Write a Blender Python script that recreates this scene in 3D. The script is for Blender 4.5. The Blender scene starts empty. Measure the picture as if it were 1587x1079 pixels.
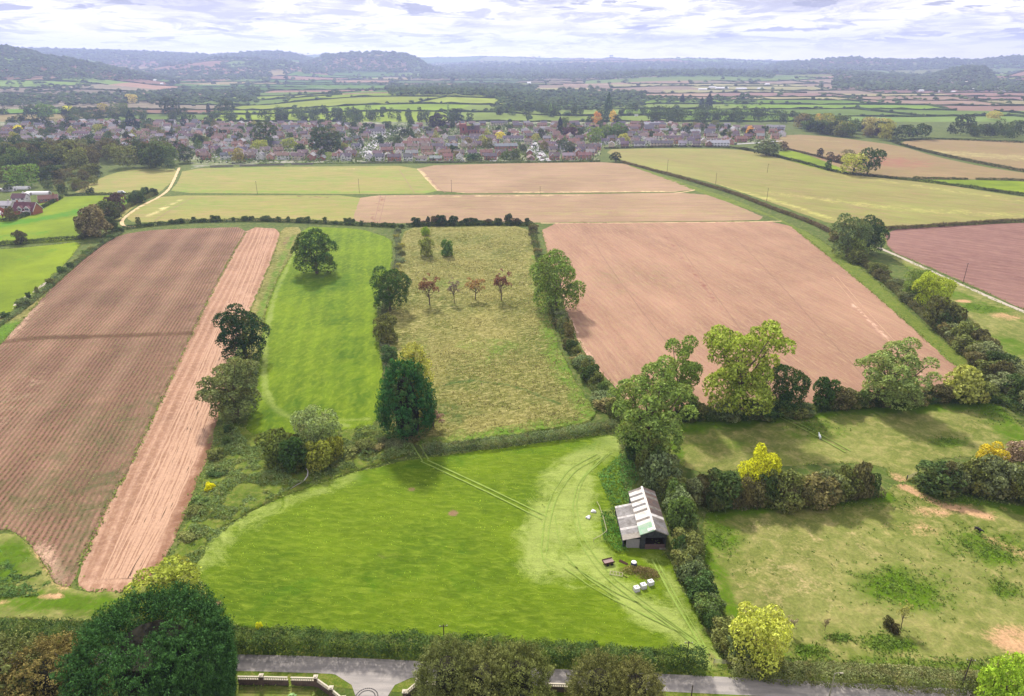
import bpy, math, random
import numpy as np
from mathutils import Vector
from mathutils.geometry import delaunay_2d_cdt

random.seed(7)
rng = np.random.default_rng(11)
scene = bpy.context.scene
col = scene.collection

# ------------------------------------------------------------------ camera
H = 110.0
F = 1058.0
PITCH = math.radians(22.83)
CP, SP = math.cos(PITCH), math.sin(PITCH)
cam_d = bpy.data.cameras.new("camera")
cam = bpy.data.objects.new("camera", cam_d)
col.objects.link(cam)
cam.location = (0, 0, H)
cam.rotation_euler = (math.pi / 2 - PITCH, 0, 0)
cam_d.sensor_width = 36.0
cam_d.lens = 36.0 * F / 1587.0
cam_d.clip_start = 1.0
cam_d.clip_end = 60000.0
scene.camera = cam

# ------------------------------------------------------------------ sky and sun
SUN_EL, SUN_AZ = math.radians(44), math.radians(-16)      # azimuth measured from +Y towards +X
world = bpy.data.worlds.new("World")
scene.world = world
world.use_nodes = True
wn = world.node_tree
wn.nodes.clear()


def wnode(t, **kw):
    n = wn.nodes.new(t)
    for k, v in kw.items():
        setattr(n, k, v)
    return n


def wmath(op, a, b=None, c=None):
    n = wnode('ShaderNodeMath', operation=op)
    for i, x in enumerate((a, b, c)):
        if x is None:
            continue
        if isinstance(x, (int, float)):
            n.inputs[i].default_value = x
        else:
            wn.links.new(x, n.inputs[i])
    return n.outputs[0]


def wmix(fac, a, b):
    n = wnode('ShaderNodeMix', data_type='RGBA')
    for i, x in ((0, fac), (6, a), (7, b)):
        if isinstance(x, (int, float)):
            n.inputs[i].default_value = x
        elif isinstance(x, tuple):
            n.inputs[i].default_value = (*x, 1)
        else:
            wn.links.new(x, n.inputs[i])
    return n.outputs[2]


def wramp(x, lo, hi):
    n = wnode('ShaderNodeMapRange', interpolation_type='SMOOTHSTEP')
    wn.links.new(x, n.inputs[0])
    n.inputs[1].default_value = lo
    n.inputs[2].default_value = hi
    return n.outputs[0]


SKY_STRENGTH = 0.1
sky = wnode('ShaderNodeTexSky', sky_type='NISHITA', sun_disc=False)
sky.sun_elevation = SUN_EL
sky.sun_rotation = SUN_AZ
sky.altitude = 100
tc = wnode('ShaderNodeTexCoord')
sx = wnode('ShaderNodeSeparateXYZ')
wn.links.new(tc.outputs['Generated'], sx.inputs[0])
zc = wmath('MAXIMUM', sx.outputs[2], 0.0)
den = wmath('ADD', zc, 0.10)
cx_ = wmath('DIVIDE', sx.outputs[0], den)
cy_ = wmath('DIVIDE', sx.outputs[1], den)
cv = wnode('ShaderNodeCombineXYZ')
wn.links.new(cx_, cv.inputs[0])
wn.links.new(cy_, cv.inputs[1])


def wnoise(scale, detail, rough, off, dist=0.0):
    m = wnode('ShaderNodeMapping')
    m.inputs['Location'].default_value = off
    m.inputs['Scale'].default_value = (1.0, 0.85, 1)
    wn.links.new(cv.outputs[0], m.inputs[0])
    n = wnode('ShaderNodeTexNoise')
    n.inputs['Scale'].default_value = scale
    n.inputs['Detail'].default_value = detail
    n.inputs['Roughness'].default_value = rough
    n.inputs['Distortion'].default_value = dist
    wn.links.new(m.outputs[0], n.inputs[0])
    return n.outputs[0]


n_big = wnoise(0.62, 7, 0.60, (3.1, 8.2, 0.0), 0.3)
n_mid = wnoise(2.1, 10, 0.66, (11.0, 2.0, 3.0), 0.6)
n_cum = wnoise(1.7, 9, 0.58, (6.3, 4.4, 9.0), 0.3)
white = (10.2, 9.8, 9.7)
grey = (5.4, 5.3, 5.9)
cloud = wmix(wramp(n_mid, 0.40, 0.54), grey, white)
cloud = wmix(wmath('MULTIPLY', wramp(n_big, 0.50, 0.66), 0.7), cloud, (4.2, 4.1, 5.2))
cum = wramp(n_cum, 0.585, 0.625)
cloud = wmix(wmath('MULTIPLY', cum, 0.85), cloud, (2.9, 2.9, 4.0))
# thin blue gaps, more of them to the west side
blue = wmath('MULTIPLY', wramp(n_big, 0.42, 0.34), 0.5)
lowz = wramp(sx.outputs[2], 0.028, 0.004)
cloud = wmix(wmath('MULTIPLY', lowz, 0.75), cloud, (13.4, 12.0, 10.2))
skyc = wmix(blue, cloud, sky.outputs[0])
bg = wnode('ShaderNodeBackground')
bg.inputs[1].default_value = SKY_STRENGTH
wn.links.new(skyc, bg.inputs[0])
wo = wnode('ShaderNodeOutputWorld')
wn.links.new(bg.outputs[0], wo.inputs[0])

sun_d = bpy.data.lights.new("sun", 'SUN')
sun = bpy.data.objects.new("sun", sun_d)
col.objects.link(sun)
sdir = Vector((math.sin(SUN_AZ) * math.cos(SUN_EL), math.cos(SUN_AZ) * math.cos(SUN_EL), math.sin(SUN_EL)))
sun.rotation_euler = sdir.to_track_quat('Z', 'Y').to_euler()
sun.location = (0, 0, 300)
sun_d.energy = 4.7
sun_d.angle = math.radians(6.0)
sun_d.color = (1.0, 0.94, 0.84)

vs = scene.view_settings
vs.view_transform = 'Standard'
vs.look = 'None'
vs.exposure = 0.40
vs.gamma = 1.0
vs.use_curve_mapping = False
scene.render.engine = 'CYCLES'
cy = scene.cycles
cy.max_bounces = 6
cy.diffuse_bounces = 2
cy.glossy_bounces = 2
cy.transmission_bounces = 3
cy.transparent_max_bounces = 6
cy.volume_bounces = 2
cy.use_denoising = True
cy.volume_step_rate = 1.0

HAZE_DENSITY = 0.0001


# ------------------------------------------------------------------ helpers
def P(px, py, z=0.0):
    """a photograph position to the point of the level plane at height z"""
    u = (px - 793.5) / F
    v = (py - 539.5) / F
    dn = SP + v * CP
    d = (H - z) / dn
    return np.array([u * d, d * (CP - v * SP), z])


def PN(a, z=0.0):
    a = np.asarray(a, float)
    u = (a[:, 0] - 793.5) / F
    v = (a[:, 1] - 539.5) / F
    d = (H - z) / (SP + v * CP)
    return np.stack([u * d, d * (CP - v * SP)], 1)


def depth_at(Y, z=0.0):
    return Y * CP + (H - z) * SP


def topz(Y, py):
    v = (py - 539.5) / F
    return H - Y * (SP + v * CP) / (CP - v * SP)


def to_px(X, Y, Z=0.0):
    d = Y * CP + (H - Z) * SP
    return 793.5 + F * X / d, 539.5 + F * ((H - Z) * CP - Y * SP) / d


def vnoise(x, y, seed=0):
    xi = np.floor(x).astype(np.int64)
    yi = np.floor(y).astype(np.int64)
    xf = x - xi
    yf = y - yi
    xf = xf * xf * (3 - 2 * xf)
    yf = yf * yf * (3 - 2 * yf)

    def h(a, b):
        n = (a * 374761393 + b * 668265263 + seed * 1442695041) & 0xFFFFFFFF
        n = ((n ^ (n >> 13)) * 1274126177) & 0xFFFFFFFF
        n = n ^ (n >> 16)
        return (n & 0xFFFF) / 65535.0
    a = h(xi, yi) * (1 - xf) + h(xi + 1, yi) * xf
    b = h(xi, yi + 1) * (1 - xf) + h(xi + 1, yi + 1) * xf
    return a * (1 - yf) + b * yf


def fbm(x, y, seed=0, octv=4):
    s, a, t = 0.0, 0.5, 0.0
    for i in range(octv):
        s = s + a * vnoise(x * 2 ** i, y * 2 ** i, seed + i * 17)
        t += a
        a *= 0.55
    return s / t


def lin(r, g, b, k=1.0):
    return tuple((((c / 255) / 12.92) if c / 255 <= 0.04045 else ((c / 255 + 0.055) / 1.055) ** 2.4) * k for c in (r, g, b))


def mesh_np(name, V, Fc, mats=(), midx=None, smooth=False):
    """V (n,3), Fc (m,k) one polygon size or list of arrays of different sizes"""
    me = bpy.data.meshes.new(name)
    if isinstance(Fc, np.ndarray):
        Fc = [Fc]
    Fc = [f for f in Fc if len(f)]
    V = np.asarray(V, np.float32)
    me.vertices.add(len(V))
    me.vertices.foreach_set('co', V.ravel())
    loops = np.concatenate([f.ravel() for f in Fc]).astype(np.int32)
    sizes = np.concatenate([np.full(len(f), f.shape[1]) for f in Fc]).astype(np.int32)
    me.loops.add(len(loops))
    me.loops.foreach_set('vertex_index', loops)
    me.polygons.add(len(sizes))
    st = np.concatenate([[0], np.cumsum(sizes)[:-1]]).astype(np.int32)
    me.polygons.foreach_set('loop_start', st)
    me.polygons.foreach_set('loop_total', sizes)
    if midx is not None:
        me.polygons.foreach_set('material_index', np.asarray(midx, np.int32))
    me.polygons.foreach_set('use_smooth', np.full(len(sizes), bool(smooth)))
    me.update(calc_edges=True)
    for m in mats:
        me.materials.append(m)
    return me


def link(name, data, parent=None, loc=None, **props):
    o = bpy.data.objects.new(name, data)
    col.objects.link(o)
    if parent is not None:
        o.parent = parent
    if loc is not None:
        o.location = loc
    for k, v in props.items():
        if v is not None:
            o[k] = v
    return o


def thing(name, label, cat, loc=(0, 0, 0), rz=0.0, group=None, data=None):
    o = link(name, data, None, loc, label=label, category=cat, group=group)
    o.rotation_euler = (0, 0, rz)
    return o


class MB:
    """collects polygons with material indices into one mesh"""

    def __init__(s):
        s.v, s.f, s.m = [], [], []

    def poly(s, pts, m=0):
        n = len(s.v)
        s.v += [tuple(p) for p in pts]
        s.f.append(list(range(n, n + len(pts))))
        s.m.append(m)

    def box(s, x0, x1, y0, y1, z0, z1, m=0, top=True):
        n = len(s.v)
        s.v += [(x, y, z) for z in (z0, z1) for x, y in ((x0, y0), (x1, y0), (x1, y1), (x0, y1))]
        fs = [[0, 3, 2, 1], [0, 1, 5, 4], [1, 2, 6, 5], [2, 3, 7, 6], [3, 0, 4, 7]] + ([[4, 5, 6, 7]] if top else [])
        for f in fs:
            s.f.append([n + i for i in f])
            s.m.append(m)

    def prism(s, prof, axis, a0, a1, m=0):
        """profile of (u, z) extruded along axis ('x' or 'y')"""
        n = len(s.v)
        k = len(prof)
        for a in (a0, a1):
            for (u, z) in prof:
                s.v.append((a, u, z) if axis == 'x' else (u, a, z))
        s.f.append([n + i for i in range(k)])
        s.m.append(m)
        s.f.append([n + k + i for i in reversed(range(k))])
        s.m.append(m)
        for i in range(k):
            j = (i + 1) % k
            s.f.append([n + i, n + j, n + k + j, n + k + i])
            s.m.append(m)

    def tube(s, pts, rad, sides=6, m=0):
        n = len(s.v)
        pts = [Vector(p) for p in pts]
        for i, p in enumerate(pts):
            d = (pts[min(i + 1, len(pts) - 1)] - pts[max(i - 1, 0)]).normalized()
            a = d.orthogonal().normalized() if abs(d.z) < 0.9 else Vector((1, 0, 0))
            a = (a - d * a.dot(d)).normalized()
            b = d.cross(a)
            r = rad[i] if isinstance(rad, (list, tuple)) else rad
            for k in range(sides):
                t = 2 * math.pi * k / sides
                s.v.append(tuple(p + a * (r * math.cos(t)) + b * (r * math.sin(t))))
        for i in range(len(pts) - 1):
            for k in range(sides):
                j = (k + 1) % sides
                s.f.append([n + i * sides + k, n + i * sides + j, n + (i + 1) * sides + j, n + (i + 1) * sides + k])
                s.m.append(m)
        s.f.append([n + (len(pts) - 1) * sides + k for k in range(sides)])
        s.m.append(m)
        s.f.append([n + k for k in reversed(range(sides))])
        s.m.append(m)

    def mesh(s, name, mats, smooth=False):
        me = bpy.data.meshes.new(name)
        me.from_pydata(s.v, [], s.f)
        for m in mats:
            me.materials.append(m)
        for i, p in enumerate(me.polygons):
            p.material_index = s.m[i]
            p.use_smooth = smooth
        me.update()
        return me


def row_angle(a, b):
    pa, pb = PN([a, b])
    d = pb - pa
    return math.atan2(d[1], d[0])

# ------------------------------------------------------------------ materials
class NT:
    def __init__(s, name):
        s.mat = bpy.data.materials.new(name)
        s.mat.use_nodes = True
        s.t = s.mat.node_tree
        s.t.nodes.clear()

    def n(s, t, **kw):
        x = s.t.nodes.new(t)
        for k, v in kw.items():
            setattr(x, k, v)
        return x

    def set(s, sock, v):
        if isinstance(v, (int, float)):
            sock.default_value = v
        elif isinstance(v, tuple):
            sock.default_value = (*v, 1) if len(v) == 3 and len(sock.default_value) == 4 else v
        else:
            s.t.links.new(v, sock)

    def math(s, op, a, b=0.0, c=0.0):
        x = s.n('ShaderNodeMath', operation=op)
        for i, v in enumerate((a, b, c)):
            s.set(x.inputs[i], v)
        return x.outputs[0]

    def mix(s, f, a, b, mode='MIX'):
        x = s.n('ShaderNodeMix', data_type='RGBA', blend_type=mode)
        s.set(x.inputs[0], f)
        s.set(x.inputs[6], a)
        s.set(x.inputs[7], b)
        return x.outputs[2]

    def rng(s, x, a, b, c=0.0, d=1.0):
        m = s.n('ShaderNodeMapRange')
        s.set(m.inputs[0], x)
        for i, v in enumerate((a, b, c, d)):
            m.inputs[i + 1].default_value = v
        return m.outputs[0]

    def pos(s, rot=0.0, scale=(1, 1, 1)):
        g = s.n('ShaderNodeNewGeometry')
        m = s.n('ShaderNodeMapping', vector_type='TEXTURE')
        m.inputs['Rotation'].default_value = (0, 0, rot)
        m.inputs['Scale'].default_value = scale
        s.t.links.new(g.outputs['Position'], m.inputs[0])
        return m.outputs[0]

    def noise(s, vec, scale, detail=3, rough=0.55, dist=0.0):
        x = s.n('ShaderNodeTexNoise')
        s.t.links.new(vec, x.inputs[0])
        x.inputs['Scale'].default_value = scale
        x.inputs['Detail'].default_value = detail
        x.inputs['Roughness'].default_value = rough
        x.inputs['Distortion'].default_value = dist
        return x.outputs[0]

    def attr(s, name):
        return s.n('ShaderNodeAttribute', attribute_name=name)

    def out(s, color, rough=0.9, bump=None, bstr=0.5, bdist=0.1, metallic=0.0, spec=0.25, trans=None):
        b = s.n('ShaderNodeBsdfPrincipled')
        s.set(b.inputs['Base Color'], color)
        s.set(b.inputs['Roughness'], rough)
        b.inputs['Metallic'].default_value = metallic
        b.inputs['Specular IOR Level'].default_value = spec
        if bump is not None:
            u = s.n('ShaderNodeBump')
            u.inputs['Strength'].default_value = bstr
            u.inputs['Distance'].default_value = bdist
            s.set(u.inputs['Height'], bump)
            s.t.links.new(u.outputs[0], b.inputs['Normal'])
        o = s.n('ShaderNodeOutputMaterial')
        s.t.links.new(b.outputs[0], o.inputs[0])
        return s.mat


def ground_mat(name, c1, c2, c3=None, big=0.03, mid=0.35, fine=2.5, rot=0.0, stretch=1.0, var=0.5, bump=0.5, bdist=0.25,
               rows=None, wear=None, lush=None, bare=None, dark=None, speck=None):
    """two-tone ground with three scales of noise; vertex attributes 'wear', 'lush', 'bare' mix in other growth"""
    n = NT(name)
    p = n.pos(rot, (1, stretch, 1))
    p0 = n.pos()
    nb = n.noise(p0, big, 4, 0.6, 0.4)
    nm = n.noise(p, mid, 4, 0.65, 0.6)
    nf = n.noise(p, fine, 3, 0.7, 0.4)
    c = n.mix(n.rng(nb, 0.36, 0.64), c1, c2)
    if c3:
        c = n.mix(n.rng(nm, 0.45, 0.70), c, c3)
    h = n.math('ADD', n.math('MULTIPLY', nm, 1.0), n.math('MULTIPLY', nf, 0.5))
    if rows:
        for (ang, period, amt, rc) in rows:
            pr = n.pos(ang)
            sp = n.n('ShaderNodeSeparateXYZ')
            n.t.links.new(pr, sp.inputs[0])
            wob = n.math('MULTIPLY', n.noise(p0, 0.012, 1), 5.0)
            sw = n.math('SINE', n.math('MULTIPLY', n.math('ADD', sp.outputs[1], wob), 6.28318 / period))
            k = n.rng(sw, -0.3, 0.9)
            k = n.math('MULTIPLY', k, n.rng(n.noise(p0, 0.9, 3), 0.25, 0.65))
            c = n.mix(n.math('MULTIPLY', k, amt), c, rc)
            h = n.math('ADD', h, n.math('MULTIPLY', sw, 0.5 * amt))
    for a, cc in (('wear', wear), ('lush', lush), ('bare', bare)):
        if cc:
            at = n.attr(a).outputs['Fac']
            k = n.math('ADD', at, n.math('MULTIPLY', n.math('SUBTRACT', n.noise(p0, 0.11, 5, 0.75, 1.0), 0.5), 1.9))
            k = n.math('ADD', k, n.math('MULTIPLY', n.math('SUBTRACT', nf, 0.5), 0.9))
            k = n.rng(k, 0.28, 0.80)
            k = n.math('MULTIPLY', k, n.rng(at, 0.02, 0.15))
            c = n.mix(k, c, cc)
    if speck:
        ns = n.noise(p0, 4.0, 2, 0.8)
        c = n.mix(n.rng(ns, 0.62, 0.70, 0, 0.8), c, speck)
    v = n.math('ADD', n.math('MULTIPLY', n.math('SUBTRACT', nf, 0.5), 2.2 * var), n.math('MULTIPLY', n.math('SUBTRACT', nm, 0.5), 1.2 * var))
    v = n.math('ADD', v, n.math('MULTIPLY', n.math('SUBTRACT', n.noise(p, big * 2.3, 4, 0.7, 0.8), 0.5), 0.55))
    v = n.math('ADD', v, 1.0)
    c = n.mix(1.0, c, n.mix(0.0, v, v), 'MULTIPLY')
    return n.out(c, 0.95, h, bump, bdist, spec=0.1)


def simple_mat(name, c, rough=0.7, var=0.25, scale=3.0, metallic=0.0, objcol=False, c2=None, spec=0.3, bump=0.2):
    n = NT(name)
    tc = n.n('ShaderNodeTexCoord')
    ns = n.noise(tc.outputs['Object'], scale, 4, 0.65)
    if objcol:
        oi = n.n('ShaderNodeObjectInfo')
        c = oi.outputs['Color']
    if c2:
        c = n.mix(n.rng(n.noise(tc.outputs['Object'], scale * 0.4, 5, 0.7, 0.6), 0.42, 0.62), c, c2)
    v = n.rng(ns, 0.2, 0.8, 1 - var, 1 + var)
    c = n.mix(1.0, c, n.mix(0.0, v, v), 'MULTIPLY')
    return n.out(c, rough, ns, bump, 0.03, metallic, spec)


def foliage_mat(name, tint=None, tfac=0.0, trans=0.28, con=1.1):
    """leaves: the object's own colour, varied leaf by leaf (attribute 't') and clump by clump"""
    n = NT(name)
    oi = n.n('ShaderNodeObjectInfo')
    at = n.attr('t').outputs['Fac']
    tc = n.n('ShaderNodeTexCoord')
    clump = n.noise(tc.outputs['Object'], 0.35, 3, 0.6)
    c = oi.outputs['Color']
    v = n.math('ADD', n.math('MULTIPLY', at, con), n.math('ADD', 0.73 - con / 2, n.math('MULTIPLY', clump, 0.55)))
    c = n.mix(1.0, c, n.mix(0.0, v, v), 'MULTIPLY')
    if tint:
        c = n.mix(n.math('MULTIPLY', n.rng(clump, 0.48, 0.66), tfac), c, tint)
    d = n.n('ShaderNodeBsdfDiffuse')
    n.set(d.inputs[0], c)
    tr = n.n('ShaderNodeBsdfTranslucent')
    n.set(tr.inputs[0], n.mix(1.0, c, (1.25, 1.25, 0.6), 'MULTIPLY'))
    ms = n.n('ShaderNodeMixShader')
    ms.inputs[0].default_value = trans
    n.t.links.new(d.outputs[0], ms.inputs[1])
    n.t.links.new(tr.outputs[0], ms.inputs[2])
    o = n.n('ShaderNodeOutputMaterial')
    n.t.links.new(ms.outputs[0], o.inputs[0])
    return n.mat


M = {}
M['foliage'] = foliage_mat('foliage', lin(120, 95, 50), 0.35)
M['hedge'] = foliage_mat('hedge_leaves', lin(140, 124, 78), 0.4, 0.2)
M['hedge_green'] = foliage_mat('hedge_leaves_green', lin(150, 160, 70), 0.35, 0.2)
M['conifer'] = foliage_mat('conifer_sprays', None, 0, 0.12, 1.45)
M['bark'] = simple_mat('bark', lin(105, 92, 78), 0.95, 0.3, 2.0)
M['farwood'] = foliage_mat('far_wood_leaves', lin(150, 135, 60), 0.25, 0.1)

# ------------------------------------------------------------------ ground sheets
def inside(pts, poly):
    x, y = pts[:, 0], pts[:, 1]
    r = np.zeros(len(pts), bool)
    n = len(poly)
    for i in range(n):
        x1, y1 = poly[i]
        x2, y2 = poly[(i + 1) % n]
        c = ((y1 > y) != (y2 > y)) & (x < (x2 - x1) * (y - y1) / ((y2 - y1) + 1e-12) + x1)
        r ^= c
    return r


def smooth_poly(p, closed=True, it=1):
    p = [np.array(q, float) for q in p]
    for _ in range(it):
        q = []
        n = len(p)
        for i in range(n if closed else n - 1):
            a, b = p[i], p[(i + 1) % n]
            q += [a * 0.8 + b * 0.2, a * 0.2 + b * 0.8]
        if not closed:
            q = [p[0]] + q + [p[-1]]
        p = q
    return p


def densify(p, closed, step):
    out = []
    n = len(p)
    for i in range(n if closed else n - 1):
        a, b = np.array(p[i], float), np.array(p[(i + 1) % n], float)
        k = max(1, int(np.linalg.norm(b - a) / step))
        for j in range(k):
            out.append(a + (b - a) * j / k)
    if not closed:
        out.append(np.array(p[-1], float))
    return np.array(out)


def seg_dist(pts, line):
    d = np.full(len(pts), 1e9)
    for a, b in zip(line[:-1], line[1:]):
        ab = b - a
        t = np.clip(((pts - a) @ ab) / max(ab @ ab, 1e-9), 0, 1)
        q = a + t[:, None] * ab
        d = np.minimum(d, np.hypot(*(pts - q).T))
    return d


EDGES_ = []


def field(name, poly, mat, layer=1, relief=0.1, rscale=0.6, step=(5.0, 3.5), marks=(), jit=0.5, smooth=True, kind='structure', label=None, its=1):
    """one field: a finely divided sheet with real unevenness; marks paint growth (attributes) by distance"""
    p = smooth_poly(poly, True, its) if smooth else [np.array(q, float) for q in poly]
    bw = densify(PN(p), True, 2.5 + 0.0)
    if len(bw) > 1500:
        bw = densify(PN(p), True, 10.0)
    j = (fbm(bw[:, 0] * 0.35, bw[:, 1] * 0.35, 5, 3) - 0.5) * 2 * jit
    j2 = (fbm(bw[:, 0] * 0.35 + 50, bw[:, 1] * 0.35, 9, 3) - 0.5) * 2 * jit
    bw = bw + np.stack([j, j2], 1) * 1.6
    pa = np.array(p)
    x0, y0 = pa.min(0)
    x1, y1 = pa.max(0)
    gx, gy = np.meshgrid(np.arange(x0, x1, step[0]), np.arange(y0, y1, step[1]))
    g = np.stack([gx.ravel(), gy.ravel()], 1) + rng.uniform(-0.35, 0.35, (gx.size, 2)) * np.array(step)
    g[:, 1] = np.minimum(g[:, 1], y1)
    gw = PN(g)
    gw = gw[inside(gw, bw)]
    pts = [Vector(q) for q in bw] + [Vector(q) for q in gw]
    nb = len(bw)
    EDGES_.append((np.concatenate([bw, bw[:1]]), 0))
    r = delaunay_2d_cdt(pts, [(i, (i + 1) % nb) for i in range(nb)], [], 1, 1e-4)
    V2 = np.array([tuple(v) for v in r[0]])
    T = np.array([f for f in r[2] if len(f) == 3], np.int32)
    z = 0.012 * layer + relief * fbm(V2[:, 0] * rscale, V2[:, 1] * rscale, 3, 4) * 1.0
    z[:nb] = 0.012 * layer
    me = mesh_np(name, np.column_stack([V2, z]), T, [mat], smooth=True)
    att = {'wear': np.zeros(len(V2)), 'lush': np.zeros(len(V2)), 'bare': np.zeros(len(V2))}
    for mk in marks:
        ch, typ = mk[0], mk[1]
        if typ == 'line':
            d = seg_dist(V2, PN(smooth_poly(mk[2], False, 1)))
            k = np.clip(1.35 - d / mk[3], 0, 1)
            s = mk[4] if len(mk) > 4 else 1
        else:
            c = PN([mk[2]])[0]
            dx, dy = (V2 - c).T
            d = np.hypot(dx / mk[3], dy / mk[4])
            k = np.clip(1.5 - d, 0, 1)
            s = mk[5] if len(mk) > 5 else 1
        att[ch] = np.maximum(att[ch], k * s)
    if marks:
        for ch, a in att.items():
            at = me.attributes.new(ch, 'FLOAT', 'POINT')
            at.data.foreach_set('value', a.astype(np.float32))
    return link(name, me, kind=kind, label=label)


def strip(name, line, width, mat, layer=8, jit=0.15, kind='structure', step=3.0, its=2, **kw):
    """a track or a road: a ribbon along a line of ground positions, width in metres"""
    w = PN(smooth_poly(line, False, its))
    w = densify(w, False, step)
    t = np.gradient(w, axis=0)
    t /= np.linalg.norm(t, axis=1)[:, None] + 1e-9
    nrm = np.stack([-t[:, 1], t[:, 0]], 1)
    wl = width / 2 * (1 + jit * (rng.random(len(w)) - 0.5) * 2)[:, None]
    wr = width / 2 * (1 + jit * (rng.random(len(w)) - 0.5) * 2)[:, None]
    L = np.column_stack([w + nrm * wl, np.full(len(w), 0.012 * layer)])
    R = np.column_stack([w - nrm * wr, np.full(len(w), 0.012 * layer)])
    V = np.concatenate([L, R])
    n = len(w)
    i = np.arange(n - 1)
    me = mesh_np(name, V, np.stack([i, i + n, i + n + 1, i + 1], 1), [mat])
    return link(name, me, kind=kind, **kw)


# ================================================================== THE LAND
G_ = lin
M['ground'] = ground_mat('rough_ground_grass', G_(100, 120, 52, .62), G_(86, 108, 44, .62), G_(134, 134, 78, .6), 0.04, 0.4, 2.2, bump=0.7,
                         wear=G_(160, 150, 110, .7))
M['green'] = ground_mat('meadow_grass', G_(132, 162, 24, .50), G_(112, 146, 20, .45), G_(144, 168, 44, .51), 0.03, 0.30, 3.6, rot=-0.12, stretch=0.4, var=0.5, bump=0.9, bdist=0.3,
                        wear=G_(170, 186, 96, .64), lush=G_(98, 146, 12, .46), bare=G_(150, 122, 92, .7))
M['green2'] = ground_mat('pasture_grass_bright', G_(134, 164, 22, .51), G_(112, 146, 20, .45), G_(146, 168, 42, .51), 0.03, 0.25, 3.0, rot=1.45, stretch=0.5, var=0.45, bump=0.9, bdist=0.3,
                         rows=[(row_angle((500, 640), (530, 380)), 7.5, 0.30, G_(158, 186, 40, .58))],
                         wear=G_(158, 176, 84, .60), lush=G_(96, 140, 18, .42), bare=G_(150, 122, 92, .7))
M['limegreen'] = ground_mat('pasture_grass_lime', G_(156, 178, 34, .54), G_(134, 160, 32, .47), None, 0.02, 0.3, 2.0, var=0.25, bump=0.5,
                            wear=G_(190, 205, 110, .75), lush=G_(100, 160, 36, .55), bare=G_(150, 122, 92, .7))
M['tawny'] = ground_mat('tussock_grass', G_(164, 158, 86, .58), G_(126, 138, 56, .50), G_(188, 178, 116, .64), 0.03, 0.42, 1.8, rot=0.4, stretch=0.55, var=0.9, bump=1.0, bdist=0.7,
                        wear=G_(118, 158, 46, .56), lush=G_(92, 126, 52, .52), bare=G_(150, 122, 92, .7))
M['paddock'] = ground_mat('grazed_grass', G_(152, 158, 84, .55), G_(132, 146, 62, .49), G_(172, 164, 102, .58), 0.03, 0.30, 1.6, var=0.5, bump=0.4, bdist=0.15,
                          wear=G_(190, 165, 125, .76), lush=G_(108, 144, 22, .46), bare=G_(204, 164, 124, .72))
R1 = row_angle((390, 360), (115, 900))
M['crop'] = ground_mat('crop_rows_soil', G_(184, 140, 118, .58), G_(158, 118, 102, .51), G_(146, 128, 92, .54), 0.02, 0.8, 3.0, var=0.55, bump=0.9, bdist=0.35,
                       rows=[(R1, 1.55, 0.95, G_(112, 84, 62, .50)), (R1, 19.0, 0.22, G_(210, 176, 146, .76))],
                       wear=G_(206, 172, 146, .78), lush=G_(120, 122, 78, .50), bare=G_(128, 96, 72, .52))
M['bare_strip'] = ground_mat('bare_soil', G_(188, 146, 120, .60), G_(174, 132, 106, .56), G_(198, 160, 132, .62), 0.03, 0.7, 3.0, var=0.20, bump=0.5, bdist=0.2,
                             rows=[(R1, 3.1, 0.40, G_(222, 184, 158, .80)), (R1, 0.9, 0.22, G_(150, 108, 88, .62))],
                             wear=G_(206, 168, 142, .68), lush=G_(140, 136, 84, .56), bare=G_(150, 108, 84, .62))
R2 = row_angle((880, 350), (1190, 600))
M['pink'] = ground_mat('drilled_red_soil', G_(192, 152, 128, .66), G_(176, 138, 116, .60), G_(182, 154, 120, .64), 0.012, 0.16, 1.1, rot=R2, stretch=0.16, var=0.34, bump=0.5, bdist=0.2,
                       rows=[(R2, 2.6, 0.22, G_(164, 116, 94, .58)), (R2, 24.0, 0.20, G_(156, 108, 90, .56))],
                       wear=G_(222, 184, 162, .80), lush=G_(168, 150, 108, .62), bare=G_(160, 108, 96, .62))
R3 = row_angle((600, 320), (1100, 318))
M['pinkbuff'] = ground_mat('pale_red_soil', G_(192, 160, 132, .62), G_(176, 146, 118, .57), G_(178, 160, 114, .58), 0.012, 0.06, 0.6, rot=R3, stretch=0.25, var=0.3, bump=0.4,
                           rows=[(R3, 7.0, 0.22, G_(172, 128, 100, .58))],
                           wear=G_(222, 198, 150, .80), lush=G_(176, 166, 108, .64), bare=G_(160, 118, 96, .60))
M['palegreen'] = ground_mat('winter_crop', G_(156, 172, 84, .58), G_(178, 172, 98, .58), G_(184, 158, 112, .58), 0.012, 0.06, 0.6, rot=R3, stretch=0.25, var=0.3, bump=0.4,
                            rows=[(R3, 7.0, 0.25, G_(150, 156, 70, .54))],
                            wear=G_(216, 200, 140, .76), lush=G_(140, 176, 66, .58), bare=G_(140, 116, 84, .56))
R4 = row_angle((1000, 262), (1560, 320))
M['khaki'] = ground_mat('sparse_crop', G_(170, 174, 94, .56), G_(164, 158, 92, .54), G_(174, 152, 106, .55), 0.010, 0.05, 0.6, rot=R4, stretch=0.25, var=0.3, bump=0.4,
                        rows=[(R4, 12.0, 0.20, G_(168, 158, 96, .60))],
                        wear=G_(198, 194, 110, .72), lush=G_(160, 176, 76, .60), bare=G_(168, 132, 102, .62))
M['buff'] = ground_mat('stubble', G_(176, 154, 108, .57), G_(162, 146, 96, .55), G_(168, 132, 108, .55), 0.010, 0.06, 0.6, rot=R4, stretch=0.25, var=0.28, bump=0.4,
                       rows=[(R4, 14.0, 0.2, G_(168, 150, 96, .58))], wear=G_(188, 180, 120, .68), lush=G_(150, 160, 84, .58), bare=G_(170, 118, 98, .62))
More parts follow.
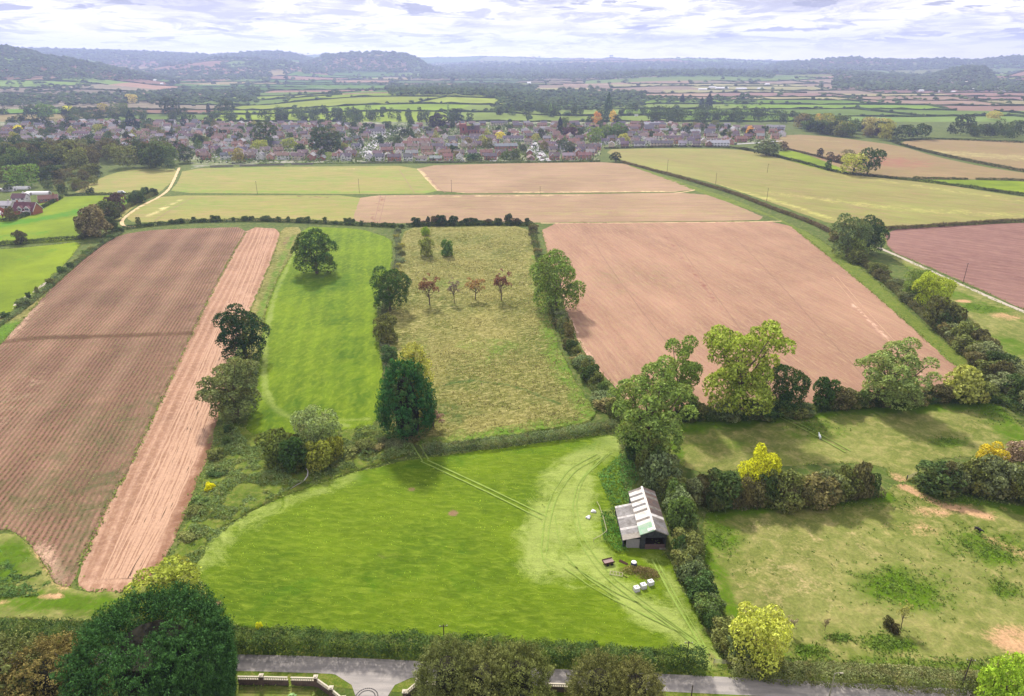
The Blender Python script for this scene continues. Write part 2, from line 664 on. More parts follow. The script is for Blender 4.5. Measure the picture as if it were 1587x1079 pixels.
M['mauve'] = ground_mat('dark_red_soil', G_(164, 124, 114, .56), G_(152, 112, 104, .53), G_(172, 136, 120, .58), 0.012, 0.12, 1.0, rot=R4, stretch=0.2, var=0.28, bump=0.5,
                        rows=[(R4, 7.0, 0.25, G_(190, 144, 132, .68))])
M['path'] = simple_mat('trodden_earth', G_(214, 186, 142, .78), 0.95, 0.18, 1.5)
M['chalk'] = simple_mat('pale_track', G_(196, 184, 168, .70), 0.95, 0.2, 1.5)
M['tyre'] = simple_mat('flattened_grass', G_(158, 184, 80, .58), 0.95, 0.25, 1.2)
M['tyre_soil'] = simple_mat('pressed_soil', G_(204, 164, 136, .68), 0.95, 0.2, 1.2)
M['tramline'] = simple_mat('dark_wheelings', G_(172, 134, 112, .58), 0.95, 0.25, 1.2)
M['asphalt'] = None
a = NT('worn_asphalt')
pp = a.pos()
pr = a.pos(row_angle((365, 1028), (1040, 1055)), (8, 1, 1))
c = a.mix(a.rng(a.noise(pr, 0.9, 3), 0.4, 0.62), lin(172, 166, 162, .62), lin(192, 184, 178, .66))
c = a.mix(a.rng(a.noise(pp, 0.5, 5, 0.7), 0.58, 0.72, 0, 0.5), c, lin(142, 134, 130, .5))
c = a.mix(a.rng(a.noise(pp, 9, 2, 0.8), 0.3, 0.8, 0, 0.35), c, lin(120, 116, 120, .6))
M['asphalt'] = a.out(c, 0.85, a.noise(pp, 14, 3), 0.3, 0.02)
M['verge'] = ground_mat('verge_grass', G_(106, 132, 40, .55), G_(126, 146, 52, .58), G_(146, 146, 74, .58), 0.1, 0.8, 4.0, var=0.5, bump=0.8)

# the base: one sheet out to the far country
gb = [(-14800, -900), (14800, -900), (14800, 1420), (-14800, 1420)]
nx, ny = 60, 26
gx = np.sign(np.linspace(-1, 1, nx)) * np.abs(np.linspace(-1, 1, nx)) ** 2 * 14800
gy = np.linspace(-900, 1420, ny)
X, Y = np.meshgrid(gx, gy)
idx = np.arange(nx * ny).reshape(ny, nx)
q = np.stack([idx[:-1, :-1].ravel(), idx[:-1, 1:].ravel(), idx[1:, 1:].ravel(), idx[1:, :-1].ravel()], 1)
link('ground', mesh_np('ground', np.column_stack([X.ravel(), Y.ravel(), np.zeros(X.size)]), q, [M['ground']]), kind='structure')

# --- near fields
field('meadow', [(298, 868), (330, 826), (400, 786), (470, 756), (540, 734), (640, 712), (760, 697), (860, 684), (958, 672), (962, 700), (962, 745), (978, 800), (1034, 862),
                 (1055, 905), (1085, 960), (1128, 1040), (1100, 1042), (1060, 1020), (1000, 1008), (850, 998), (650, 990), (500, 980), (340, 968), (318, 930)],
      M['green'], 2, 0.22, 0.7, (3.2, 2.4), [
          ('wear', 'line', [(955, 690), (900, 712), (868, 740), (848, 800), (836, 850), (832, 872)], 6.5, .78),
          ('wear', 'line', [(880, 760), (872, 820), (868, 870)], 9.0, .80),
          ('wear', 'line', [(905, 730), (895, 780), (905, 840), (935, 890), (990, 940), (1060, 980), (1100, 1020)], 5.0, .78),
          ('wear', 'line', [(960, 800), (920, 800), (890, 815)], 4.0, .60),
          ('wear', 'line', [(1010, 865), (1035, 900), (1062, 960), (1105, 1022)], 3.0, .52),
          ('wear', 'line', [(400, 790), (350, 830), (310, 880)], 7.0, .50),
          ('wear', 'line', [(545, 740), (470, 770), (420, 790)], 4.0, .55),
          ('bare', 'line', [(1085, 985), (1110, 1035)], 1.2, .45),
          ('bare', 'blob', (638, 759), 1.3, 1.3, .8), ('bare', 'blob', (702, 796), 1.4, 1.4, .8), ('bare', 'blob', (335, 937), 1.2, 1.0, .7),
          ('bare', 'blob', (604, 862), 3.0, 1.4, .38),
          ('lush', 'line', [(560, 740), (760, 705), (940, 690)], 4, .42),
          ('lush', 'line', [(700, 870), (560, 900), (450, 900)], 12, .30)])
field('pasture', [(470, 351), (520, 353), (560, 355), (607, 370), (609, 395), (603, 425), (588, 455), (583, 490), (588, 540), (598, 590), (594, 640), (575, 663), (530, 668), (480, 668), (425, 682),
                  (385, 684), (380, 660), (398, 600), (404, 540), (412, 480), (430, 430), (452, 395)],
      M['green2'], 2, 0.18, 0.5, (3.4, 2.4), [
          ('wear', 'line', [(470, 365), (452, 400), (425, 460), (412, 520), (408, 600), (430, 640), (480, 655), (540, 660)], 1.6, .75),
          ('wear', 'line', [(400, 610), (440, 645), (500, 652), (570, 650)], 1.6, .6),
          ('lush', 'blob', (500, 440), 26, 26, .55), ('lush', 'line', [(520, 470), (540, 560), (560, 620)], 8, .42), ('lush', 'blob', (450, 640), 20, 12, .4)])
field('rough_pasture', [(628, 354), (700, 350), (822, 350), (832, 392), (842, 430), (850, 480), (868, 545), (896, 600), (932, 652), (860, 664), (740, 684), (660, 694), (615, 684), (600, 650),
                        (604, 590), (596, 520), (594, 470), (612, 420), (620, 380)],
      M['tawny'], 2, 0.9, 0.55, (2.4, 1.8), [
          ('wear', 'line', [(832, 400), (846, 480), (872, 570), (918, 645)], 7, .62), ('wear', 'line', [(930, 650), (780, 672), (660, 690)], 5, .55),
          ('wear', 'blob', (690, 440), 10, 9, .42), ('wear', 'blob', (760, 540), 14, 14, .40), ('wear', 'blob', (640, 560), 8, 22, .40),
          ('lush', 'line', [(650, 610), (720, 590), (800, 600), (870, 630)], 1.3, .55), ('lush', 'blob', (700, 640), 10, 8, .45), ('lush', 'line', [(640, 352), (820, 350)], 5, .5)], jit=0.9)
crop_poly = [(186, 364), (230, 357), (300, 354), (386, 352), (366, 385), (340, 432), (315, 482), (280, 556), (232, 660), (184, 758), (152, 812), (108, 916),
             (92, 906), (72, 878), (44, 838), (20, 824), (-20, 820), (-200, 830), (-240, 760), (-120, 640), (-30, 560), (2, 534), (40, 490), (82, 445), (122, 408), (150, 384)]
field('crop_field', crop_poly, M['crop'], 2, 0.30, 1.2, (3.2, 2.4), [
    ('bare', 'line', [(-40, 536), (60, 524), (160, 522), (300, 517)], 3.2, .85), ('bare', 'line', [(330, 440), (290, 520), (240, 610)], 5.0, .34),
    ('bare', 'line', [(375, 370), (345, 425), (320, 470)], 7.0, .36),
    ('lush', 'blob', (190, 660), 20, 26, .42), ('lush', 'blob', (120, 760), 24, 16, .50), ('lush', 'blob', (60, 620), 20, 22, .25), ('lush', 'line', [(140, 780), (100, 900)], 4, .5),
    ('wear', 'line', [(40, 600), (-60, 690)], 14, .3), ('wear', 'line', [(60, 850), (95, 900)], 3, .6), ('wear', 'line', [(60, 470), (10, 525)], 3.5, .5)])
field('bare_strip', [(386, 352), (436, 355), (428, 385), (412, 425), (388, 480), (360, 560), (338, 640), (330, 690), (300, 760), (276, 828), (246, 880), (205, 916), (112, 919), (152, 812), (184, 758),
                     (232, 660), (280, 556), (315, 482), (340, 432), (366, 385)],
      M['bare_strip'], 3, 0.10, 0.5, (3.2, 2.4), [
          ('wear', 'line', [(388, 440), (330, 580), (200, 890)], 6.0, .42), ('wear', 'line', [(130, 905), (200, 900)], 1.2, .6),
          ('bare', 'line', [(325, 690), (292, 770), (264, 840), (225, 900)], 2.2, .62), ('lush', 'line', [(335, 660), (305, 750), (270, 840)], 1.6, .55),
          ('lush', 'line', [(440, 360), (415, 430), (392, 480)], 1.5, .5)])
field('field_margin', [(436, 353), (470, 352), (455, 392), (430, 432), (412, 480), (402, 545), (380, 560), (385, 490), (412, 425), (428, 385)],
      M['tawny'], 2, 0.5, 0.6, (3, 2), [('wear', 'line', [(455, 365), (420, 440), (400, 500)], 2.5, .6), ('bare', 'line', [(448, 365), (440, 380)], 2.0, .5)])
field('upper_paddock', [(1040, 652), (1120, 640), (1230, 628), (1330, 624), (1450, 618), (1545, 622), (1580, 660), (1680, 720), (1600, 722), (1500, 706), (1430, 716), (1425, 742), (1398, 748),
                        (1382, 742), (1370, 722), (1290, 716), (1180, 728), (1090, 732), (1050, 722), (1036, 690)],
      M['paddock'], 2, 0.12, 0.5, (3.2, 2.2), [
          ('lush', 'line', [(1060, 664), (1180, 650), (1330, 634), (1540, 628)], 5.0, .85), ('lush', 'blob', (1270, 668), 12, 8, .6), ('lush', 'line', [(1540, 640), (1590, 690)], 7, .7),
          ('lush', 'blob', (1470, 686), 6, 3, .7), ('lush', 'line', [(1045, 680), (1052, 715)], 3, .7), ('lush', 'blob', (1120, 690), 10, 3, .4),
          ('bare', 'line', [(1390, 738), (1400, 755)], 3, .7)])
field('lower_paddock', [(1086, 796), (1130, 784), (1200, 772), (1300, 768), (1370, 764), (1390, 750), (1420, 752), (1500, 770), (1620, 790), (1760, 860), (1760, 1052), (1640, 1050), (1480, 1040),
                        (1300, 1030), (1190, 1018), (1130, 975), (1098, 900)],
      M['paddock'], 2, 0.14, 0.5, (3.2, 2.2), [
          ('lush', 'line', [(1095, 800), (1200, 782), (1370, 770)], 3.5, .85), ('lush', 'blob', (1115, 830), 6, 10, .65), ('lush', 'line', [(1095, 850), (1140, 960)], 3.0, .7),
          ('lush', 'blob', (1400, 910), 11, 7.5, .80), ('lush', 'blob', (1530, 850), 11, 7, .72), ('lush', 'line', [(1440, 764), (1587, 790)], 4.0, .85), ('lush', 'blob', (1375, 998), 5, 2.6, .85),
          ('lush', 'blob', (1255, 1008), 4, 1.6, .8), ('lush', 'blob', (1555, 912), 4, 4, .6), ('lush', 'blob', (1302, 988), 3, 1, .8), ('lush', 'line', [(1180, 1010), (1580, 1040)], 1.4, .6),
          ('bare', 'line', [(1398, 752), (1430, 770), (1470, 786), (1530, 800)], 2.2, .85), ('bare', 'blob', (1475, 792), 12, 3, .50), ('bare', 'blob', (1578, 992), 5.5, 4, .85),
          ('bare', 'blob', (1420, 822), 8, 4, .34), ('bare', 'line', [(1540, 840), (1587, 860)], 3, .5), ('wear', 'blob', (1230, 860), 24, 16, .25)])
# --- the big drilled fields to the north
field('drilled_field', [(838, 346), (960, 345), (1100, 344), (1216, 343), (1266, 382), (1338, 440), (1412, 505), (1470, 556), (1500, 580), (1480, 606), (1300, 622), (1100, 640), (990, 640),
                        (950, 596), (912, 560), (890, 515), (868, 460), (850, 400)],
      M['pink'], 2, 0.12, 0.4, (4.5, 3.0), [
          ('wear', 'line', [(868, 440), (890, 515), (930, 580)], 0.9, .8), ('wear', 'line', [(1320, 470), (1370, 520), (1420, 570), (1440, 600)], 0.6, .75), ('wear', 'line', [(1330, 478), (1380, 530)], 0.5, .6),
          ('bare', 'line', [(1030, 365), (1080, 430), (1120, 480)], 1.2, .5), ('bare', 'line', [(1100, 360), (1180, 440)], 1.2, .35), ('bare', 'blob', (900, 480), 9, 14, .35),
          ('lush', 'blob', (980, 430), 34, 34, .30), ('lush', 'blob', (1120, 400), 40, 30, .22), ('lush', 'line', [(842, 352), (1200, 350)], 4, .35)])
field('north_field', [(560, 303), (700, 302), (900, 301), (1084, 298), (1140, 318), (1194, 341), (1100, 343), (960, 344), (838, 345), (700, 346), (620, 346), (546, 346), (552, 322)],
      M['pinkbuff'], 2, 0.12, 0.3, (5, 2.5), [('bare', 'line', [(586, 304), (574, 345)], 0.9, .6), ('bare', 'line', [(594, 304), (580, 345)], 0.9, .6), ('wear', 'line', [(570, 305), (900, 303)], 3, .5),
                                              ('lush', 'line', [(840, 330), (1150, 328)], 14, .36)])
field('far_red_field', [(642, 257), (800, 253), (962, 251), (1000, 266), (1062, 285), (1078, 297), (900, 299), (682, 300), (662, 280)],
      M['pinkbuff'], 2, 0.12, 0.3, (5, 2.2), [('wear', 'line', [(648, 262), (675, 296)], 5, .55), ('bare', 'line', [(660, 262), (676, 290), (684, 298)], 0.9, .6), ('wear', 'line', [(690, 299), (1060, 297)], 2.2, .7),
                                              ('lush', 'line', [(700, 262), (900, 258)], 10, .22)])
field('winter_crop_field', [(284, 262), (400, 259), (520, 258), (642, 257), (662, 280), (682, 300), (560, 301), (420, 300), (262, 299), (276, 282)],
      M['palegreen'], 2, 0.12, 0.3, (5, 2.2), [('lush', 'line', [(270, 297), (560, 298), (670, 297)], 8, .6), ('bare', 'line', [(520, 299), (600, 299)], 1.2, .2), ('wear', 'line', [(460, 262), (620, 262)], 6, .3),
                                               ('lush', 'line', [(560, 268), (640, 280)], 12, .4)])
field('lower_winter_crop', [(258, 303), (400, 303), (560, 303), (552, 322), (546, 346), (400, 342), (300, 342), (222, 345), (200, 343), (196, 332), (224, 314)],
      M['palegreen'], 2, 0.12, 0.3, (5, 2.4), [('bare', 'line', [(440, 304), (520, 306)], 1.6, .8), ('lush', 'line', [(262, 310), (500, 330)], 18, .28), ('wear', 'line', [(230, 335), (280, 310)], 3, .6)])
field('lane_side_field', [(112, 300), (130, 290), (160, 274), (192, 264), (240, 261), (276, 262), (268, 280), (248, 298), (205, 322), (180, 346), (168, 352), (186, 330), (212, 308), (232, 300), (200, 302)],
      M['palegreen'], 2, 0.12, 0.3, (4, 2.4), [('bare', 'line', [(180, 270), (240, 266)], 8, .3), ('wear', 'line', [(210, 322), (190, 346)], 3, .5), ('lush', 'line', [(130, 298), (230, 298)], 5, .4)])
field('west_pasture', [(-60, 348), (20, 330), (70, 314), (100, 305), (160, 303), (200, 303), (196, 318), (170, 340), (130, 366), (124, 374), (80, 376), (0, 380), (-60, 384)],
      M['limegreen'], 2, 0.12, 0.3, (4, 2.4), [('lush', 'line', [(0, 350), (90, 335), (190, 312)], 14, .75), ('lush', 'line', [(-40, 372), (60, 362)], 10, .5)])
field('lime_pasture', [(-120, 392), (0, 387), (80, 380), (128, 374), (110, 400), (70, 438), (30, 474), (2, 492), (-60, 500), (-160, 470)],
      M['limegreen'], 2, 0.12, 0.3, (4, 2.4), [('lush', 'line', [(40, 400), (110, 380)], 6, .4)])
field('west_margin', [(-120, 500), (0, 496), (30, 480), (60, 455), (90, 428), (120, 402), (150, 382), (184, 362), (150, 384), (122, 408), (82, 445), (40, 490), (2, 534), (-60, 580)],
      M['tawny'], 2, 0.4, 0.5, (4, 3), [('wear', 'line', [(0, 530), (20, 510)], 12, .9), ('wear', 'line', [(60, 460), (150, 385)], 2, .5)])
field('khaki_field', [(932, 232), (1010, 230), (1140, 231), (1180, 238), (1240, 254), (1330, 272), (1450, 284), (1587, 306), (1760, 328), (1760, 340), (1587, 340), (1480, 346), (1372, 352),
                      (1290, 348), (1240, 330), (1178, 308), (1110, 285), (1040, 268), (976, 254)],
      M['khaki'], 2, 0.12, 0.3, (5, 2.2), [('wear', 'line', [(1200, 300), (1400, 325), (1587, 335)], 14, .35), ('bare', 'line', [(1180, 248), (1300, 275), (1420, 300)], 12, .30),
                                           ('wear', 'line', [(1010, 262), (1200, 310), (1290, 340)], 6, .5), ('wear', 'line', [(1290, 270), (1587, 312)], 8, .4)])
field('hillside_stubble', [(1196, 216), (1228, 208), (1290, 212), (1395, 226), (1450, 243), (1520, 258), (1587, 268), (1760, 292), (1760, 306), (1587, 279), (1500, 278), (1420, 277), (1340, 272),
                           (1300, 262), (1260, 242), (1220, 232)],
      M['buff'], 2, 0.12, 0.3, (5, 2.0), [('bare', 'blob', (1370, 250), 60, 60, .6), ('wear', 'line', [(1210, 214), (1300, 220)], 10, .4)])
field('east_stubble', [(1392, 220), (1440, 216), (1587, 219), (1760, 224), (1760, 292), (1587, 266), (1520, 254), (1460, 241), (1420, 230)],
      M['buff'], 2, 0.12, 0.3, (5, 2.0), [('wear', 'line', [(1450, 236), (1587, 245)], 40, .5)])
field('green_triangle', [(1200, 236), (1228, 233), (1258, 243), (1300, 258), (1318, 268), (1290, 268), (1240, 256)], M['limegreen'], 3, 0.1, 0.3, (4, 2))
field('green_strip', [(1418, 279), (1500, 279), (1587, 281), (1760, 300), (1760, 322), (1587, 300), (1500, 289), (1440, 284)], M['limegreen'], 3, 0.1, 0.3, (4, 2))
field('mauve_field', [(1370, 356), (1480, 350), (1587, 345), (1760, 345), (1760, 520), (1640, 500), (1587, 480), (1500, 440), (1430, 410), (1376, 388)],
      M['mauve'], 2, 0.12, 0.3, (5, 3))
field('east_paddock', [(1372, 392), (1430, 414), (1500, 446), (1587, 487), (1700, 520), (1760, 560), (1760, 700), (1660, 640), (1587, 572), (1520, 512), (1470, 468), (1420, 425)],
      M['paddock'], 2, 0.12, 0.3, (3.4, 2.4), [('lush', 'blob', (1520, 478), 12, 8, .85), ('lush', 'line', [(1480, 452), (1590, 500)], 3, .7), ('lush', 'blob', (1580, 540), 12, 14, .7),
                                               ('lush', 'line', [(1400, 410), (1480, 460)], 5, .6), ('bare', 'blob', (1492, 467), 4, 2, 1.0), ('bare', 'blob', (1560, 492), 7, 6, .55)])
field('east_margin', [(1060, 284), (1140, 310), (1200, 336), (1256, 362), (1320, 404), (1380, 455), (1440, 510), (1500, 560), (1540, 590), (1500, 596), (1490, 578), (1412, 507), (1338, 442),
                      (1266, 384), (1214, 343), (1140, 318), (1080, 297), (1000, 266), (960, 252), (975, 253)],
      M['verge'], 1, 0.3, 0.5, (4, 2.4), [('wear', 'line', [(1000, 266), (1130, 306)], 5, .6), ('wear', 'line', [(1300, 395), (1500, 570)], 4, .5)])
field('bramble_ground', [(262, 880), (300, 790), (330, 700), (352, 640), (380, 668), (430, 684), (520, 668), (600, 664), (648, 700), (560, 728), (470, 758), (400, 786), (330, 826), (298, 880)],
      M['verge'], 1, 0.9, 0.4, (3.2, 2.4), [('wear', 'line', [(340, 700), (330, 780), (300, 860)], 8, .6), ('lush', 'line', [(380, 700), (420, 740)], 8, .6)])
field('west_headland', [(-160, 850), (20, 826), (44, 840), (72, 880), (92, 908), (120, 920), (205, 918), (246, 884), (300, 880), (340, 968), (300, 962), (100, 962), (-160, 955)],
      M['paddock'], 2, 0.6, 0.5, (3.2, 2.4), [('lush', 'blob', (-10, 880), 12, 12, .8), ('lush', 'line', [(-20, 930), (300, 945)], 4, .8), ('bare', 'line', [(48, 838), (82, 890), (100, 912)], 1.6, .6), ('bare', 'blob', (80, 926), 2.4, 1.0, .9), ('bare', 'blob', (5, 935), 2.0, 1.2, .6)])

# --- the lane and its junction
def wpoly(name, pts, mat, z, kind='structure'):
    w = PN(smooth_poly(pts, True, 1))
    return link(name, mesh_np(name, np.column_stack([w, np.full(len(w), z)]), np.arange(len(w))[None, :], [mat]), kind=kind)


strip('lane_verge', [(-200, 1022), (100, 1020), (365, 1022), (560, 1029), (800, 1042), (1040, 1056), (1400, 1073), (1800, 1092)], 11.0, M['verge'], 3, 0.1)
strip('road', [(-200, 1022), (100, 1022), (365, 1027), (480, 1030), (640, 1037), (850, 1050), (1040, 1059), (1240, 1068), (1400, 1077), (1800, 1098)], 4.0, M['asphalt'], 5, 0.015)
w = PN([(470, 1036), (520, 1046), (545, 1062), (552, 1082), (560, 1130), (600, 1130), (598, 1084), (612, 1062), (650, 1045), (652, 1036), (560, 1031)])
link('junction', mesh_np('junction', np.column_stack([w, np.full(len(w), 0.066)]), np.arange(len(w))[None, :], [M['asphalt']]), kind='structure')
M['lawn'] = ground_mat('mown_lawn', G_(120, 140, 50, .6), G_(150, 150, 84, .6), G_(96, 120, 40, .55), 0.15, 0.8, 4.0, var=0.3, bump=0.4)
field('lawn', [(340, 1062), (420, 1063), (478, 1066), (500, 1085), (520, 1180), (300, 1180), (300, 1065)], M['lawn'], 4, 0.04, 0.8, (5, 3))
# --- tracks
for k_, (t_, w_s) in enumerate([(0.20, .35), (0.27, .6), (0.34, .35), (0.43, .8), (0.50, .45), (0.56, 1.0), (0.62, .4), (0.68, .8), (0.74, .4), (0.80, .9), (0.86, .45), (0.91, .5)]):
    A_ = [(390, 356), (340, 470), (285, 600), (200, 760), (138, 900)]
    B_ = [(430, 358), (392, 470), (345, 610), (290, 770), (222, 896)]
    strip('soil_streak', [(a_[0] * (1 - t_) + b_[0] * t_ + 2.0 * math.sin(i_ * 2 + k_), a_[1] * (1 - t_) + b_[1] * t_) for i_, (a_, b_) in enumerate(zip(A_, B_))][(k_ % 2):], w_s, M['tyre_soil'], 11, 0.7)
for ln_ in ([(905, 352), (935, 400), (985, 470), (1040, 540), (1080, 590)], [(1030, 352), (1080, 420), (1140, 500), (1200, 580)], [(1120, 350), (1190, 420), (1280, 520), (1350, 596)], [(868, 440), (892, 520), (935, 582), (975, 620)],
            [(1290, 430), (1350, 500), (1420, 575)], [(1296, 428), (1357, 498), (1428, 572)]):
    strip('tramline', ln_, 0.34, M['tramline'] if ln_[0][0] not in (868, 1290, 1296) else M['tyre_soil'], 14, 0.5)
for ln_ in ([(590, 303), (580, 345)], [(598, 303), (588, 345)], [(655, 262), (676, 288), (690, 299)], [(618, 262), (636, 290), (642, 299)], [(1010, 240), (1120, 268), (1250, 300), (1400, 340)], [(300, 306), (270, 322), (240, 342)]):
    strip('tramline', ln_, 0.6, M['tramline'], 14, 0.5)
for ln_ in ([(925, 705), (880, 728), (852, 772), (842, 820), (838, 862), (850, 880)], [(930, 709), (888, 732), (860, 776), (850, 822), (847, 858)], [(948, 702), (902, 742), (892, 786), (903, 836), (938, 886), (1000, 936), (1090, 1002)],
            [(940, 705), (896, 746), (886, 790), (897, 842), (932, 892), (996, 942), (1084, 1006)], [(872, 880), (930, 920), (1000, 955), (1060, 985), (1100, 1016)], [(880, 872), (940, 912), (1010, 946), (1092, 1008)],
            [(1016, 866), (1044, 920), (1100, 1016)], [(860, 800), (868, 850), (900, 890), (960, 930)]):
    strip('tyre_track', ln_, 0.28, M['tyre'], 22, 0.8)
strip('footpath', [(278, 260), (271, 276), (262, 294), (246, 306), (214, 322), (192, 338), (188, 347), (196, 352), (212, 351)], 2.6, M['path'], 6, 0.3)
strip('field_track', [(838, 346), (960, 346), (1100, 345), (1212, 343)], 1.6, M['path'], 6, 0.3)
strip('farm_track', [(1362, 384), (1400, 401), (1470, 433), (1540, 464), (1600, 489), (1760, 560)], 3.0, M['chalk'], 6, 0.2)
strip('headland_track', [(1040, 300), (1060, 298), (1084, 293)], 2.2, M['path'], 6, 0.3)
strip('margin_track', [(0, 492), (30, 468), (60, 446), (72, 438)], 2.0, M['chalk'], 6, 0.4)
for ln in ([(652, 716), (700, 738), (760, 766), (840, 806)], [(662, 714), (712, 737), (772, 765), (848, 802)],
           [(1205, 646), (1250, 668), (1310, 702)], [(1213, 645), (1258, 667), (1318, 700)], [(610, 655), (628, 672), (645, 700), (655, 716)], [(620, 652), (638, 670), (655, 698), (664, 713)],
           [(1010, 868), (1040, 925), (1096, 1020)]):
    strip('tyre_track', ln, 0.42, M['tyre'], 24, 0.3)

# ================================================================== FOLIAGE
def unit(n):
    d = rng.normal(size=(n, 3))
    return d / (np.linalg.norm(d, axis=1)[:, None] + 1e-9)


def leaf_quads(C, Nn, size, asp=0.65, jit=0.75, up=None):
    """one bent leaf spray per centre, roughly facing Nn; returns V, F"""
    n = len(C)
    N2 = Nn + rng.normal(size=(n, 3)) * jit
    N2 /= np.linalg.norm(N2, axis=1)[:, None] + 1e-9
    A = rng.normal(size=(n, 3)) if up is None else np.tile(np.array(up, float), (n, 1)) + rng.normal(size=(n, 3)) * 0.45
    A = A - N2 * np.sum(A * N2, 1)[:, None]
    A /= np.linalg.norm(A, axis=1)[:, None] + 1e-9
    B = np.cross(N2, A)
    s = np.broadcast_to(size, (n,)) * rng.uniform(0.6, 1.35, n)
    s = s[:, None] * 0.5
    w = asp * rng.uniform(0.7, 1.3, n)[:, None]
    k = rng.uniform(-0.35, 0.35, n)[:, None]
    V = np.stack([C - A * s, C + B * s * w + A * s * k, C + A * s * 1.1 + N2 * s * 0.25, C - B * s * w - A * s * k], 1).reshape(-1, 3)
    Fq = np.arange(4 * n).reshape(n, 4)
    return V, Fq


def foliage_mesh(name, C, Nn, size, mat, asp=0.65, jit=0.75, up=None, t=None):
    V, Fq = leaf_quads(C, Nn, size, asp, jit, up)
    me = mesh_np(name, V, Fq, [mat])
    tt = rng.uniform(0, 1, len(Fq)) if t is None else np.clip(t + rng.normal(size=len(Fq)) * 0.18, 0, 1)
    at = me.attributes.new('t', 'FLOAT', 'FACE')
    at.data.foreach_set('value', tt.astype(np.float32))
    return me


def lobes_crown(nl, R, Rz, zc, rl=(0.26, 0.42), bottom=0.35, fill=0.75, skew=0.0, hollow=0.45):
    """lobe centres and radii that fill an ellipsoid crown"""
    L = []
    for _ in range(nl):
        d = unit(1)[0]
        if d[2] < -bottom:
            d[2] = -d[2] * 0.5
        r = rng.uniform(*rl) * R
        k = rng.uniform(hollow, fill)
        L.append((d[0] * k * R + skew * rng.normal(), d[1] * k * R + skew * rng.normal(), zc + d[2] * k * Rz, r))
    L.append((0, 0, zc, 0.5 * min(R, Rz)))
    if bottom >= 1.0:
        for q_ in range(6):
            a_ = q_ * 1.05 + rng.uniform(-.3, .3)
            L.append((math.cos(a_) * R * 0.42, math.sin(a_) * R * 0.42, (zc + Rz) * rng.uniform(0.14, 0.26), R * rng.uniform(0.30, 0.42)))
    return np.array(L)


def lobes_points(L, n, keep_inside=0.12, flat=0.85):
    w = L[:, 3] ** 2
    li = rng.choice(len(L), n, p=w / w.sum())
    d = unit(n)
    d[:, 2] = np.where(d[:, 2] < -0.55, -d[:, 2], d[:, 2])
    r = L[li, 3] * rng.uniform(0.80, 1.08, n)
    C = L[li, :3] + d * r[:, None] * np.array([1, 1, flat])
    deep = np.zeros(n, bool)
    for (x, y, z, rr) in L:
        deep |= (np.sum((C - (x, y, z)) ** 2, 1) < (rr * 0.72) ** 2)
    keep = ~deep | (rng.random(n) < keep_inside)
    return C[keep], d[keep], (d[keep, 2] * 0.5 + 0.5) * 0 + rng.random(keep.sum())


def limbs(h, R, zc, n=7, r0=0.35, tops=None, lean=0.0):
    b = MB()
    top = Vector((lean, 0, zc * 0.9))
    b.tube([(0, 0, -0.3), (lean * 0.3, 0, zc * 0.35), (lean * 0.7, 0.1, zc * 0.65), tuple(top)], [r0 * 1.25, r0, r0 * 0.75, r0 * 0.45], 7)
    for i in range(n):
        a = 2 * math.pi * i / n + random.uniform(-0.3, 0.3)
        z0 = zc * random.uniform(0.35, 0.8)
        if tops is not None:
            q = tops[i % len(tops)]
            e = Vector((q[0], q[1], q[2]))
        else:
            e = Vector((math.cos(a) * R * 0.7, math.sin(a) * R * 0.7, zc + random.uniform(0, 0.5) * R))
        s = Vector((lean * z0 / zc, 0, z0))
        m = s.lerp(e, 0.5) + Vector((0, 0, -0.08 * (e - s).length))
        b.tube([tuple(s), tuple(m), tuple(e)], [r0 * 0.5, r0 * 0.32, r0 * 0.12], 5)
    return b


PROTO = {}


def proto(kind, crown, trunk=None, h=10.0, w=10.0):
    PROTO.setdefault(kind, []).append((crown, trunk, h, w))


def build_deciduous(kind, count, n, size, h, R, Rz, nl, rl, hollow=0.45, fill=0.75, base=0.12, jit=0.75, mat='foliage', limb=7, r0=0.35, bottom=0.35, kin=0.12):
    for i in range(count):
        zc = h - Rz
        L = lobes_crown(nl, R, Rz, zc, rl, bottom, fill, 0, hollow)
        C, Nn, t = lobes_points(L, n, kin)
        z = C[:, 2]
        ok = z > base * h
        C, Nn, t = C[ok], Nn[ok], t[ok]
        me = foliage_mesh(kind + '_crown', C, Nn, size, M[mat], jit=jit, t=t)
        b = limbs(h, R, zc, limb, r0, L[:limb])
        hh = float(np.percentile(C[:, 2], 99.5))
        ww = float(np.percentile(np.abs(C[:, 0]), 98.5) * 2)
        proto(kind, me, b.mesh(kind + '_trunk', [M['bark']]), hh, ww)


# finely leaved kinds for what stands near
build_deciduous('oak', 3, 17000, 0.44, 14, 7.0, 6.9, 34, (0.22, 0.36), 0.5, 0.76, 0.0, kin=0.05, bottom=1.0)
build_deciduous('ash', 4, 15000, 0.42, 17, 6.4, 8.2, 34, (0.15, 0.27), 0.4, 0.90, 0.02, limb=16, r0=0.4, kin=0.15, bottom=1.0)
build_deciduous('willow', 2, 9000, 0.38, 8, 4.6, 4.0, 26, (0.20, 0.34), 0.4, 0.80, 0.0, limb=6, r0=0.2, bottom=1.0)
build_deciduous('shrub', 5, 4200, 0.34, 4.2, 2.6, 2.3, 18, (0.22, 0.40), 0.35, 0.78, 0.0, limb=4, r0=0.08, bottom=1.0)
build_deciduous('thorn', 5, 4200, 0.34, 4.6, 2.7, 2.5, 20, (0.18, 0.36), 0.35, 0.84, 0.0, limb=4, r0=0.09, bottom=1.0, mat='hedge')
build_deciduous('sparse', 3, 1100, 0.26, 6.0, 2.2, 2.5, 18, (0.12, 0.26), 0.3, 0.95, 0.12, limb=14, r0=0.11, kin=0.6)
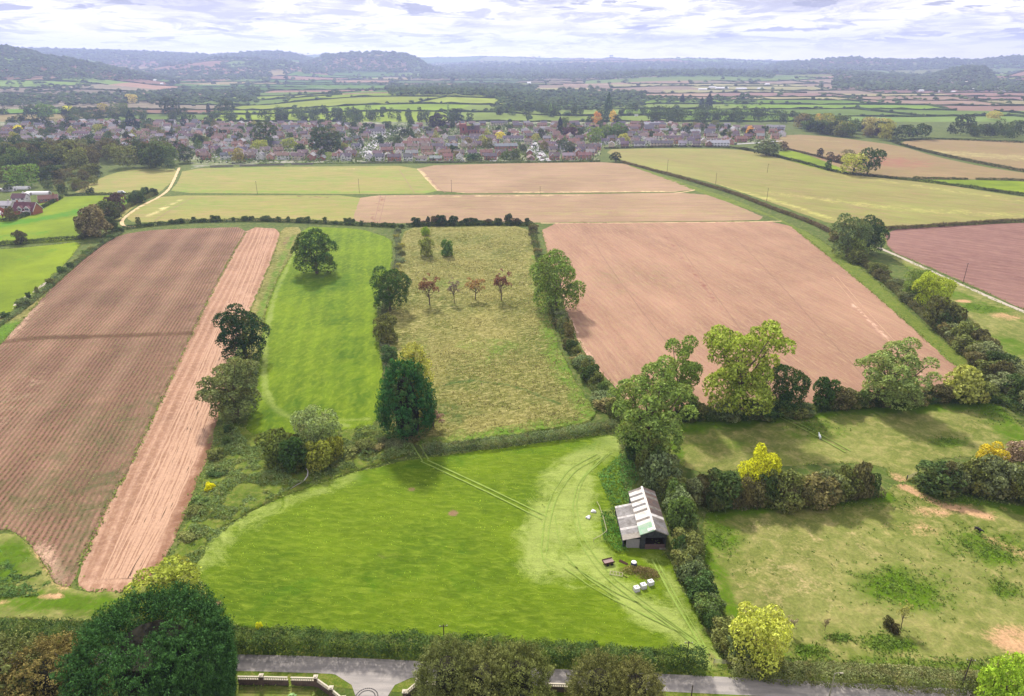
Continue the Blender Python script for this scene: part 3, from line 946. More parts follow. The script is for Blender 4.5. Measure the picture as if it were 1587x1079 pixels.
# coarser ones for the village and beyond
build_deciduous('far_round', 5, 2600, 0.80, 12, 6.0, 5.9, 20, (0.26, 0.42), 0.4, 0.75, 0.0, limb=3, r0=0.3, kin=0.05, bottom=1.0)
build_deciduous('far_loose', 4, 2300, 0.78, 12, 6.0, 5.9, 20, (0.20, 0.34), 0.4, 0.85, 0.0, limb=3, r0=0.3, kin=0.1, bottom=1.0)
build_deciduous('far_bush', 4, 600, 0.7, 4, 2.8, 2.2, 9, (0.30, 0.46), 0.35, 0.7, 0.0, limb=3, r0=0.1, bottom=1.0, kin=0.03)


def build_spire(kind, count, n, size, h, R, prof, asp=0.45, mat='conifer', jit=0.5, t=None, bumps=0.18, core=True):
    """dense columnar or domed evergreen: sprays over a lumpy surface of revolution"""
    for i in range(count):
        z = rng.random(n)
        a = rng.uniform(0, 2 * math.pi, n)
        pr = np.interp(z, *prof)
        keep = rng.random(n) < np.clip(pr + 0.12, 0, 1)
        z, a, pr = z[keep], a[keep], pr[keep]
        lump = fbm(a * 2.2 + 7 * np.sin(z * 3) + i * 9, z * h / (R * 0.5), 31 + i, 3)
        lump2 = fbm(np.cos(a) * 5 + i * 5 + 40, np.sin(a) * 5 + z * h * 0.9, 3 + i, 2)
        r = R * pr * (1 - bumps * 1.6 + bumps * 2.2 * lump + 0.16 * (lump2 - 0.5)) * rng.uniform(0.86, 1.04, len(z))
        C = np.stack([r * np.cos(a), r * np.sin(a), z * h * (0.96 + 0.04 * lump)], 1)
        dz = np.gradient(np.interp(np.linspace(0, 1, 50), *prof)) * 50
        sl = -np.interp(z, np.linspace(0, 1, 50), dz) * R / h
        Nn = np.stack([np.cos(a), np.sin(a), sl + 0.15], 1)
        Nn /= np.linalg.norm(Nn, axis=1)[:, None]
        me = foliage_mesh(kind + '_crown', C, Nn * 1.2, size, M[mat], asp, jit, (0, 0, 1.1), lump)
        b = MB()
        b.tube([(0, 0, -0.3), (0, 0, h * 0.85)], [R * 0.10 + 0.12, 0.06], 7)
        if core:
            k = 12
            zs = np.linspace(0.03, 0.93, 9)
            b2 = MB()
            b2.tube([(0, 0, q * h) for q in zs], [float(np.interp(q, *prof)) * R * 0.72 + 0.02 for q in zs], k)
            for f, v in (): pass
            b.v_off = len(b.v)
            for f in b2.f:
                b.f.append([x + len(b.v) for x in f])
                b.m.append(1)
            b.v += b2.v
        proto(kind, me, b.mesh(kind + '_trunk', [M['bark'], M['conifer_core']]), h, 2 * R * 0.95)


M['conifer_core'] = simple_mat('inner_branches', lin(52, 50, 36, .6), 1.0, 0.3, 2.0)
build_spire('poplar', 2, 5200, 0.42, 16, 2.6, ([0, .1, .4, .75, .93, 1], [.35, .8, 1, .9, .6, .2]), mat='foliage', bumps=0.4, core=False, jit=0.9)
build_spire('far_spire', 3, 700, 1.0, 12, 2.2, ([0, .08, .35, .7, 1], [.6, .95, 1, .7, .05]), bumps=0.2)
build_spire('far_cone', 3, 800, 1.0, 12, 4.0, ([0, .05, .2, .6, 1], [.7, .95, 1, .62, .04]), bumps=0.25)


def build_sprays(kind, count, h, R, prof, nspray, nleaf, size, sr, droop=0.0, mat='conifer', asp=0.42, inner=0.86):
    """evergreens: hundreds of plume-like sprays set over a lumpy dome, each with its own leaves"""
    for i in range(count):
        zz = np.linspace(0, 1, 200)
        pp_ = np.interp(zz, *prof)
        dA = pp_ * np.hypot(np.gradient(pp_ * R, zz), h) * (zz > 0.12)
        cdf = np.cumsum(dA) / dA.sum()
        z = np.interp(rng.random(nspray * 2), cdf, zz)
        a = rng.uniform(0, 2 * math.pi, nspray * 2)
        pr = np.interp(z, *prof)
        ok = rng.random(len(z)) < 0.8
        z, a, pr = z[ok][:nspray], a[ok][:nspray], pr[ok][:nspray]
        lump = fbm(np.cos(a) * 2.2 + i * 9 + 20, np.sin(a) * 2.2 + z * h / R * 2.2 + 20, 31 + i, 3)
        r = R * pr * (0.62 + 0.62 * lump)
        out = np.stack([np.cos(a), np.sin(a), np.zeros(len(a))], 1)
        ax = out * (0.75 - 0.2 * droop) + np.array([0, 0, 0.85 - 1.2 * droop])
        ax /= np.linalg.norm(ax, axis=1)[:, None]
        base = np.column_stack([r * np.cos(a), r * np.sin(a), z * h * 0.95])
        ln = sr * rng.uniform(0.6, 1.9, len(a)) * (0.8 + 0.4 * pr)
        t = rng.random((len(a), nleaf))
        rad = (1 - t) * 0.42 + 0.08
        d = unit(len(a) * nleaf).reshape(len(a), nleaf, 3)
        C = base[:, None] + ax[:, None] * (t * ln[:, None])[..., None] + d * (rad * ln[:, None])[..., None]
        Nn = d + out[:, None] * 0.7 + np.array([0, 0, 0.3])
        Nn = Nn / np.linalg.norm(Nn, axis=2)[..., None]
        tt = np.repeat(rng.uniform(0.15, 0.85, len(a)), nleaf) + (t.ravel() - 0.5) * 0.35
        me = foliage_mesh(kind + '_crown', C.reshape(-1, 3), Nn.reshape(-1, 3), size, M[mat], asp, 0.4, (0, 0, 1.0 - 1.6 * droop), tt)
        b = MB()
        b.tube([(0, 0, -0.3), (0, 0, h * 0.85)], [R * 0.10 + 0.12, 0.06], 7)
        b2 = MB()
        b2.tube([(0, 0, q * h * 0.93) for q in np.linspace(0.03, 0.82, 9)], [float(np.interp(q, *prof)) * R * 0.50 + 0.02 for q in np.linspace(0.03, 0.82, 9)], 12)
        for f in b2.f:
            b.f.append([x + len(b.v) for x in f])
            b.m.append(1)
        b.v += b2.v
        proto(kind, me, b.mesh(kind + '_trunk', [M['bark'], M['conifer_core']]), h, 2 * R * 1.0)


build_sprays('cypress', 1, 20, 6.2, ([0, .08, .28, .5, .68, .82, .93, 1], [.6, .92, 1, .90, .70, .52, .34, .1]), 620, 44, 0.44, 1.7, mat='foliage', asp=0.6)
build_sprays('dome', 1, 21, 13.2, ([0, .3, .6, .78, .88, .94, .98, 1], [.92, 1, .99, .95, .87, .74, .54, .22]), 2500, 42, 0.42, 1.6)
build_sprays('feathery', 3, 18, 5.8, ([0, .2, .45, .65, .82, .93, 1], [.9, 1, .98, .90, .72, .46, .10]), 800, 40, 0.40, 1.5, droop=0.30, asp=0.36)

ONES = ['zeroth', 'first', 'second', 'third', 'fourth', 'fifth', 'sixth', 'seventh', 'eighth', 'ninth', 'tenth', 'eleventh', 'twelfth', 'thirteenth', 'fourteenth', 'fifteenth',
        'sixteenth', 'seventeenth', 'eighteenth', 'nineteenth']
TENS = ['', '', 'twent', 'thirt', 'fort', 'fift', 'sixt', 'sevent', 'eight', 'ninet']


def ordinal(n):
    if n < 20:
        return ONES[n]
    if n < 100:
        return TENS[n // 10] + ('ieth' if n % 10 == 0 else 'y-' + ONES[n % 10])
    return 'hundred-and-' + ordinal(n - 100) if n > 100 else 'hundredth'


PART = {'crown': 'crown', 'trunk': 'trunk'}
N_TREE = [0]


def tree(kind, px, py, wpx, hpx, color, name, label, cat='tree', group=None, parts=True, var=None, world=None, rot=None):
    """a plant standing at a ground position of the photograph, of the width and height it shows there"""
    vs_ = PROTO[kind]
    cr, tk, h0, w0 = vs_[(N_TREE[0] if var is None else var) % len(vs_)]
    N_TREE[0] += 1
    if world is None:
        x, y, _ = P(px, py)
        d = depth_at(y)
        hgt = max(0.8, topz(y, py - hpx))
        wid = wpx * d / F
    else:
        x, y, hgt, wid = world
    sx_, sz_ = wid / w0, hgt / h0
    e = link(name, None if parts else cr, None, (x, y, 0), label=label, category=cat, group=group)
    e.rotation_euler = (0, 0, random.uniform(-0.5, 0.5) + random.choice((0, math.pi)) if rot is None else rot)
    if parts:
        c = link(PART['crown'], cr, e)
        t = link(PART['trunk'], tk, e)
        for o in (c, t):
            o.scale = (sx_, sx_, sz_)
        c.color = (*color, 1)
    else:
        e.scale = (sx_, sx_, sz_)
        e.color = (*color, 1)
    return e


def fc(r, g, b, k=1.3):
    return lin(r, g, b, k)


C_DARK = fc(64, 88, 46)
C_OAK = fc(74, 104, 48)
C_MID = fc(98, 130, 58)
C_OLIVE = fc(120, 134, 70)
C_ASH = fc(126, 148, 64)
C_PALE = fc(148, 164, 104)
C_YEL = fc(186, 180, 70)
C_LIME = fc(168, 190, 60)
C_GOLD = fc(214, 196, 50)
C_BROWN = fc(128, 112, 78)
C_RED = fc(142, 98, 80)
C_PURP = fc(78, 58, 66)
C_RUST = fc(176, 120, 64)

# ------------------------------------------------------------------ trees one can name
NAMED = [
    ('oak', 491, 424, 62, 66, C_DARK, 'oak_tree', 'dark round oak standing alone in the bright green pasture strip'),
    ('oak', 605, 482, 60, 66, C_DARK, 'oak_tree', 'dark dense oak on the hedge line west of the tawny rough pasture'),
    ('oak', 382, 556, 72, 80, fc(44, 68, 44), 'oak_tree', 'very dark oak at the edge of the bare red soil strip'),
    ('ash', 368, 644, 80, 90, fc(104, 114, 72), 'ash_tree', 'dull olive thin-leaved tree just below the very dark oak by the soil strip'),
    ('cypress', 633, 678, 72, 120, fc(52, 92, 50), 'cypress_tree', 'tall dark evergreen where the bramble bank meets the rough pasture'),
    ('poplar', 646, 655, 58, 126, fc(164, 164, 84, 1.1), 'poplar_tree', 'yellow-topped poplar rising behind the tall dark evergreen', ),
    ('oak', 862, 482, 72, 90, fc(104, 126, 62), 'ash_tree', 'leafy mid-green tree between the tawny pasture and the big red field'),
    ('ash', 1002, 706, 102, 148, fc(116, 136, 72), 'ash_tree', 'broad olive ash at the northern end of the barn hedge'),
    ('ash', 1048, 640, 62, 116, fc(112, 134, 66), 'ash_tree', 'slim open ash with bare limbs against the red field, beside the broad olive ash'),
    ('ash', 1140, 646, 110, 148, fc(138, 152, 68), 'ash_tree', 'tall spreading yellow-green ash with open crown on the paddock hedge'),
    ('oak', 1213, 640, 64, 72, fc(54, 78, 44), 'holly_tree', 'compact dark evergreen tree just east of the tall yellow-green ash'),
    ('ash', 1376, 630, 86, 102, fc(126, 142, 84), 'ash_tree', 'pale olive ash with twiggy crown in the middle of the paddock hedge'),
    ('shrub', 1275, 632, 34, 46, C_DARK, 'holly_bush', 'small dark conical bush on the paddock hedge west of the pale olive ash'),
    ('shrub', 1496, 620, 64, 50, fc(152, 156, 84), 'willow_bush', 'rounded pale yellowish bush at the far corner of the upper paddock'),
    ('willow', 490, 696, 68, 64, fc(140, 156, 104, 1.1), 'willow_tree', 'pale grey-green willow in the bramble bank'),
    ('shrub', 438, 716, 60, 48, fc(92, 104, 52), 'thorn_bush', 'dark thorn bush with yellowing top, just west of the grey-green willow'),
    ('shrub', 462, 728, 44, 48, C_DARK, 'holly_bush', 'dark evergreen bush in front of the grey-green willow'),
    ('shrub', 496, 726, 40, 40, fc(132, 138, 60), 'hazel_bush', 'yellow-green hazel bush in front of the grey-green willow'),
    ('shrub', 520, 712, 30, 34, fc(140, 144, 60), 'hazel_bush', 'small yellow-green bush at the east foot of the grey-green willow'),
    ('willow', 1173, 762, 68, 72, lin(206, 208, 56, .95), 'maple_tree', 'brilliant lemon-yellow tree rising from the dark paddock hedge'),
    ('willow', 1168, 1026, 84, 80, fc(186, 192, 92, 1.15), 'sallow_tree', 'lime-yellow bushy tree beside the field gate on the lane'),
    ('willow', 1545, 1104, 78, 88, fc(158, 186, 66, 1.15), 'garden_tree', 'bright green small tree on the lane verge at the corner of the lower paddock'),
    ('willow', 267, 946, 108, 56, fc(140, 150, 62), 'sallow_bush', 'broad olive-yellow bush at the foot of the bare soil strip'),
    ('sparse', 666, 474, 36, 50, fc(142, 108, 90, 1.0), 'cherry_tree', 'small rust-red fruit tree, westernmost of the four in a row in the tawny pasture'),
    ('sparse', 704, 471, 20, 40, fc(140, 128, 116), 'bare_tree', 'small nearly leafless grey tree, second of the four in a row in the tawny pasture'),
    ('sparse', 737, 466, 28, 34, fc(152, 122, 88), 'fruit_tree', 'small brownish fruit tree, third of the four in a row in the tawny pasture'),
    ('sparse', 777, 467, 32, 50, fc(138, 102, 92, 1.0), 'cherry_tree', 'small dark red fruit tree, easternmost of the four in a row in the tawny pasture'),
    ('shrub', 693, 398, 17, 26, fc(92, 120, 62), 'young_tree', 'young green tree standing alone near the top of the tawny pasture'),
    ('thorn', 661, 398, 24, 30, fc(130, 138, 72), 'thorn_bush', 'olive thorn bush beside the young green tree in the tawny pasture'),
    ('shrub', 660, 366, 14, 14, fc(126, 150, 50), 'small_bush', 'tiny yellow-green bush just inside the top hedge of the tawny pasture'),
    ('sparse', 672, 664, 36, 30, fc(156, 128, 112, 1.0), 'spindle_bush', 'low pinkish bush at the east foot of the tall dark evergreen'),
    ('shrub', 325, 760, 15, 11, fc(216, 212, 30, 1.2), 'gorse_bush', 'small bright yellow bush on the weedy strip beside the bare soil'),
    ('shrub', 402, 974, 10, 8, fc(200, 200, 40, 1.2), 'yellow_bush', 'small yellow bush showing over the long lane hedge'),
    ('sparse', 1396, 972, 20, 40, fc(160, 160, 96), 'young_willow', 'slim young willow among the scrub in the lower paddock'),
    ('thorn', 1376, 972, 16, 14, fc(74, 74, 44), 'bramble_clump', 'dark bramble clump west of the slim young willow in the lower paddock'),
    ('thorn', 1386, 982, 14, 13, fc(70, 66, 44), 'bramble_clump', 'dark bramble clump just below the slim young willow in the lower paddock'),
    ('sparse', 1224, 982, 18, 26, fc(150, 142, 116), 'dead_sapling', 'pale leafless sapling east of the lime-yellow tree in the lower paddock'),
    ('sparse', 1278, 978, 12, 18, fc(130, 120, 96), 'dead_sapling', 'pale leafless sapling standing between the dead sapling and the bramble clumps'),
    ('far_round', 1344, 270, 38, 40, fc(70, 92, 60), 'field_tree', 'dark round tree at the point of the green triangle field'),
    ('far_round', 1322, 270, 40, 32, fc(158, 162, 86), 'field_tree', 'yellowish tree beside the dark round tree at the point of the green triangle field'),
    ('far_bush', 1283, 264, 10, 15, C_DARK, 'field_bush', 'small dark upright bush on the lower hedge of the green triangle field'),
    ('far_bush', 1270, 244, 10, 14, fc(60, 60, 52), 'field_bush', 'small dark bush on the upper hedge of the green triangle field'),
    ('far_bush', 1286, 249, 12, 13, fc(96, 84, 70), 'field_bush', 'brownish bush on the upper hedge of the green triangle field'),
    ('far_bush', 1298, 252, 12, 12, fc(84, 76, 64), 'field_bush', 'dull brown bush next above the yellowish tree by the green triangle field'),
    ('far_round', 1314, 250, 20, 17, fc(120, 116, 92), 'field_tree', 'small greyish-brown tree behind the yellowish tree by the green triangle field'),
    ('far_round', 1187, 241, 38, 24, fc(84, 96, 66), 'field_tree', 'wide dark tree at the western tip of the green triangle field'),
    ('far_bush', 1214, 234, 14, 14, fc(96, 84, 70), 'field_bush', 'small brown bush east of the wide dark tree by the green triangle field'),
    ('far_round', 954, 251, 19, 15, fc(50, 62, 44), 'clipped_tree', 'squat dark clipped tree where the houses end and the khaki field begins'),
    ('far_bush', 215, 349, 8, 12, fc(70, 80, 50), 'small_tree', 'small dark tree where the footpath meets the hedge of the crop field'),
    ('thorn', 150, 366, 44, 46, fc(124, 116, 84), 'thorn_bush', 'broad brownish thorn clump at the corner of the lime pasture'),
    ('thorn', 133, 365, 24, 30, fc(96, 96, 66), 'thorn_bush', 'dark thorn bush west of the broad brownish thorn clump'),
    ('thorn', 162, 344, 22, 22, fc(140, 128, 96), 'thorn_bush', 'pale brown thorn bush above the broad brownish thorn clump'),
    ('shrub', 167, 342, 36, 30, fc(84, 92, 60), 'thorn_bush', 'large dark thorn bush halfway along the footpath hedge'),
    ('thorn', 182, 328, 28, 28, fc(92, 76, 72), 'thorn_bush', 'purplish-brown thorn bush above the large dark thorn bush on the footpath hedge'),
    ('shrub', 205, 318, 14, 16, fc(70, 88, 56), 'thorn_bush', 'small dark bush, third from the top of the footpath hedge'),
    ('shrub', 216, 314, 22, 20, fc(80, 98, 62), 'thorn_bush', 'rounded dark green bush, second from the top of the footpath hedge'),
    ('shrub', 228, 304, 14, 14, fc(62, 80, 54), 'thorn_bush', 'small dark green bush nearly at the top of the footpath hedge'),
    ('shrub', 239, 302, 12, 10, fc(62, 76, 54), 'thorn_bush', 'last small dark bush at the top of the footpath hedge'),
    ('thorn', 34, 378, 22, 20, fc(92, 92, 66), 'thorn_bush', 'brownish bush on the hedge between the two lime-green pastures'),
    ('far_bush', 140, 301, 12, 9, fc(50, 62, 48), 'thorn_bush', 'small dark bush on the hedge above the upper lime-green pasture'),
    ('shrub', 175, 358, 16, 22, fc(74, 88, 52), 'thorn_bush', 'dark bush at the east foot of the broad brownish thorn clump'),
    ('thorn', 600, 530, 36, 40, fc(104, 108, 60), 'thorn_bush', 'olive thorn bush below the dense oak on the hedge line'),
    ('shrub', 604, 560, 24, 24, fc(84, 108, 66), 'thorn_bush', 'small green bush halfway between the dense oak and the tall dark evergreen'),
    ('shrub', 612, 590, 26, 26, fc(90, 112, 74), 'thorn_bush', 'greyish-green bush just above the tall dark evergreen'),
    ('oak', 1312, 398, 56, 64, fc(92, 108, 72), 'field_maple', 'large grey-green tree where the long east hedge meets the khaki field'),
    ('oak', 1344, 392, 46, 56, fc(58, 80, 52), 'field_maple', 'dark tree east of the large grey-green tree on the long east hedge'),
    ('shrub', 1326, 404, 26, 34, fc(124, 140, 76), 'field_maple', 'small paler green tree at the foot of the dark tree on the long east hedge'),
    ('oak', 1441, 478, 54, 54, fc(154, 168, 62), 'field_maple', 'yellow-green tree halfway down the long east hedge'),
    ('oak', 1418, 466, 40, 48, fc(110, 130, 66), 'field_maple', 'mid-green tree just above the yellow-green tree on the long east hedge'),
    ('shrub', 1458, 508, 52, 46, fc(92, 96, 60), 'field_maple', 'dark brownish tree just below the yellow-green tree on the long east hedge'),
    ('shrub', 1533, 722, 40, 30, fc(204, 186, 60, 1.05), 'yellow_bush', 'golden-yellow bush in the eastern paddock hedge'),
    ('thorn', 1575, 718, 44, 34, fc(146, 128, 108), 'thorn_bush', 'pinkish-brown bush east of the golden-yellow bush in the paddock hedge'),
]
for r in NAMED:
    kind, x, y, w_, h_, c_, nm, lb = r
    if h_ > 60 and y < 1000:
        c_ = tuple(a_ * 1.08 for a_ in c_)
    cat = 'bush' if ('bush' in nm or 'clump' in nm) else 'tree'
    small = kind.startswith('far_bush')
    tree(kind, x, y, w_, h_, c_, nm, lb, cat, parts=not small)

# the evergreens along the garden south of the lane, tops only in view
X0 = lambda px, d=122: (px - 793.5) / F * d
BIG = [('dome', X0(236), 91.0, 19.4, 25.5, fc(54, 84, 42), 'conifer_tree', 'huge dark green domed conifer in front of the lane'),
       ('feathery', X0(20), 86, 17.5, 16.5, fc(92, 98, 56), 'conifer_tree', 'brownish-green feathery conifer at the western end of the garden row'),
       ('feathery', X0(92), 87, 17.2, 13.5, fc(108, 98, 56), 'conifer_tree', 'rusty-green feathery conifer touching the huge domed conifer'),
       ('feathery', X0(694, 119), 88.5, 17.0, 9.6, fc(98, 104, 60), 'conifer_tree', 'bushy olive conifer beside the lane junction, with bare twigs on top'),
       ('feathery', X0(750, 119), 87.5, 16.4, 9.6, fc(106, 110, 64), 'conifer_tree', 'bushy brown-tinged conifer between the two other olive ones'),
       ('feathery', X0(806, 119), 88.0, 16.6, 9.6, fc(100, 106, 58), 'conifer_tree', 'bushy olive conifer west of the gap that shows the garden wall'),
       ('feathery', X0(928, 119), 87.0, 15.6, 8.6, fc(102, 104, 60), 'conifer_tree', 'dull olive conifer east of the gap that shows the garden wall'),
       ('feathery', X0(984, 119), 86.2, 15.2, 8.6, fc(104, 104, 60), 'conifer_tree', 'olive-brown conifer at the eastern end of the garden row')]
for k, X_, Y_, h_, w_, c_, nm, lb in BIG:
    tree(k, 0, 0, 0, 0, c_, nm, lb, 'tree', world=(X_, Y_, h_, w_))
tree('dome', 0, 0, 0, 0, fc(58, 88, 44), 'conifer_tree', 'green rounded shoulder of conifer joined to the huge domed conifer by the lane', 'tree', world=(X0(304), 88.5, 16.0, 13.0), rot=1.3)


# ------------------------------------------------------------------ shrubs along the hedge lines
def shrub_line(line, n, wr, hr, cols, place, group, kind='thorn', name='hedge_bush', jitter=1.2, order='from the north', first=1):
    w = PN(line)
    n = int(n * 1.25)
    wr = (wr[0] * 0.62, wr[1] * 1.05)
    hr = (hr[0] * 0.72, hr[1] * 1.05)
    d = np.concatenate([[0], np.cumsum(np.linalg.norm(np.diff(w, axis=0), axis=1))])
    out = []
    for i in range(n):
        s = (i + 0.5 + random.uniform(-0.25, 0.25)) / n * d[-1]
        x = np.interp(s, d, w[:, 0]) + random.uniform(-jitter, jitter)
        y = np.interp(s, d, w[:, 1]) + random.uniform(-jitter, jitter)
        cname, cc = random.choice(cols)
        k = kind if isinstance(kind, str) else random.choice(kind)
        out.append((x, y, random.uniform(*hr), random.uniform(*wr), cname, cc, k))
    for i, (x, y, h_, w_, cname, cc, k) in enumerate(out):
        v = random.uniform(0.85, 1.15)
        tree(k, 0, 0, 0, 0, tuple(a * v for a in cc), name, '%s bush, %s %s %s' % (cname, ordinal(i + first), order, place), 'bush', group, parts=True, world=(x, y, h_, w_))


HB = [('dark brownish', fc(96, 94, 62)), ('dull olive', fc(106, 114, 64)), ('dark green', fc(74, 92, 52)), ('greyish-green', fc(114, 122, 84)), ('buff-green', fc(122, 116, 76))]
HG = [('dark green', fc(70, 92, 52)), ('mid-green', fc(92, 112, 60)), ('dull olive', fc(110, 116, 66)), ('greyish-green', fc(104, 118, 80))]
shrub_line([(1296, 372), (1330, 410), (1362, 428), (1392, 450), (1420, 478)], 8, (9, 12), (6.5, 9), HB, 'on upper part of long east hedge', 'bushes on the long east hedge')
shrub_line([(1455, 505), (1490, 535), (1530, 575), (1580, 620), (1640, 670)], 16, (9, 12), (7, 9.5), HB, 'on lower part of long east hedge', 'bushes on the long east hedge')
shrub_line([(1490, 520), (1530, 556), (1585, 600), (1650, 640)], 9, (8, 11), (6, 8.5), HB, 'on paddock side of long east hedge', 'bushes on the long east hedge')
shrub_line([(1060, 652), (1100, 648), (1170, 648), (1250, 640)], 9, (7, 10), (4.5, 7), HG, 'under the ashes of the paddock hedge', 'bushes on the upper paddock hedge', order='from the west')
shrub_line([(1290, 632), (1340, 628), (1420, 622), (1470, 620), (1535, 616)], 13, (7, 10), (5, 7.5), HG + HB[:2], 'on eastern half of upper paddock hedge', 'bushes on the upper paddock hedge', order='from the west')
shrub_line([(1062, 776), (1120, 786), (1180, 782), (1230, 778), (1290, 774), (1345, 768)], 15, (8, 10.5), (8.0, 10.5), HB, 'of dark hedge between the paddocks', 'bushes between the two paddocks', order='from the west', kind=('thorn', 'shrub'))
shrub_line([(1440, 760), (1500, 760), (1560, 768), (1640, 785), (1700, 800)], 11, (8, 11), (8, 10.5), HB, 'of hedge east of paddock gateway', 'bushes east of the paddock gateway', order='from the west', kind=('thorn', 'shrub'))
shrub_line([(985, 700), (1012, 730), (1035, 765), (1052, 800), (1058, 835)], 10, (7, 10), (7, 10.5), HG + HB[:2], 'on the hedge behind the barn', 'bushes on the barn hedge', kind=('thorn', 'shrub'))
shrub_line([(1056, 850), (1072, 900), (1092, 940), (1118, 985), (1140, 1024)], 11, (5.5, 8), (3.6, 5.6), HG, 'on hedge from barn to lane', 'bushes on the barn hedge', kind=('thorn', 'shrub'))
shrub_line([(822, 352), (832, 392), (846, 425)], 5, (5, 7), (3.4, 5), HB, 'on the hedge above the leafy mid-green tree', 'bushes east of the tawny pasture')
shrub_line([(866, 490), (880, 530), (902, 570), (930, 610), (955, 650)], 15, (6, 9), (4.5, 7), HB + HG, 'on the hedge below the leafy mid-green tree', 'bushes east of the tawny pasture', kind=('thorn', 'shrub'))
shrub_line([(616, 358), (618, 378), (622, 400), (614, 425), (610, 440)], 8, (4, 6.5), (2.2, 3.4), [('yellowish', fc(150, 148, 80)), ('dull olive', fc(120, 124, 76)), ('greyish-green', fc(116, 128, 92))],
           'on the hedge above the dense oak', 'bushes west of the tawny pasture')
shrub_line([(596, 496), (598, 540), (604, 600), (606, 650)], 7, (3.5, 5), (1.8, 3), HG, 'on ditch line beside green pasture strip', 'bushes west of the tawny pasture')
shrub_line([(640, 350), (700, 349), (760, 348), (822, 348)], 15, (5.5, 9), (4, 7.5), [('dark green', fc(58, 76, 48)), ('dark brownish', fc(84, 76, 62)), ('deep green', fc(50, 72, 48))],
           'of tall hedge above tawny pasture', 'bushes above the tawny pasture', kind=('thorn', 'shrub'), order='from the west')
shrub_line([(220, 350), (300, 343), (400, 341), (480, 344), (560, 348), (630, 352)], 22, (4, 8), (2.2, 4), [('dark green', fc(58, 74, 46)), ('deep green', fc(66, 84, 50))],
           'on long hedge north of crop field', 'bushes north of the crop field', order='from the west')
shrub_line([(192, 356), (160, 376), (120, 404), (80, 440), (40, 470), (4, 496)], 13, (3.5, 6.5), (2.2, 4), HG, 'on the hedge west of the crop field', 'bushes west of the crop field')
shrub_line([(395, 575), (378, 600), (352, 680), (330, 740), (310, 790), (290, 850)], 10, (3.5, 6), (1.6, 3.2), HG, 'on weedy bank beside bare soil strip', 'bushes beside the bare soil strip')
shrub_line([(650, 682), (600, 690), (560, 700), (530, 705)], 5, (4.5, 7), (2, 3.2), HB, 'on the bramble bank east of the willow', 'bushes on the bramble bank', order='from the east')


# ------------------------------------------------------------------ hedges: one object each, a thicket of leaves
def hedge(name, line, h, w, color, label, leaf=0.4, dens=2.0, mat='hedge_green', hvar=0.25, group=None, its=1, cat='hedge'):
    pw = densify(PN(smooth_poly(line, False, its)), False, 1.0)
    seg = np.linalg.norm(np.diff(pw, axis=0), axis=1)
    L = seg.sum()
    per = 2 * h + w
    n = int(L * per * dens / (leaf * leaf * 0.65 * 0.8))
    s = rng.random(n) * L
    cs = np.concatenate([[0], np.cumsum(seg)])
    x = np.interp(s, cs, pw[:, 0])
    y = np.interp(s, cs, pw[:, 1])
    t = np.gradient(pw, axis=0)
    tx = np.interp(s, cs, t[:, 0])
    ty = np.interp(s, cs, t[:, 1])
    l_ = np.hypot(tx, ty) + 1e-9
    nx_, ny_ = -ty / l_, tx / l_
    hh = h * (1 - hvar + 2 * hvar * fbm(x * 0.22, y * 0.22, 77, 3))
    ww = w * (0.8 + 0.4 * fbm(x * 0.3 + 9, y * 0.3, 78, 3)) / 2
    a = rng.random(n) * per
    side = np.where(a < h, -1, np.where(a < 2 * h, 1, 0))
    off = np.where(side == 0, (a - 2 * h) / w * 2 - 1, side) * ww
    z = np.where(side == 0, hh * (1 - 0.22 * np.abs(off / ww) ** 2), np.where(a < h, a / h, (a - h) / h) * hh)
    off = off * np.where(side == 0, 1.0, 0.72 + 0.30 * (z / hh) - 0.12 * (z / hh) ** 4)
    lump = 1.8 * (fbm(x * 0.8 + z, y * 0.8 - z, 5, 3) - 0.5)
    off = off + side * lump * 0.5 * w * 0.5
    C = np.stack([x + nx_ * off, y + ny_ * off, np.maximum(0.05, z + (side == 0) * lump * 0.5 * h)], 1)
    C[:, 2] *= rng.uniform(0.80, 1.06, n)
    dp = (rng.random(n) ** 1.5) * 0.35
    C[:, 0] -= nx_ * off * dp
    C[:, 1] -= ny_ * off * dp
    C += rng.normal(size=C.shape) * leaf * 0.3
    Nn = np.stack([nx_ * side, ny_ * side, (side == 0) * 1.0 + 0.25], 1)
    me = foliage_mesh(name, C, Nn, leaf, M[mat], 0.6, 0.8, None, fbm(x * 0.35, y * 0.35, 12, 3))
    o = link(name, me, None, None, label=label, category=cat, group=group)
    o.color = (*color, 1)
    return o


hedge('lane_hedge', [(-60, 990), (60, 992), (130, 994), (250, 998), (360, 1005), (480, 1007), (600, 1013), (760, 1018), (880, 1026), (990, 1034), (1092, 1038)], 4.4, 4.0, fc(74, 96, 52, 1.1),
      'long leafy green hedge between the bright meadow and the lane', 0.33, 1.9, hvar=0.42)
hedge('lane_hedge', [(1128, 1044), (1200, 1050), (1330, 1058), (1480, 1068), (1640, 1080), (1760, 1086)], 3.2, 4.2, fc(104, 112, 70), 'low hedge with dark roadside face between the lower paddock and the lane', 0.36, 1.7, 'hedge')
hedge('field_hedge', [(655, 702), (700, 698), (780, 690), (860, 680), (955, 662)], 2.6, 4.0, fc(100, 114, 78), 'low grey-green hedge between the tawny pasture and the bright meadow', 0.4, 1.6, 'hedge')
hedge('field_hedge', [(190, 356), (240, 350), (300, 345), (400, 343), (480, 346), (560, 350), (628, 354)], 2.3, 3.0, fc(58, 74, 46), 'long thin dark hedge along the top of the crop field and green pasture strip', 0.55, 1.6)
hedge('field_hedge', [(630, 352), (700, 351), (826, 350)], 2.8, 3.6, fc(54, 68, 44), 'dark hedge base along the top of the tawny pasture', 0.55, 1.6)
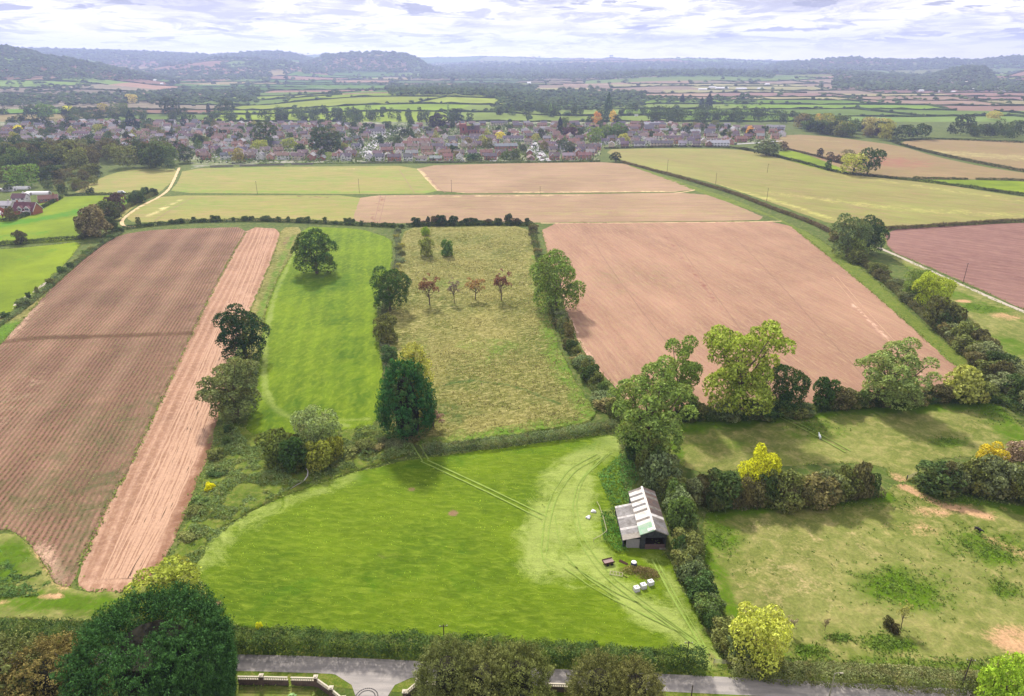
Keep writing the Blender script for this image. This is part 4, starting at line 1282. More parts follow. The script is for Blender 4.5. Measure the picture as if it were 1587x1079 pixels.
hedge('field_hedge', [(824, 350), (832, 392), (846, 440), (864, 500), (890, 552), (920, 600), (958, 655)], 2.2, 4.2, fc(88, 100, 60), 'rough hedge separating the tawny pasture from the big red field', 0.5, 1.5, 'hedge')
hedge('field_hedge', [(614, 360), (620, 395), (606, 440), (592, 500), (600, 560), (606, 640)], 1.2, 3.6, fc(108, 116, 88), 'low scrubby hedge between green pasture strip and tawny pasture', 0.45, 1.5, 'hedge')
hedge('field_hedge', [(188, 362), (160, 378), (120, 408), (80, 444), (40, 478), (-10, 512), (-80, 560)], 1.3, 2.6, fc(96, 112, 76), 'weedy hedge along the western edge of the crop field', 0.5, 1.5, 'hedge')
hedge('field_hedge', [(-60, 384), (0, 381), (60, 376), (130, 371)], 2.6, 3.4, fc(62, 74, 50), 'dark hedge between the two lime-green pastures', 0.5, 1.6)
hedge('field_hedge', [(100, 304), (150, 302), (200, 302), (236, 300)], 1.8, 2.4, fc(54, 68, 46), 'short dark hedge along the top of the upper lime-green pasture', 0.6, 1.6)
hedge('field_hedge', [(125, 372), (160, 350), (180, 332), (210, 316), (238, 303)], 2.6, 4.0, fc(90, 96, 62), 'brownish hedge climbing beside the footpath', 0.55, 1.5, 'hedge')
hedge('field_hedge', [(962, 252), (1000, 262), (1060, 278), (1140, 302), (1200, 326), (1256, 346), (1296, 366)], 2.4, 3.2, fc(100, 88, 70), 'brown clipped hedge between the drilled red field and the khaki field', 0.65, 1.6, 'hedge')
hedge('field_hedge', [(1296, 366), (1340, 412), (1400, 462), (1460, 518), (1530, 580), (1600, 640), (1700, 720)], 3.0, 5.0, fc(88, 90, 60), 'thick lower growth of the long east hedge', 0.5, 1.4, 'hedge')
hedge('field_hedge', [(1040, 652), (1120, 650), (1200, 645), (1290, 634), (1400, 626), (1545, 620), (1580, 640)], 2.6, 4.0, fc(60, 80, 46), 'dark leafy hedge along the top of the upper paddock', 0.42, 1.6)
hedge('field_hedge', [(970, 690), (1000, 720), (1030, 765), (1050, 810), (1058, 850), (1075, 900), (1098, 945), (1122, 990), (1142, 1030)], 2.2, 4.6, fc(92, 106, 66), 'rough hedge running behind the barn down to the lane', 0.42, 1.5, 'hedge')
hedge('field_hedge', [(1050, 770), (1120, 786), (1240, 778), (1365, 766)], 2.6, 4.6, fc(84, 82, 58), 'dark base of the hedge between the two paddocks', 0.42, 1.5, 'hedge')
hedge('field_hedge', [(1430, 758), (1500, 760), (1580, 770), (1700, 796)], 2.8, 4.6, fc(74, 82, 54), 'dark base of the hedge east of the paddock gateway', 0.42, 1.5, 'hedge')
hedge('field_hedge', [(1370, 357), (1450, 352), (1587, 343), (1760, 343)], 2.4, 3.0, fc(84, 74, 62), 'brown clipped hedge between the khaki field and the dark red field', 0.65, 1.6, 'hedge')
hedge('field_hedge', [(936, 231), (1010, 229), (1080, 228), (1140, 230), (1160, 234)], 2.4, 3.0, fc(56, 56, 46), 'dark garden hedge between the houses and the khaki field', 0.8, 1.6)
hedge('field_hedge', [(1150, 231), (1190, 240), (1250, 255), (1300, 269), (1360, 275), (1420, 281), (1500, 291), (1587, 304), (1760, 326)], 2.4, 3.2, fc(52, 58, 44), 'dark hedge along the top of the khaki field', 0.8, 1.6)
hedge('field_hedge', [(1220, 232), (1262, 242), (1310, 256)], 2.0, 3.0, fc(66, 62, 50), 'thin brown hedge on the upper side of the green triangle field', 0.8, 1.5, 'hedge')
hedge('field_hedge', [(1414, 277), (1460, 278), (1500, 279)], 2.0, 3.0, fc(56, 64, 44), 'short dark hedge above the western half of the narrow green strip', 0.8, 1.5)
hedge('field_hedge', [(1512, 279), (1587, 280), (1760, 294)], 2.0, 3.0, fc(56, 64, 44), 'dark hedge above the eastern half of the narrow green strip', 0.8, 1.5)
hedge('field_hedge', [(1385, 222), (1420, 232), (1470, 244), (1530, 256), (1587, 267), (1760, 290)], 2.6, 4.0, fc(60, 66, 48), 'dark hedge between the two stubble fields on the slope', 1.0, 1.5)
hedge('field_hedge', [(1380, 220), (1440, 216), (1500, 218), (1587, 222), (1760, 228)], 2.6, 4.0, fc(52, 62, 44), 'dark hedge along the top of the upper stubble field', 1.0, 1.5)
hedge('field_hedge', [(640, 253), (760, 253), (860, 252), (930, 251)], 1.8, 3.4, fc(70, 82, 52), 'low garden hedge behind the far red field', 0.8, 1.3)
hedge('field_hedge', [(-60, 346), (0, 344), (30, 340), (60, 326), (96, 307)], 2.4, 3.0, fc(60, 72, 50), 'dark hedge around the dormer house garden', 0.6, 1.6)
hedge('field_hedge', [(400, 255), (520, 254), (640, 253)], 1.2, 2.6, fc(88, 108, 52), 'low green hedge along the back gardens above the winter crop', 0.8, 1.3)

# weeds and brambles that nobody could count
def thicket(name, poly, n, leaf, color, mat, amp=1.5, label=None, scale=0.25):
    pw = PN(poly)
    x0, y0 = pw.min(0)
    x1, y1 = pw.max(0)
    p = rng.uniform((x0, y0), (x1, y1), (n * 3, 2))
    p = p[inside(p, pw)][:n]
    f = fbm(p[:, 0] * scale, p[:, 1] * scale, 41, 4)
    z = amp * np.clip((f - 0.38) * 3.2, 0.0, 1.4)
    C = np.column_stack([p, 0.1 + z * rng.uniform(0.75, 1.0, len(p))])
    e = 0.4
    gx_ = (fbm((p[:, 0] + e) * scale, p[:, 1] * scale, 41, 4) - f) / e * amp * 3.2
    gy_ = (fbm(p[:, 0] * scale, (p[:, 1] + e) * scale, 41, 4) - f) / e * amp * 3.2
    Nn = np.column_stack([-gx_, -gy_, np.ones(len(p))])
    Nn /= np.linalg.norm(Nn, axis=1)[:, None]
    me = foliage_mesh(name, C, Nn, leaf, M[mat], 0.6, 0.7, None, fbm(p[:, 0] * 0.12, p[:, 1] * 0.12, 4, 3))
    o = link(name, me, kind='stuff', label=label)
    o.color = (*color, 1)


thicket('brambles', [(330, 700), (352, 650), (384, 690), (430, 690), (530, 668), (600, 668), (640, 694), (645, 706), (560, 726), (470, 756), (400, 784), (340, 830), (300, 880), (272, 892), (300, 800)],
        30000, 0.50, fc(106, 124, 76, 1.3), 'hedge', 2.0, 'tangled brambles and weeds on the bank')
thicket('nettles', [(925, 736), (950, 716), (975, 700), (990, 740), (980, 760), (975, 790), (950, 800), (940, 770)], 2600, 0.5, fc(84, 120, 60), 'hedge_green', 1.3, 'weeds behind the barn')
thicket('nettles', [(930, 795), (950, 790), (966, 840), (974, 856), (955, 858), (935, 840)], 1500, 0.42, fc(86, 128, 54), 'hedge_green', 1.0, 'weeds beside the lean-to')
thicket('weeds', [(-20, 850), (40, 862), (80, 905), (60, 925), (-20, 930)], 4200, 0.5, fc(90, 118, 66), 'hedge_green', 0.6, 'weeds on the western headland')
thicket('rough_growth', [(1180, 1034), (1250, 1026), (1400, 1034), (1500, 1040), (1640, 1052), (1640, 1066), (1400, 1050), (1190, 1042)], 3600, 0.5, fc(120, 122, 84), 'hedge', 0.7, 'rough growth along the lane hedge')
thicket('ditch_growth', [(590, 490), (600, 486), (606, 540), (612, 600), (618, 650), (600, 660), (600, 600)], 2200, 0.5, fc(110, 112, 96), 'hedge', 0.6, 'grey ditch growth')


def tufts(name, poly_px, n, size, color, mat, hgt=0.35, mask=None, label=None, rows=None):
    pw = PN(poly_px)
    x0, y0 = pw.min(0)
    x1, y1 = pw.max(0)
    p = rng.uniform((x0, y0), (x1, y1), (n * 4, 2))
    if rows:
        a_, per = rows
        ca, sa = math.cos(a_), math.sin(a_)
        u = p[:, 0] * ca + p[:, 1] * sa
        v = -p[:, 0] * sa + p[:, 1] * ca
        v = np.round(v / per) * per + rng.normal(size=len(v)) * 0.10
        p = np.stack([u * ca - v * sa, u * sa + v * ca], 1)
    ok = inside(p, pw)
    if mask is not None:
        ok &= rng.random(len(p)) < mask(p)
    p = p[ok][:n]
    C = np.column_stack([p, np.full(len(p), hgt * 0.5) + rng.uniform(0, hgt * 0.6, len(p))])
    Nn = np.tile(np.array([0, -0.55, 0.7]), (len(p), 1))
    me = foliage_mesh(name, C, Nn, size, M[mat], 0.6, 0.6, (0.3, 0, 0.6), fbm(p[:, 0] * 0.2, p[:, 1] * 0.2, 4, 3))
    o = link(name, me, kind='stuff', label=label)
    o.color = (*color, 1)


cp = [(186, 366), (300, 356), (384, 354), (340, 432), (280, 556), (232, 660), (184, 758), (150, 812), (106, 910), (70, 870), (44, 838), (0, 820), (-140, 800), (-120, 640), (-30, 560), (40, 490), (122, 408)]
tufts('crop_plants', cp, 30000, 0.42, fc(108, 112, 76), 'hedge_green', 0.25, lambda p: np.clip(1.5 - (p[:, 1] - 150) / 210, 0.05, 1) * (fbm(p[:, 0] * 0.05, p[:, 1] * 0.05, 21, 3) * 1.6 - 0.2), 'rows of thin crop plants', (R1, 1.55))
tufts('tussocks', [(630, 358), (820, 354), (845, 440), (870, 560), (925, 650), (740, 682), (660, 690), (606, 680), (606, 600), (598, 480), (612, 420)], 26000, 0.62, fc(184, 176, 116, .62), 'hedge_green', 0.7,
      lambda p: np.clip(fbm(p[:, 0] * 0.08, p[:, 1] * 0.08, 51, 3) * 2.4 - 0.6, 0, 1), 'pale rough grass tussocks')
tufts('meadow_tufts', [(330, 850), (440, 780), (640, 718), (950, 678), (960, 800), (1090, 1000), (650, 986), (340, 960)], 9000, 0.34, fc(176, 206, 70, 1.0), 'hedge_green', 0.05, lambda p: fbm(p[:, 0] * 0.1, p[:, 1] * 0.1, 52, 3),
      'longer grass in the meadow')

EDGE = []
for ln_, cc_ in EDGES_:
    EDGE.append(densify(ln_, False, 0.22))
e_ = np.concatenate(EDGE)
e_ = e_[(e_[:, 1] < 470)]
e_ = e_ + rng.normal(size=e_.shape) * 0.45
e_ = e_[rng.random(len(e_)) < np.clip(fbm(e_[:, 0] * 0.25, e_[:, 1] * 0.25, 8, 3) * 2.2 - 0.5, 0.05, 1)]
me = foliage_mesh('edge_grass', np.column_stack([e_, rng.uniform(0.05, 0.45, len(e_))]), np.tile((0, -0.3, 0.9), (len(e_), 1)), 0.62, M['hedge_green'], 0.55, 0.6, None, fbm(e_[:, 0] * 0.3, e_[:, 1] * 0.3, 14, 3))
o = link('edge_grass', me, kind='stuff', label='rough grass along the field edges')
o.color = (*fc(126, 140, 74, 1.0), 1)
# rank tufts and docks on the lush patches
pk = []
for (x_, y_, rx_, ry_, n_) in [(1400, 910, 11, 7, 420), (1530, 850, 11, 7, 420), (1375, 998, 5, 2.6, 260), (1255, 1008, 4, 1.5, 120), (1555, 912, 4, 4, 120), (1302, 990, 2.6, .9, 110), (1115, 835, 5, 8, 160), (1470, 686, 6, 3, 80), (1260, 662, 9, 6, 160),
                            (1550, 645, 9, 6, 160), (1480, 775, 16, 2.5, 200), (1240, 782, 30, 2.2, 300), (1200, 1030, 14, 1.5, 150), (1430, 1030, 30, 2.0, 400), (1400, 815, 20, 14, 60), (1250, 900, 30, 20, 50), (1520, 478, 10, 6, 80)]:
    q_ = P(x_, y_)
    pk.append(np.column_stack([q_[0] + rng.normal(size=n_) * rx_ * 0.55, q_[1] + rng.normal(size=n_) * ry_ * 0.55]))
pk = np.concatenate(pk)
me = foliage_mesh('rank_tufts', np.column_stack([np.repeat(pk, 4, 0) + rng.normal(size=(len(pk) * 4, 2)) * 0.25, rng.uniform(0.1, 0.4, len(pk) * 4)]), np.tile((0, -0.3, 0.9), (len(pk) * 4, 1)), 0.46, M['hedge_green'], 0.5, 0.8)
o = link('rank_tufts', me, kind='stuff', label='darker tufts and weeds on the paddocks')
o.color = (*fc(96, 120, 52, 1.0), 1)

# ================================================================== THE COUNTRY BEYOND
RIDGES = [   # distance, front width, back width, skyline as photograph positions
    (11200, 1600, 700, [(-2500, 90), (-400, 92), (250, 91), (300, 86), (340, 83), (400, 86), (520, 86), (590, 84), (650, 90), (740, 88), (850, 90), (930, 91), (945, 88), (965, 91), (1050, 94), (1300, 95), (1700, 96), (4000, 95)]),
    (7600, 1700, 1200, [(-3000, 78), (-300, 82), (0, 80), (60, 79), (130, 81), (210, 84), (290, 88), (330, 90), (380, 87), (430, 84), (460, 88), (500, 100), (560, 118)]),
    (3900, 900, 900, [(-3000, 70), (-200, 74), (-40, 76), (15, 77), (40, 82), (90, 92), (140, 101), (180, 110), (240, 124), (300, 140)]),
    (5600, 900, 900, [(150, 130), (220, 108), (290, 99), (340, 94), (390, 95), (440, 99), (480, 108), (540, 125)]),
    (6200, 700, 1000, [(430, 125), (460, 106), (485, 98), (510, 89), (550, 86), (600, 86), (630, 89), (648, 96), (662, 105), (700, 122)]),
    (9500, 2200, 1500, [(560, 130), (640, 106), (680, 101), (760, 97), (860, 97), (905, 94), (960, 95), (1010, 93), (1080, 92), (1150, 95), (1220, 99), (1500, 100), (2200, 98)]),
    (7200, 1300, 1100, [(1120, 122), (1170, 108), (1210, 101), (1260, 98), (1310, 94), (1350, 96), (1410, 98), (1455, 95), (1500, 97), (1545, 92), (1587, 89), (1700, 82), (3000, 76)]),
    (4200, 600, 600, [(1400, 142), (1440, 124), (1470, 113), (1500, 108), (1525, 110), (1542, 122), (1560, 120), (1590, 110), (1700, 102), (3000, 98)]),
    (4700, 1100, 700, [(820, 150), (900, 124), (1000, 116), (1100, 114), (1200, 117), (1300, 115), (1380, 118), (1450, 128), (1560, 140)]),
    (2000, 420, 600, [(240, 190), (330, 171), (400, 163), (480, 155), (560, 150), (640, 148), (700, 148), (780, 151), (830, 160), (900, 176)]),
]


def far_z(x, y):
    x = np.asarray(x, float)
    y = np.asarray(y, float)
    px = 793.5 + F * x / (y * CP + (H - 40) * SP)
    z = np.zeros_like(x)
    for d, wf, wb, sk in RIDGES:
        sk = np.array(sk, float)
        hh = np.array([max(0.0, float(topz(d, p))) for p in sk[:, 1]])
        top = np.interp(px, sk[:, 0], hh, left=hh[0] if sk[0, 0] < -1000 else 0, right=hh[-1] if sk[-1, 0] > 1600 else 0)
        w = np.where(y < d, wf, wb)
        g = np.exp(-((y - d) / w) ** 2)
        z = np.maximum(z, top * g)
    fade = np.clip((y - 1500) / 600, 0, 1)
    n = (fbm(x / 900, y / 900, 91, 4) - 0.5)
    z = z * (1 + 0.14 * n) + fade * (n + 0.35) * np.clip(y / 5000, 0, 1) * 16
    return np.maximum(z, 0.02) * np.clip((y - 1400) / 150, 0, 1) + 0.03


def skew_poly(px, py, poly):
    return inside(np.column_stack([px, py]), poly)


fd = lambda r, g, b, k=0.60: lin(r, g, b, min(k, 0.62))
PALETTE = [fd(112, 146, 62), fd(128, 156, 70), fd(98, 128, 58), fd(166, 152, 110), fd(168, 142, 116), fd(158, 128, 108), fd(140, 148, 86), fd(120, 142, 76)]
OVERRIDE = [
    ([(1180, 120), (1700, 120), (1700, 190), (1180, 184)], [fd(168, 138, 124), fd(174, 150, 130), fd(160, 132, 122), fd(172, 164, 122), fd(158, 142, 124)]),
    ([(830, 128), (1180, 128), (1180, 160), (830, 150)], [fd(172, 148, 128), fd(160, 142, 124), fd(172, 168, 122), fd(164, 140, 122)]),
    ([(-300, 133), (300, 133), (300, 170), (-300, 170)], [fd(184, 158, 128), fd(176, 144, 122), fd(160, 150, 126), fd(150, 140, 120)]),
    ([(-300, 118), (240, 118), (240, 132), (-300, 132)], [fd(140, 168, 76), fd(134, 160, 80)]),
    ([(360, 148), (830, 144), (830, 200), (360, 200)], [fd(150, 170, 70), fd(138, 162, 66), fd(160, 174, 84)]),
    ([(830, 158), (1300, 158), (1300, 200), (830, 200)], [fd(132, 160, 66), fd(120, 148, 62), fd(140, 158, 84)]),
    ([(1280, 170), (1700, 170), (1700, 222), (1280, 222)], [fd(130, 152, 84), fd(144, 160, 94), fd(120, 142, 74)]),
    ([(640, 100), (1190, 100), (1190, 128), (640, 128)], [fd(110, 132, 80), fd(150, 140, 116), fd(96, 122, 76), fd(126, 148, 84)]),
]
ys = [1400.0]
while ys[-1] < 12600:
    ys.append(ys[-1] * 1.085 + 40)
V, Q, colr, edges = [], [], [], []
for j in range(len(ys) - 1):
    y0, y1 = ys[j], ys[j + 1]
    ymid = (y0 + y1) / 2
    half = ymid * 1.05 + 500
    cw = 210 + 0.05 * ymid
    xs = [-half]
    while xs[-1] < half:
        xs.append(xs[-1] + cw * random.uniform(0.55, 1.6))
    xs = np.array(xs)
    xt = xs + rng.uniform(-0.22, 0.22, len(xs)) * cw
    wob = lambda x, yy: yy + (fbm(x / 420.0, np.full_like(x, yy * 0.01), 13, 3) - 0.5) * (y1 - y0) * 0.9 * (yy > 1401) * (yy < ys[-2])
    for i in range(len(xs) - 1):
        nsx, nsy = (8, 5)
        a = np.linspace(0, 1, nsx + 1)
        b = np.linspace(0, 1, nsy + 1)
        A, B = np.meshgrid(a, b)
        xb = xs[i] * (1 - A) + xs[i + 1] * A
        xu = xt[i] * (1 - A) + xt[i + 1] * A
        Xg = xb * (1 - B) + xu * B
        Yg = wob(Xg, y0) * (1 - B) + wob(Xg, y1) * B
        Zg = far_z(Xg, Yg)
        base = sum(len(v) for v in V)
        V.append(np.column_stack([Xg.ravel(), Yg.ravel(), Zg.ravel()]))
        id_ = np.arange((nsx + 1) * (nsy + 1)).reshape(nsy + 1, nsx + 1) + base
        qq = np.stack([id_[:-1, :-1].ravel(), id_[:-1, 1:].ravel(), id_[1:, 1:].ravel(), id_[1:, :-1].ravel()], 1)
        Q.append(qq)
        cxm, cym, czm = Xg.mean(), Yg.mean(), Zg.mean()
        ppx, ppy = to_px(cxm, cym, czm)
        pal = PALETTE
        for poly, pl in OVERRIDE:
            if inside(np.array([[ppx, ppy]]), poly)[0]:
                pal = pl
        c_ = np.array(random.choice(pal)) * random.uniform(0.9, 1.1)
        colr.append(np.tile([*c_, 1], (len(qq), 1)))
        edges.append((Xg[0], Yg[0]))
        edges.append((Xg[:, 0], Yg[:, 0]))
V = np.concatenate(V)
Q = np.concatenate(Q)
me = mesh_np('distant_fields', V, Q, [], smooth=True)
at = me.attributes.new('col', 'FLOAT_COLOR', 'FACE')
at.data.foreach_set('color', np.concatenate(colr).astype(np.float32).ravel())
n = NT('patchwork_fields')
pp = n.pos()
c = n.attr('col').outputs['Color']
v = n.rng(n.noise(pp, 0.012, 5, 0.65), 0.25, 0.75, 0.78, 1.22)
c = n.mix(1.0, c, n.mix(0.0, v, v), 'MULTIPLY')
me.materials.append(n.out(c, 1.0, spec=0.0))
link('distant_fields', me, kind='structure', label='patchwork of distant fields and hills')

# far woods, hedgerow trees: too many to count
WOODS = [  # photograph polygons, density
    ([(-300, 70), (30, 70), (60, 86), (140, 100), (210, 114), (150, 118), (60, 122), (-300, 124)], 1.0, (1500, 5000)),
    ([(455, 84), (520, 80), (640, 80), (672, 108), (640, 114), (560, 112), (470, 116)], 0.95, (4500, 8000)),
    ([(-300, 70), (260, 80), (480, 80), (480, 96), (330, 94), (250, 96), (120, 96)], 0.9, (5500, 9000)),
    ([(1435, 104), (1540, 104), (1545, 130), (1430, 132)], 0.95, (3200, 5200)),
    ([(1180, 90), (1700, 78), (1700, 112), (1190, 112)], 0.7, (5800, 9000)),
    ([(600, 126), (790, 128), (830, 140), (800, 152), (770, 152), (700, 148), (604, 148)], 1.0, (1500, 3200)),
    ([(770, 140), (1000, 142), (1000, 166), (900, 172), (770, 172)], 0.55, (1400, 2600)),
    ([(640, 98), (1200, 94), (1200, 124), (640, 124)], 0.55, (4000, 12000)),
    ([(1290, 120), (1587, 128), (1587, 144), (1290, 140)], 0.6, (2400, 5000)),
    ([(0, 150), (400, 140), (400, 160), (0, 166)], 0.45, (1500, 3000)),
    ([(180, 112), (420, 112), (420, 126), (180, 126)], 0.5, (2500, 6000)),
]
NC = 260000
cpx = rng.uniform(-60, 1650, NC)
cyy = np.exp(rng.uniform(math.log(1480), math.log(12000), NC))
dd_ = cyy * CP + 30
cxx = (cpx - 793.5) / F * dd_
czz = far_z(cxx, cyy)
qx, qy = to_px(cxx, cyy, czz)
dens = 0.002 + 0.8 * np.clip(fbm(cxx / 700, cyy / 700, 61, 4) - 0.56, 0, 1) / 0.2
dens = dens * np.clip(cyy / 2600, 0.25, 1.2)
dens = np.where(skew_poly(qx, qy, [(385, 142), (830, 138), (830, 200), (385, 200)]) & (cyy < 2200), 0.0, dens)
dens = np.where(skew_poly(qx, qy, [(1180, 140), (1587, 140), (1587, 200), (1180, 190)]) & (cyy < 3200), dens * 0.05, dens)
for poly, dn, (ya, yb) in WOODS:
    dens = np.where(skew_poly(qx, qy, poly) & (cyy > ya) & (cyy < yb), dn, dens)
keep = rng.random(NC) < dens * 0.36
pts = [np.column_stack([cxx[keep], cyy[keep]])]
HV, HF = [], []
for (ex, ey) in edges:
    L = math.hypot(ex[-1] - ex[0], ey[-1] - ey[0])
    ym = float(np.mean(ey))
    if abs(np.mean(ex)) > ym * 0.80 + 60 or random.random() < 0.28:
        continue
    k_ = max(2, int(L / 22))
    s_ = np.linspace(0, 1, len(ex))
    t_ = np.linspace(0, 1, k_ + 1)
    hx_, hy_ = np.interp(t_, s_, ex), np.interp(t_, s_, ey)
    hz_ = far_z(hx_, hy_)
    dx_, dy_ = np.gradient(hx_), np.gradient(hy_)
    dl_ = np.hypot(dx_, dy_) + 1e-6
    nx2, ny2 = -dy_ / dl_, dx_ / dl_
    wd_ = (1.6 + 0.0004 * ym) * rng.uniform(0.7, 1.3, k_ + 1)
    ht_ = (2.4 + 0.0004 * ym) * rng.uniform(0.5, 1.7, k_ + 1)
    b0 = sum(len(a_) for a_ in HV)
    for off_, zz_ in ((-1, -0.5), (-0.8, 1), (0.8, 1), (1, -0.5)):
        HV.append(np.column_stack([hx_ + nx2 * wd_ * off_, hy_ + ny2 * wd_ * off_, hz_ + (ht_ if zz_ > 0 else -0.5)]))
    i_ = np.arange(k_)
    for r_ in range(3):
        a_ = b0 + r_ * (k_ + 1) + i_
        HF.append(np.stack([a_, a_ + 1, a_ + k_ + 2, a_ + k_ + 1], 1))
    k = int(L / (26 + ym * 0.010))
    if k < 1:
        continue
    t = rng.random(k)
    s1 = np.linspace(0, 1, len(ex))
    pts.append(np.column_stack([np.interp(t, s1, ex), np.interp(t, s1, ey)]) + rng.normal(size=(k, 2)) * 1.5)
me = mesh_np('distant_hedges', np.concatenate(HV), np.concatenate(HF), [M['farwood']])
nf_ = len(me.polygons)
at = me.attributes.new('t', 'FLOAT', 'FACE')
at.data.foreach_set('value', rng.uniform(0.1, 0.8, nf_).astype(np.float32))
o = link('distant_hedges', me, kind='stuff', label='thin dark hedges of the distant fields')
o.color = (*fc(70, 86, 52, 1.0), 1)
p = np.concatenate(pts)
isedge = np.arange(len(p)) >= keep.sum()
z = far_z(p[:, 0], p[:, 1])
rad = (2.2 + 0.0020 * p[:, 1]) * rng.uniform(0.6, 1.4, len(p))
rad = np.where(isedge, rad * rng.choice([0.5, 0.8, 1.1], len(p)), rad)
OCT = np.array([(1, 0, 0), (.2, 1, .1), (-1, .1, 0), (0, -1, .05), (.1, .1, 1), (.75, .7, .5), (-.7, .65, .55), (-.65, -.75, .5), (.7, -.7, .55), (0, 0, -.6)], float)
OF = np.array([(0, 5, 8), (0, 1, 5), (1, 6, 5), (1, 2, 6), (2, 7, 6), (2, 3, 7), (3, 8, 7), (3, 0, 8), (4, 5, 6), (4, 6, 7), (4, 7, 8), (4, 8, 5), ])
m = len(p)
rad = np.where(p[:, 1] > 8000, rad * 0.5, rad)
ang = rng.uniform(0, 6.28, m)
J = OCT[None] * rng.uniform(0.72, 1.25, (m, 10, 1))
X_ = J[:, :, 0] * np.cos(ang)[:, None] - J[:, :, 1] * np.sin(ang)[:, None]
Y_ = J[:, :, 0] * np.sin(ang)[:, None] + J[:, :, 1] * np.cos(ang)[:, None]
hs = rng.uniform(0.9, 1.5, m)[:, None]
VV = np.stack([p[:, 0:1] + X_ * rad[:, None], p[:, 1:2] + Y_ * rad[:, None], z[:, None] + (0.45 + J[:, :, 2] * 0.8) * rad[:, None] * hs], 2).reshape(-1, 3)
FF = (OF[None] + (np.arange(m) * 10)[:, None, None]).reshape(-1, 3)
me = mesh_np('distant_woodland', VV, FF, [M['farwood']])
at = me.attributes.new('t', 'FLOAT', 'FACE')
at.data.foreach_set('value', (np.repeat(rng.uniform(0, 1, m), len(OF)) * 0.8 + rng.uniform(0, 0.2, m * len(OF))).astype(np.float32))
o = link('distant_woodland', me, kind='stuff', label='far-off woods and hedgerow trees')
o.color = (*fc(72, 90, 54, 1.0), 1)

# white and grey roofs of farms and hamlets far off
b = MB()
for (fx, fy, w_, n_) in [(1105, 137, 34, 1), (1120, 138, 60, 1), (1150, 139, 50, 1), (1090, 140, 40, 1), (1180, 139, 30, 1), (1380, 134, 26, 1), (1500, 140, 90, 1), (1530, 140, 50, 1), (1560, 142, 30, 1), (1520, 142, 40, 1),
                         (1480, 144, 16, 1), (1550, 139, 24, 1), (1430, 142, 20, 1), (1455, 143, 16, 1), (30, 119, 30, 1), (54, 118, 20, 1), (170, 122, 18, 1), (190, 124, 14, 1), (205, 122, 12, 1), (225, 120, 14, 1),
                         (240, 126, 14, 1), (270, 128, 18, 1), (880, 118, 24, 1), (930, 117, 20, 1), (1020, 107, 30, 1), (1040, 108, 24, 1), (1190, 132, 20, 1), (820, 130, 18, 1), (214, 131, 12, 1), (250, 131, 12, 1)]:
    yy = min(9000.0, 110 / math.tan(PITCH + math.atan((fy + 1 - 539.5) / F)) if fy > 100 else 7000)
    for _ in range(3):
        yy = (H - float(far_z((fx - 793.5) / F * yy * CP, yy))) * (CP - (fy - 539.5) / F * SP) / (SP + (fy - 539.5) / F * CP)
        yy = max(1500, min(9500, yy))
    xx = (fx - 793.5) / F * (yy * CP + 30)
    zz = float(far_z(xx, yy))
    k = yy / 3500
    b.prism([(yy - 9 * k, zz - 1), (yy - 9 * k, zz + 5 * k), (yy, zz + 9 * k), (yy + 9 * k, zz + 5 * k), (yy + 9 * k, zz - 1)], 'x', xx - w_ / 2 * k, xx + w_ / 2 * k)
M['farwhite'] = simple_mat('far_white_roofs', lin(226, 224, 228, .8), 0.6, 0.1, 0.05)
link('distant_buildings', b.mesh('distant_buildings', [M['farwhite']]), kind='stuff', label='pale roofs of far-off farms and hamlets')

# ================================================================== THE VILLAGE
M['village_green'] = ground_mat('garden_ground', G_(104, 124, 62, .6), G_(128, 140, 78, .6), G_(186, 178, 170, .7), 0.02, 0.06, 0.5, var=0.3, bump=0.2)
VP = [(296, 262), (330, 256), (640, 251), (928, 249), (932, 229), (1100, 228), (1214, 216), (1216, 198), (1000, 188), (760, 184), (430, 184), (0, 176), (-120, 178), (-120, 232), (0, 236), (150, 240), (296, 250)]
w_ = PN(VP)
link('village_ground', mesh_np('village_ground', np.column_stack([w_, np.full(len(w_), 0.02)]), np.arange(len(w_))[None, :], [M['village_green']]), kind='structure')
M['brick'] = simple_mat('brick_wall', None, 0.9, 0.18, 2.5, objcol=True)
M['tile'] = simple_mat('roof_tiles', None, 0.85, 0.22, 1.6, objcol=True)
M['whitewood'] = simple_mat('white_paintwork', lin(232, 230, 234, .85), 0.5, 0.05)
M['glass'] = simple_mat('window_glass', lin(58, 66, 80, .7), 0.12, 0.1, spec=0.6)
M['street'] = simple_mat('pale_street', lin(196, 192, 200, .66), 0.85, 0.12, 0.5)
for ln, ww in [([(560, 244), (572, 230), (584, 218), (602, 206), (622, 197)], 16), ([(588, 216), (570, 205), (560, 198)], 10), ([(846, 250), (838, 240), (830, 228), (822, 218)], 13), ([(700, 232), (730, 236), (762, 240), (800, 240)], 12),
               ([(420, 240), (470, 238), (530, 240), (566, 238)], 7), ([(764, 250), (768, 240)], 8), ([(600, 220), (680, 222), (760, 224), (830, 226)], 7), ([(310, 246), (360, 240), (400, 232), (430, 222)], 8), ([(640, 238), (700, 236)], 8),
               ([(1080, 222), (1130, 224), (1170, 222), (1216, 218)], 8), ([(940, 214), (1000, 216), (1080, 222)], 7), ([(360, 214), (460, 212), (560, 206)], 7), ([(1100, 199), (1216, 202)], 8), ([(760, 202), (860, 206), (940, 210)], 7),
               ([(60, 210), (140, 206), (200, 214)], 7)]:
    strip('village_street', ln, ww, M['street'], 5, 0.1)


def wind(w, h, cross=True):
    b = MB()
    b.box(-w / 2, w / 2, -0.10, 0.02, -h / 2, h / 2, 0)
    k = 2 if cross else 1
    for i in range(k):
        x0 = -w / 2 + 0.14 + i * (w - 0.14) / k
        b.box(x0, x0 + (w - 0.14) / k - 0.14, -0.13, -0.095, -h / 2 + 0.14, h / 2 - 0.14, 1)
    return b.mesh('window', [M['whitewood'], M['glass']])


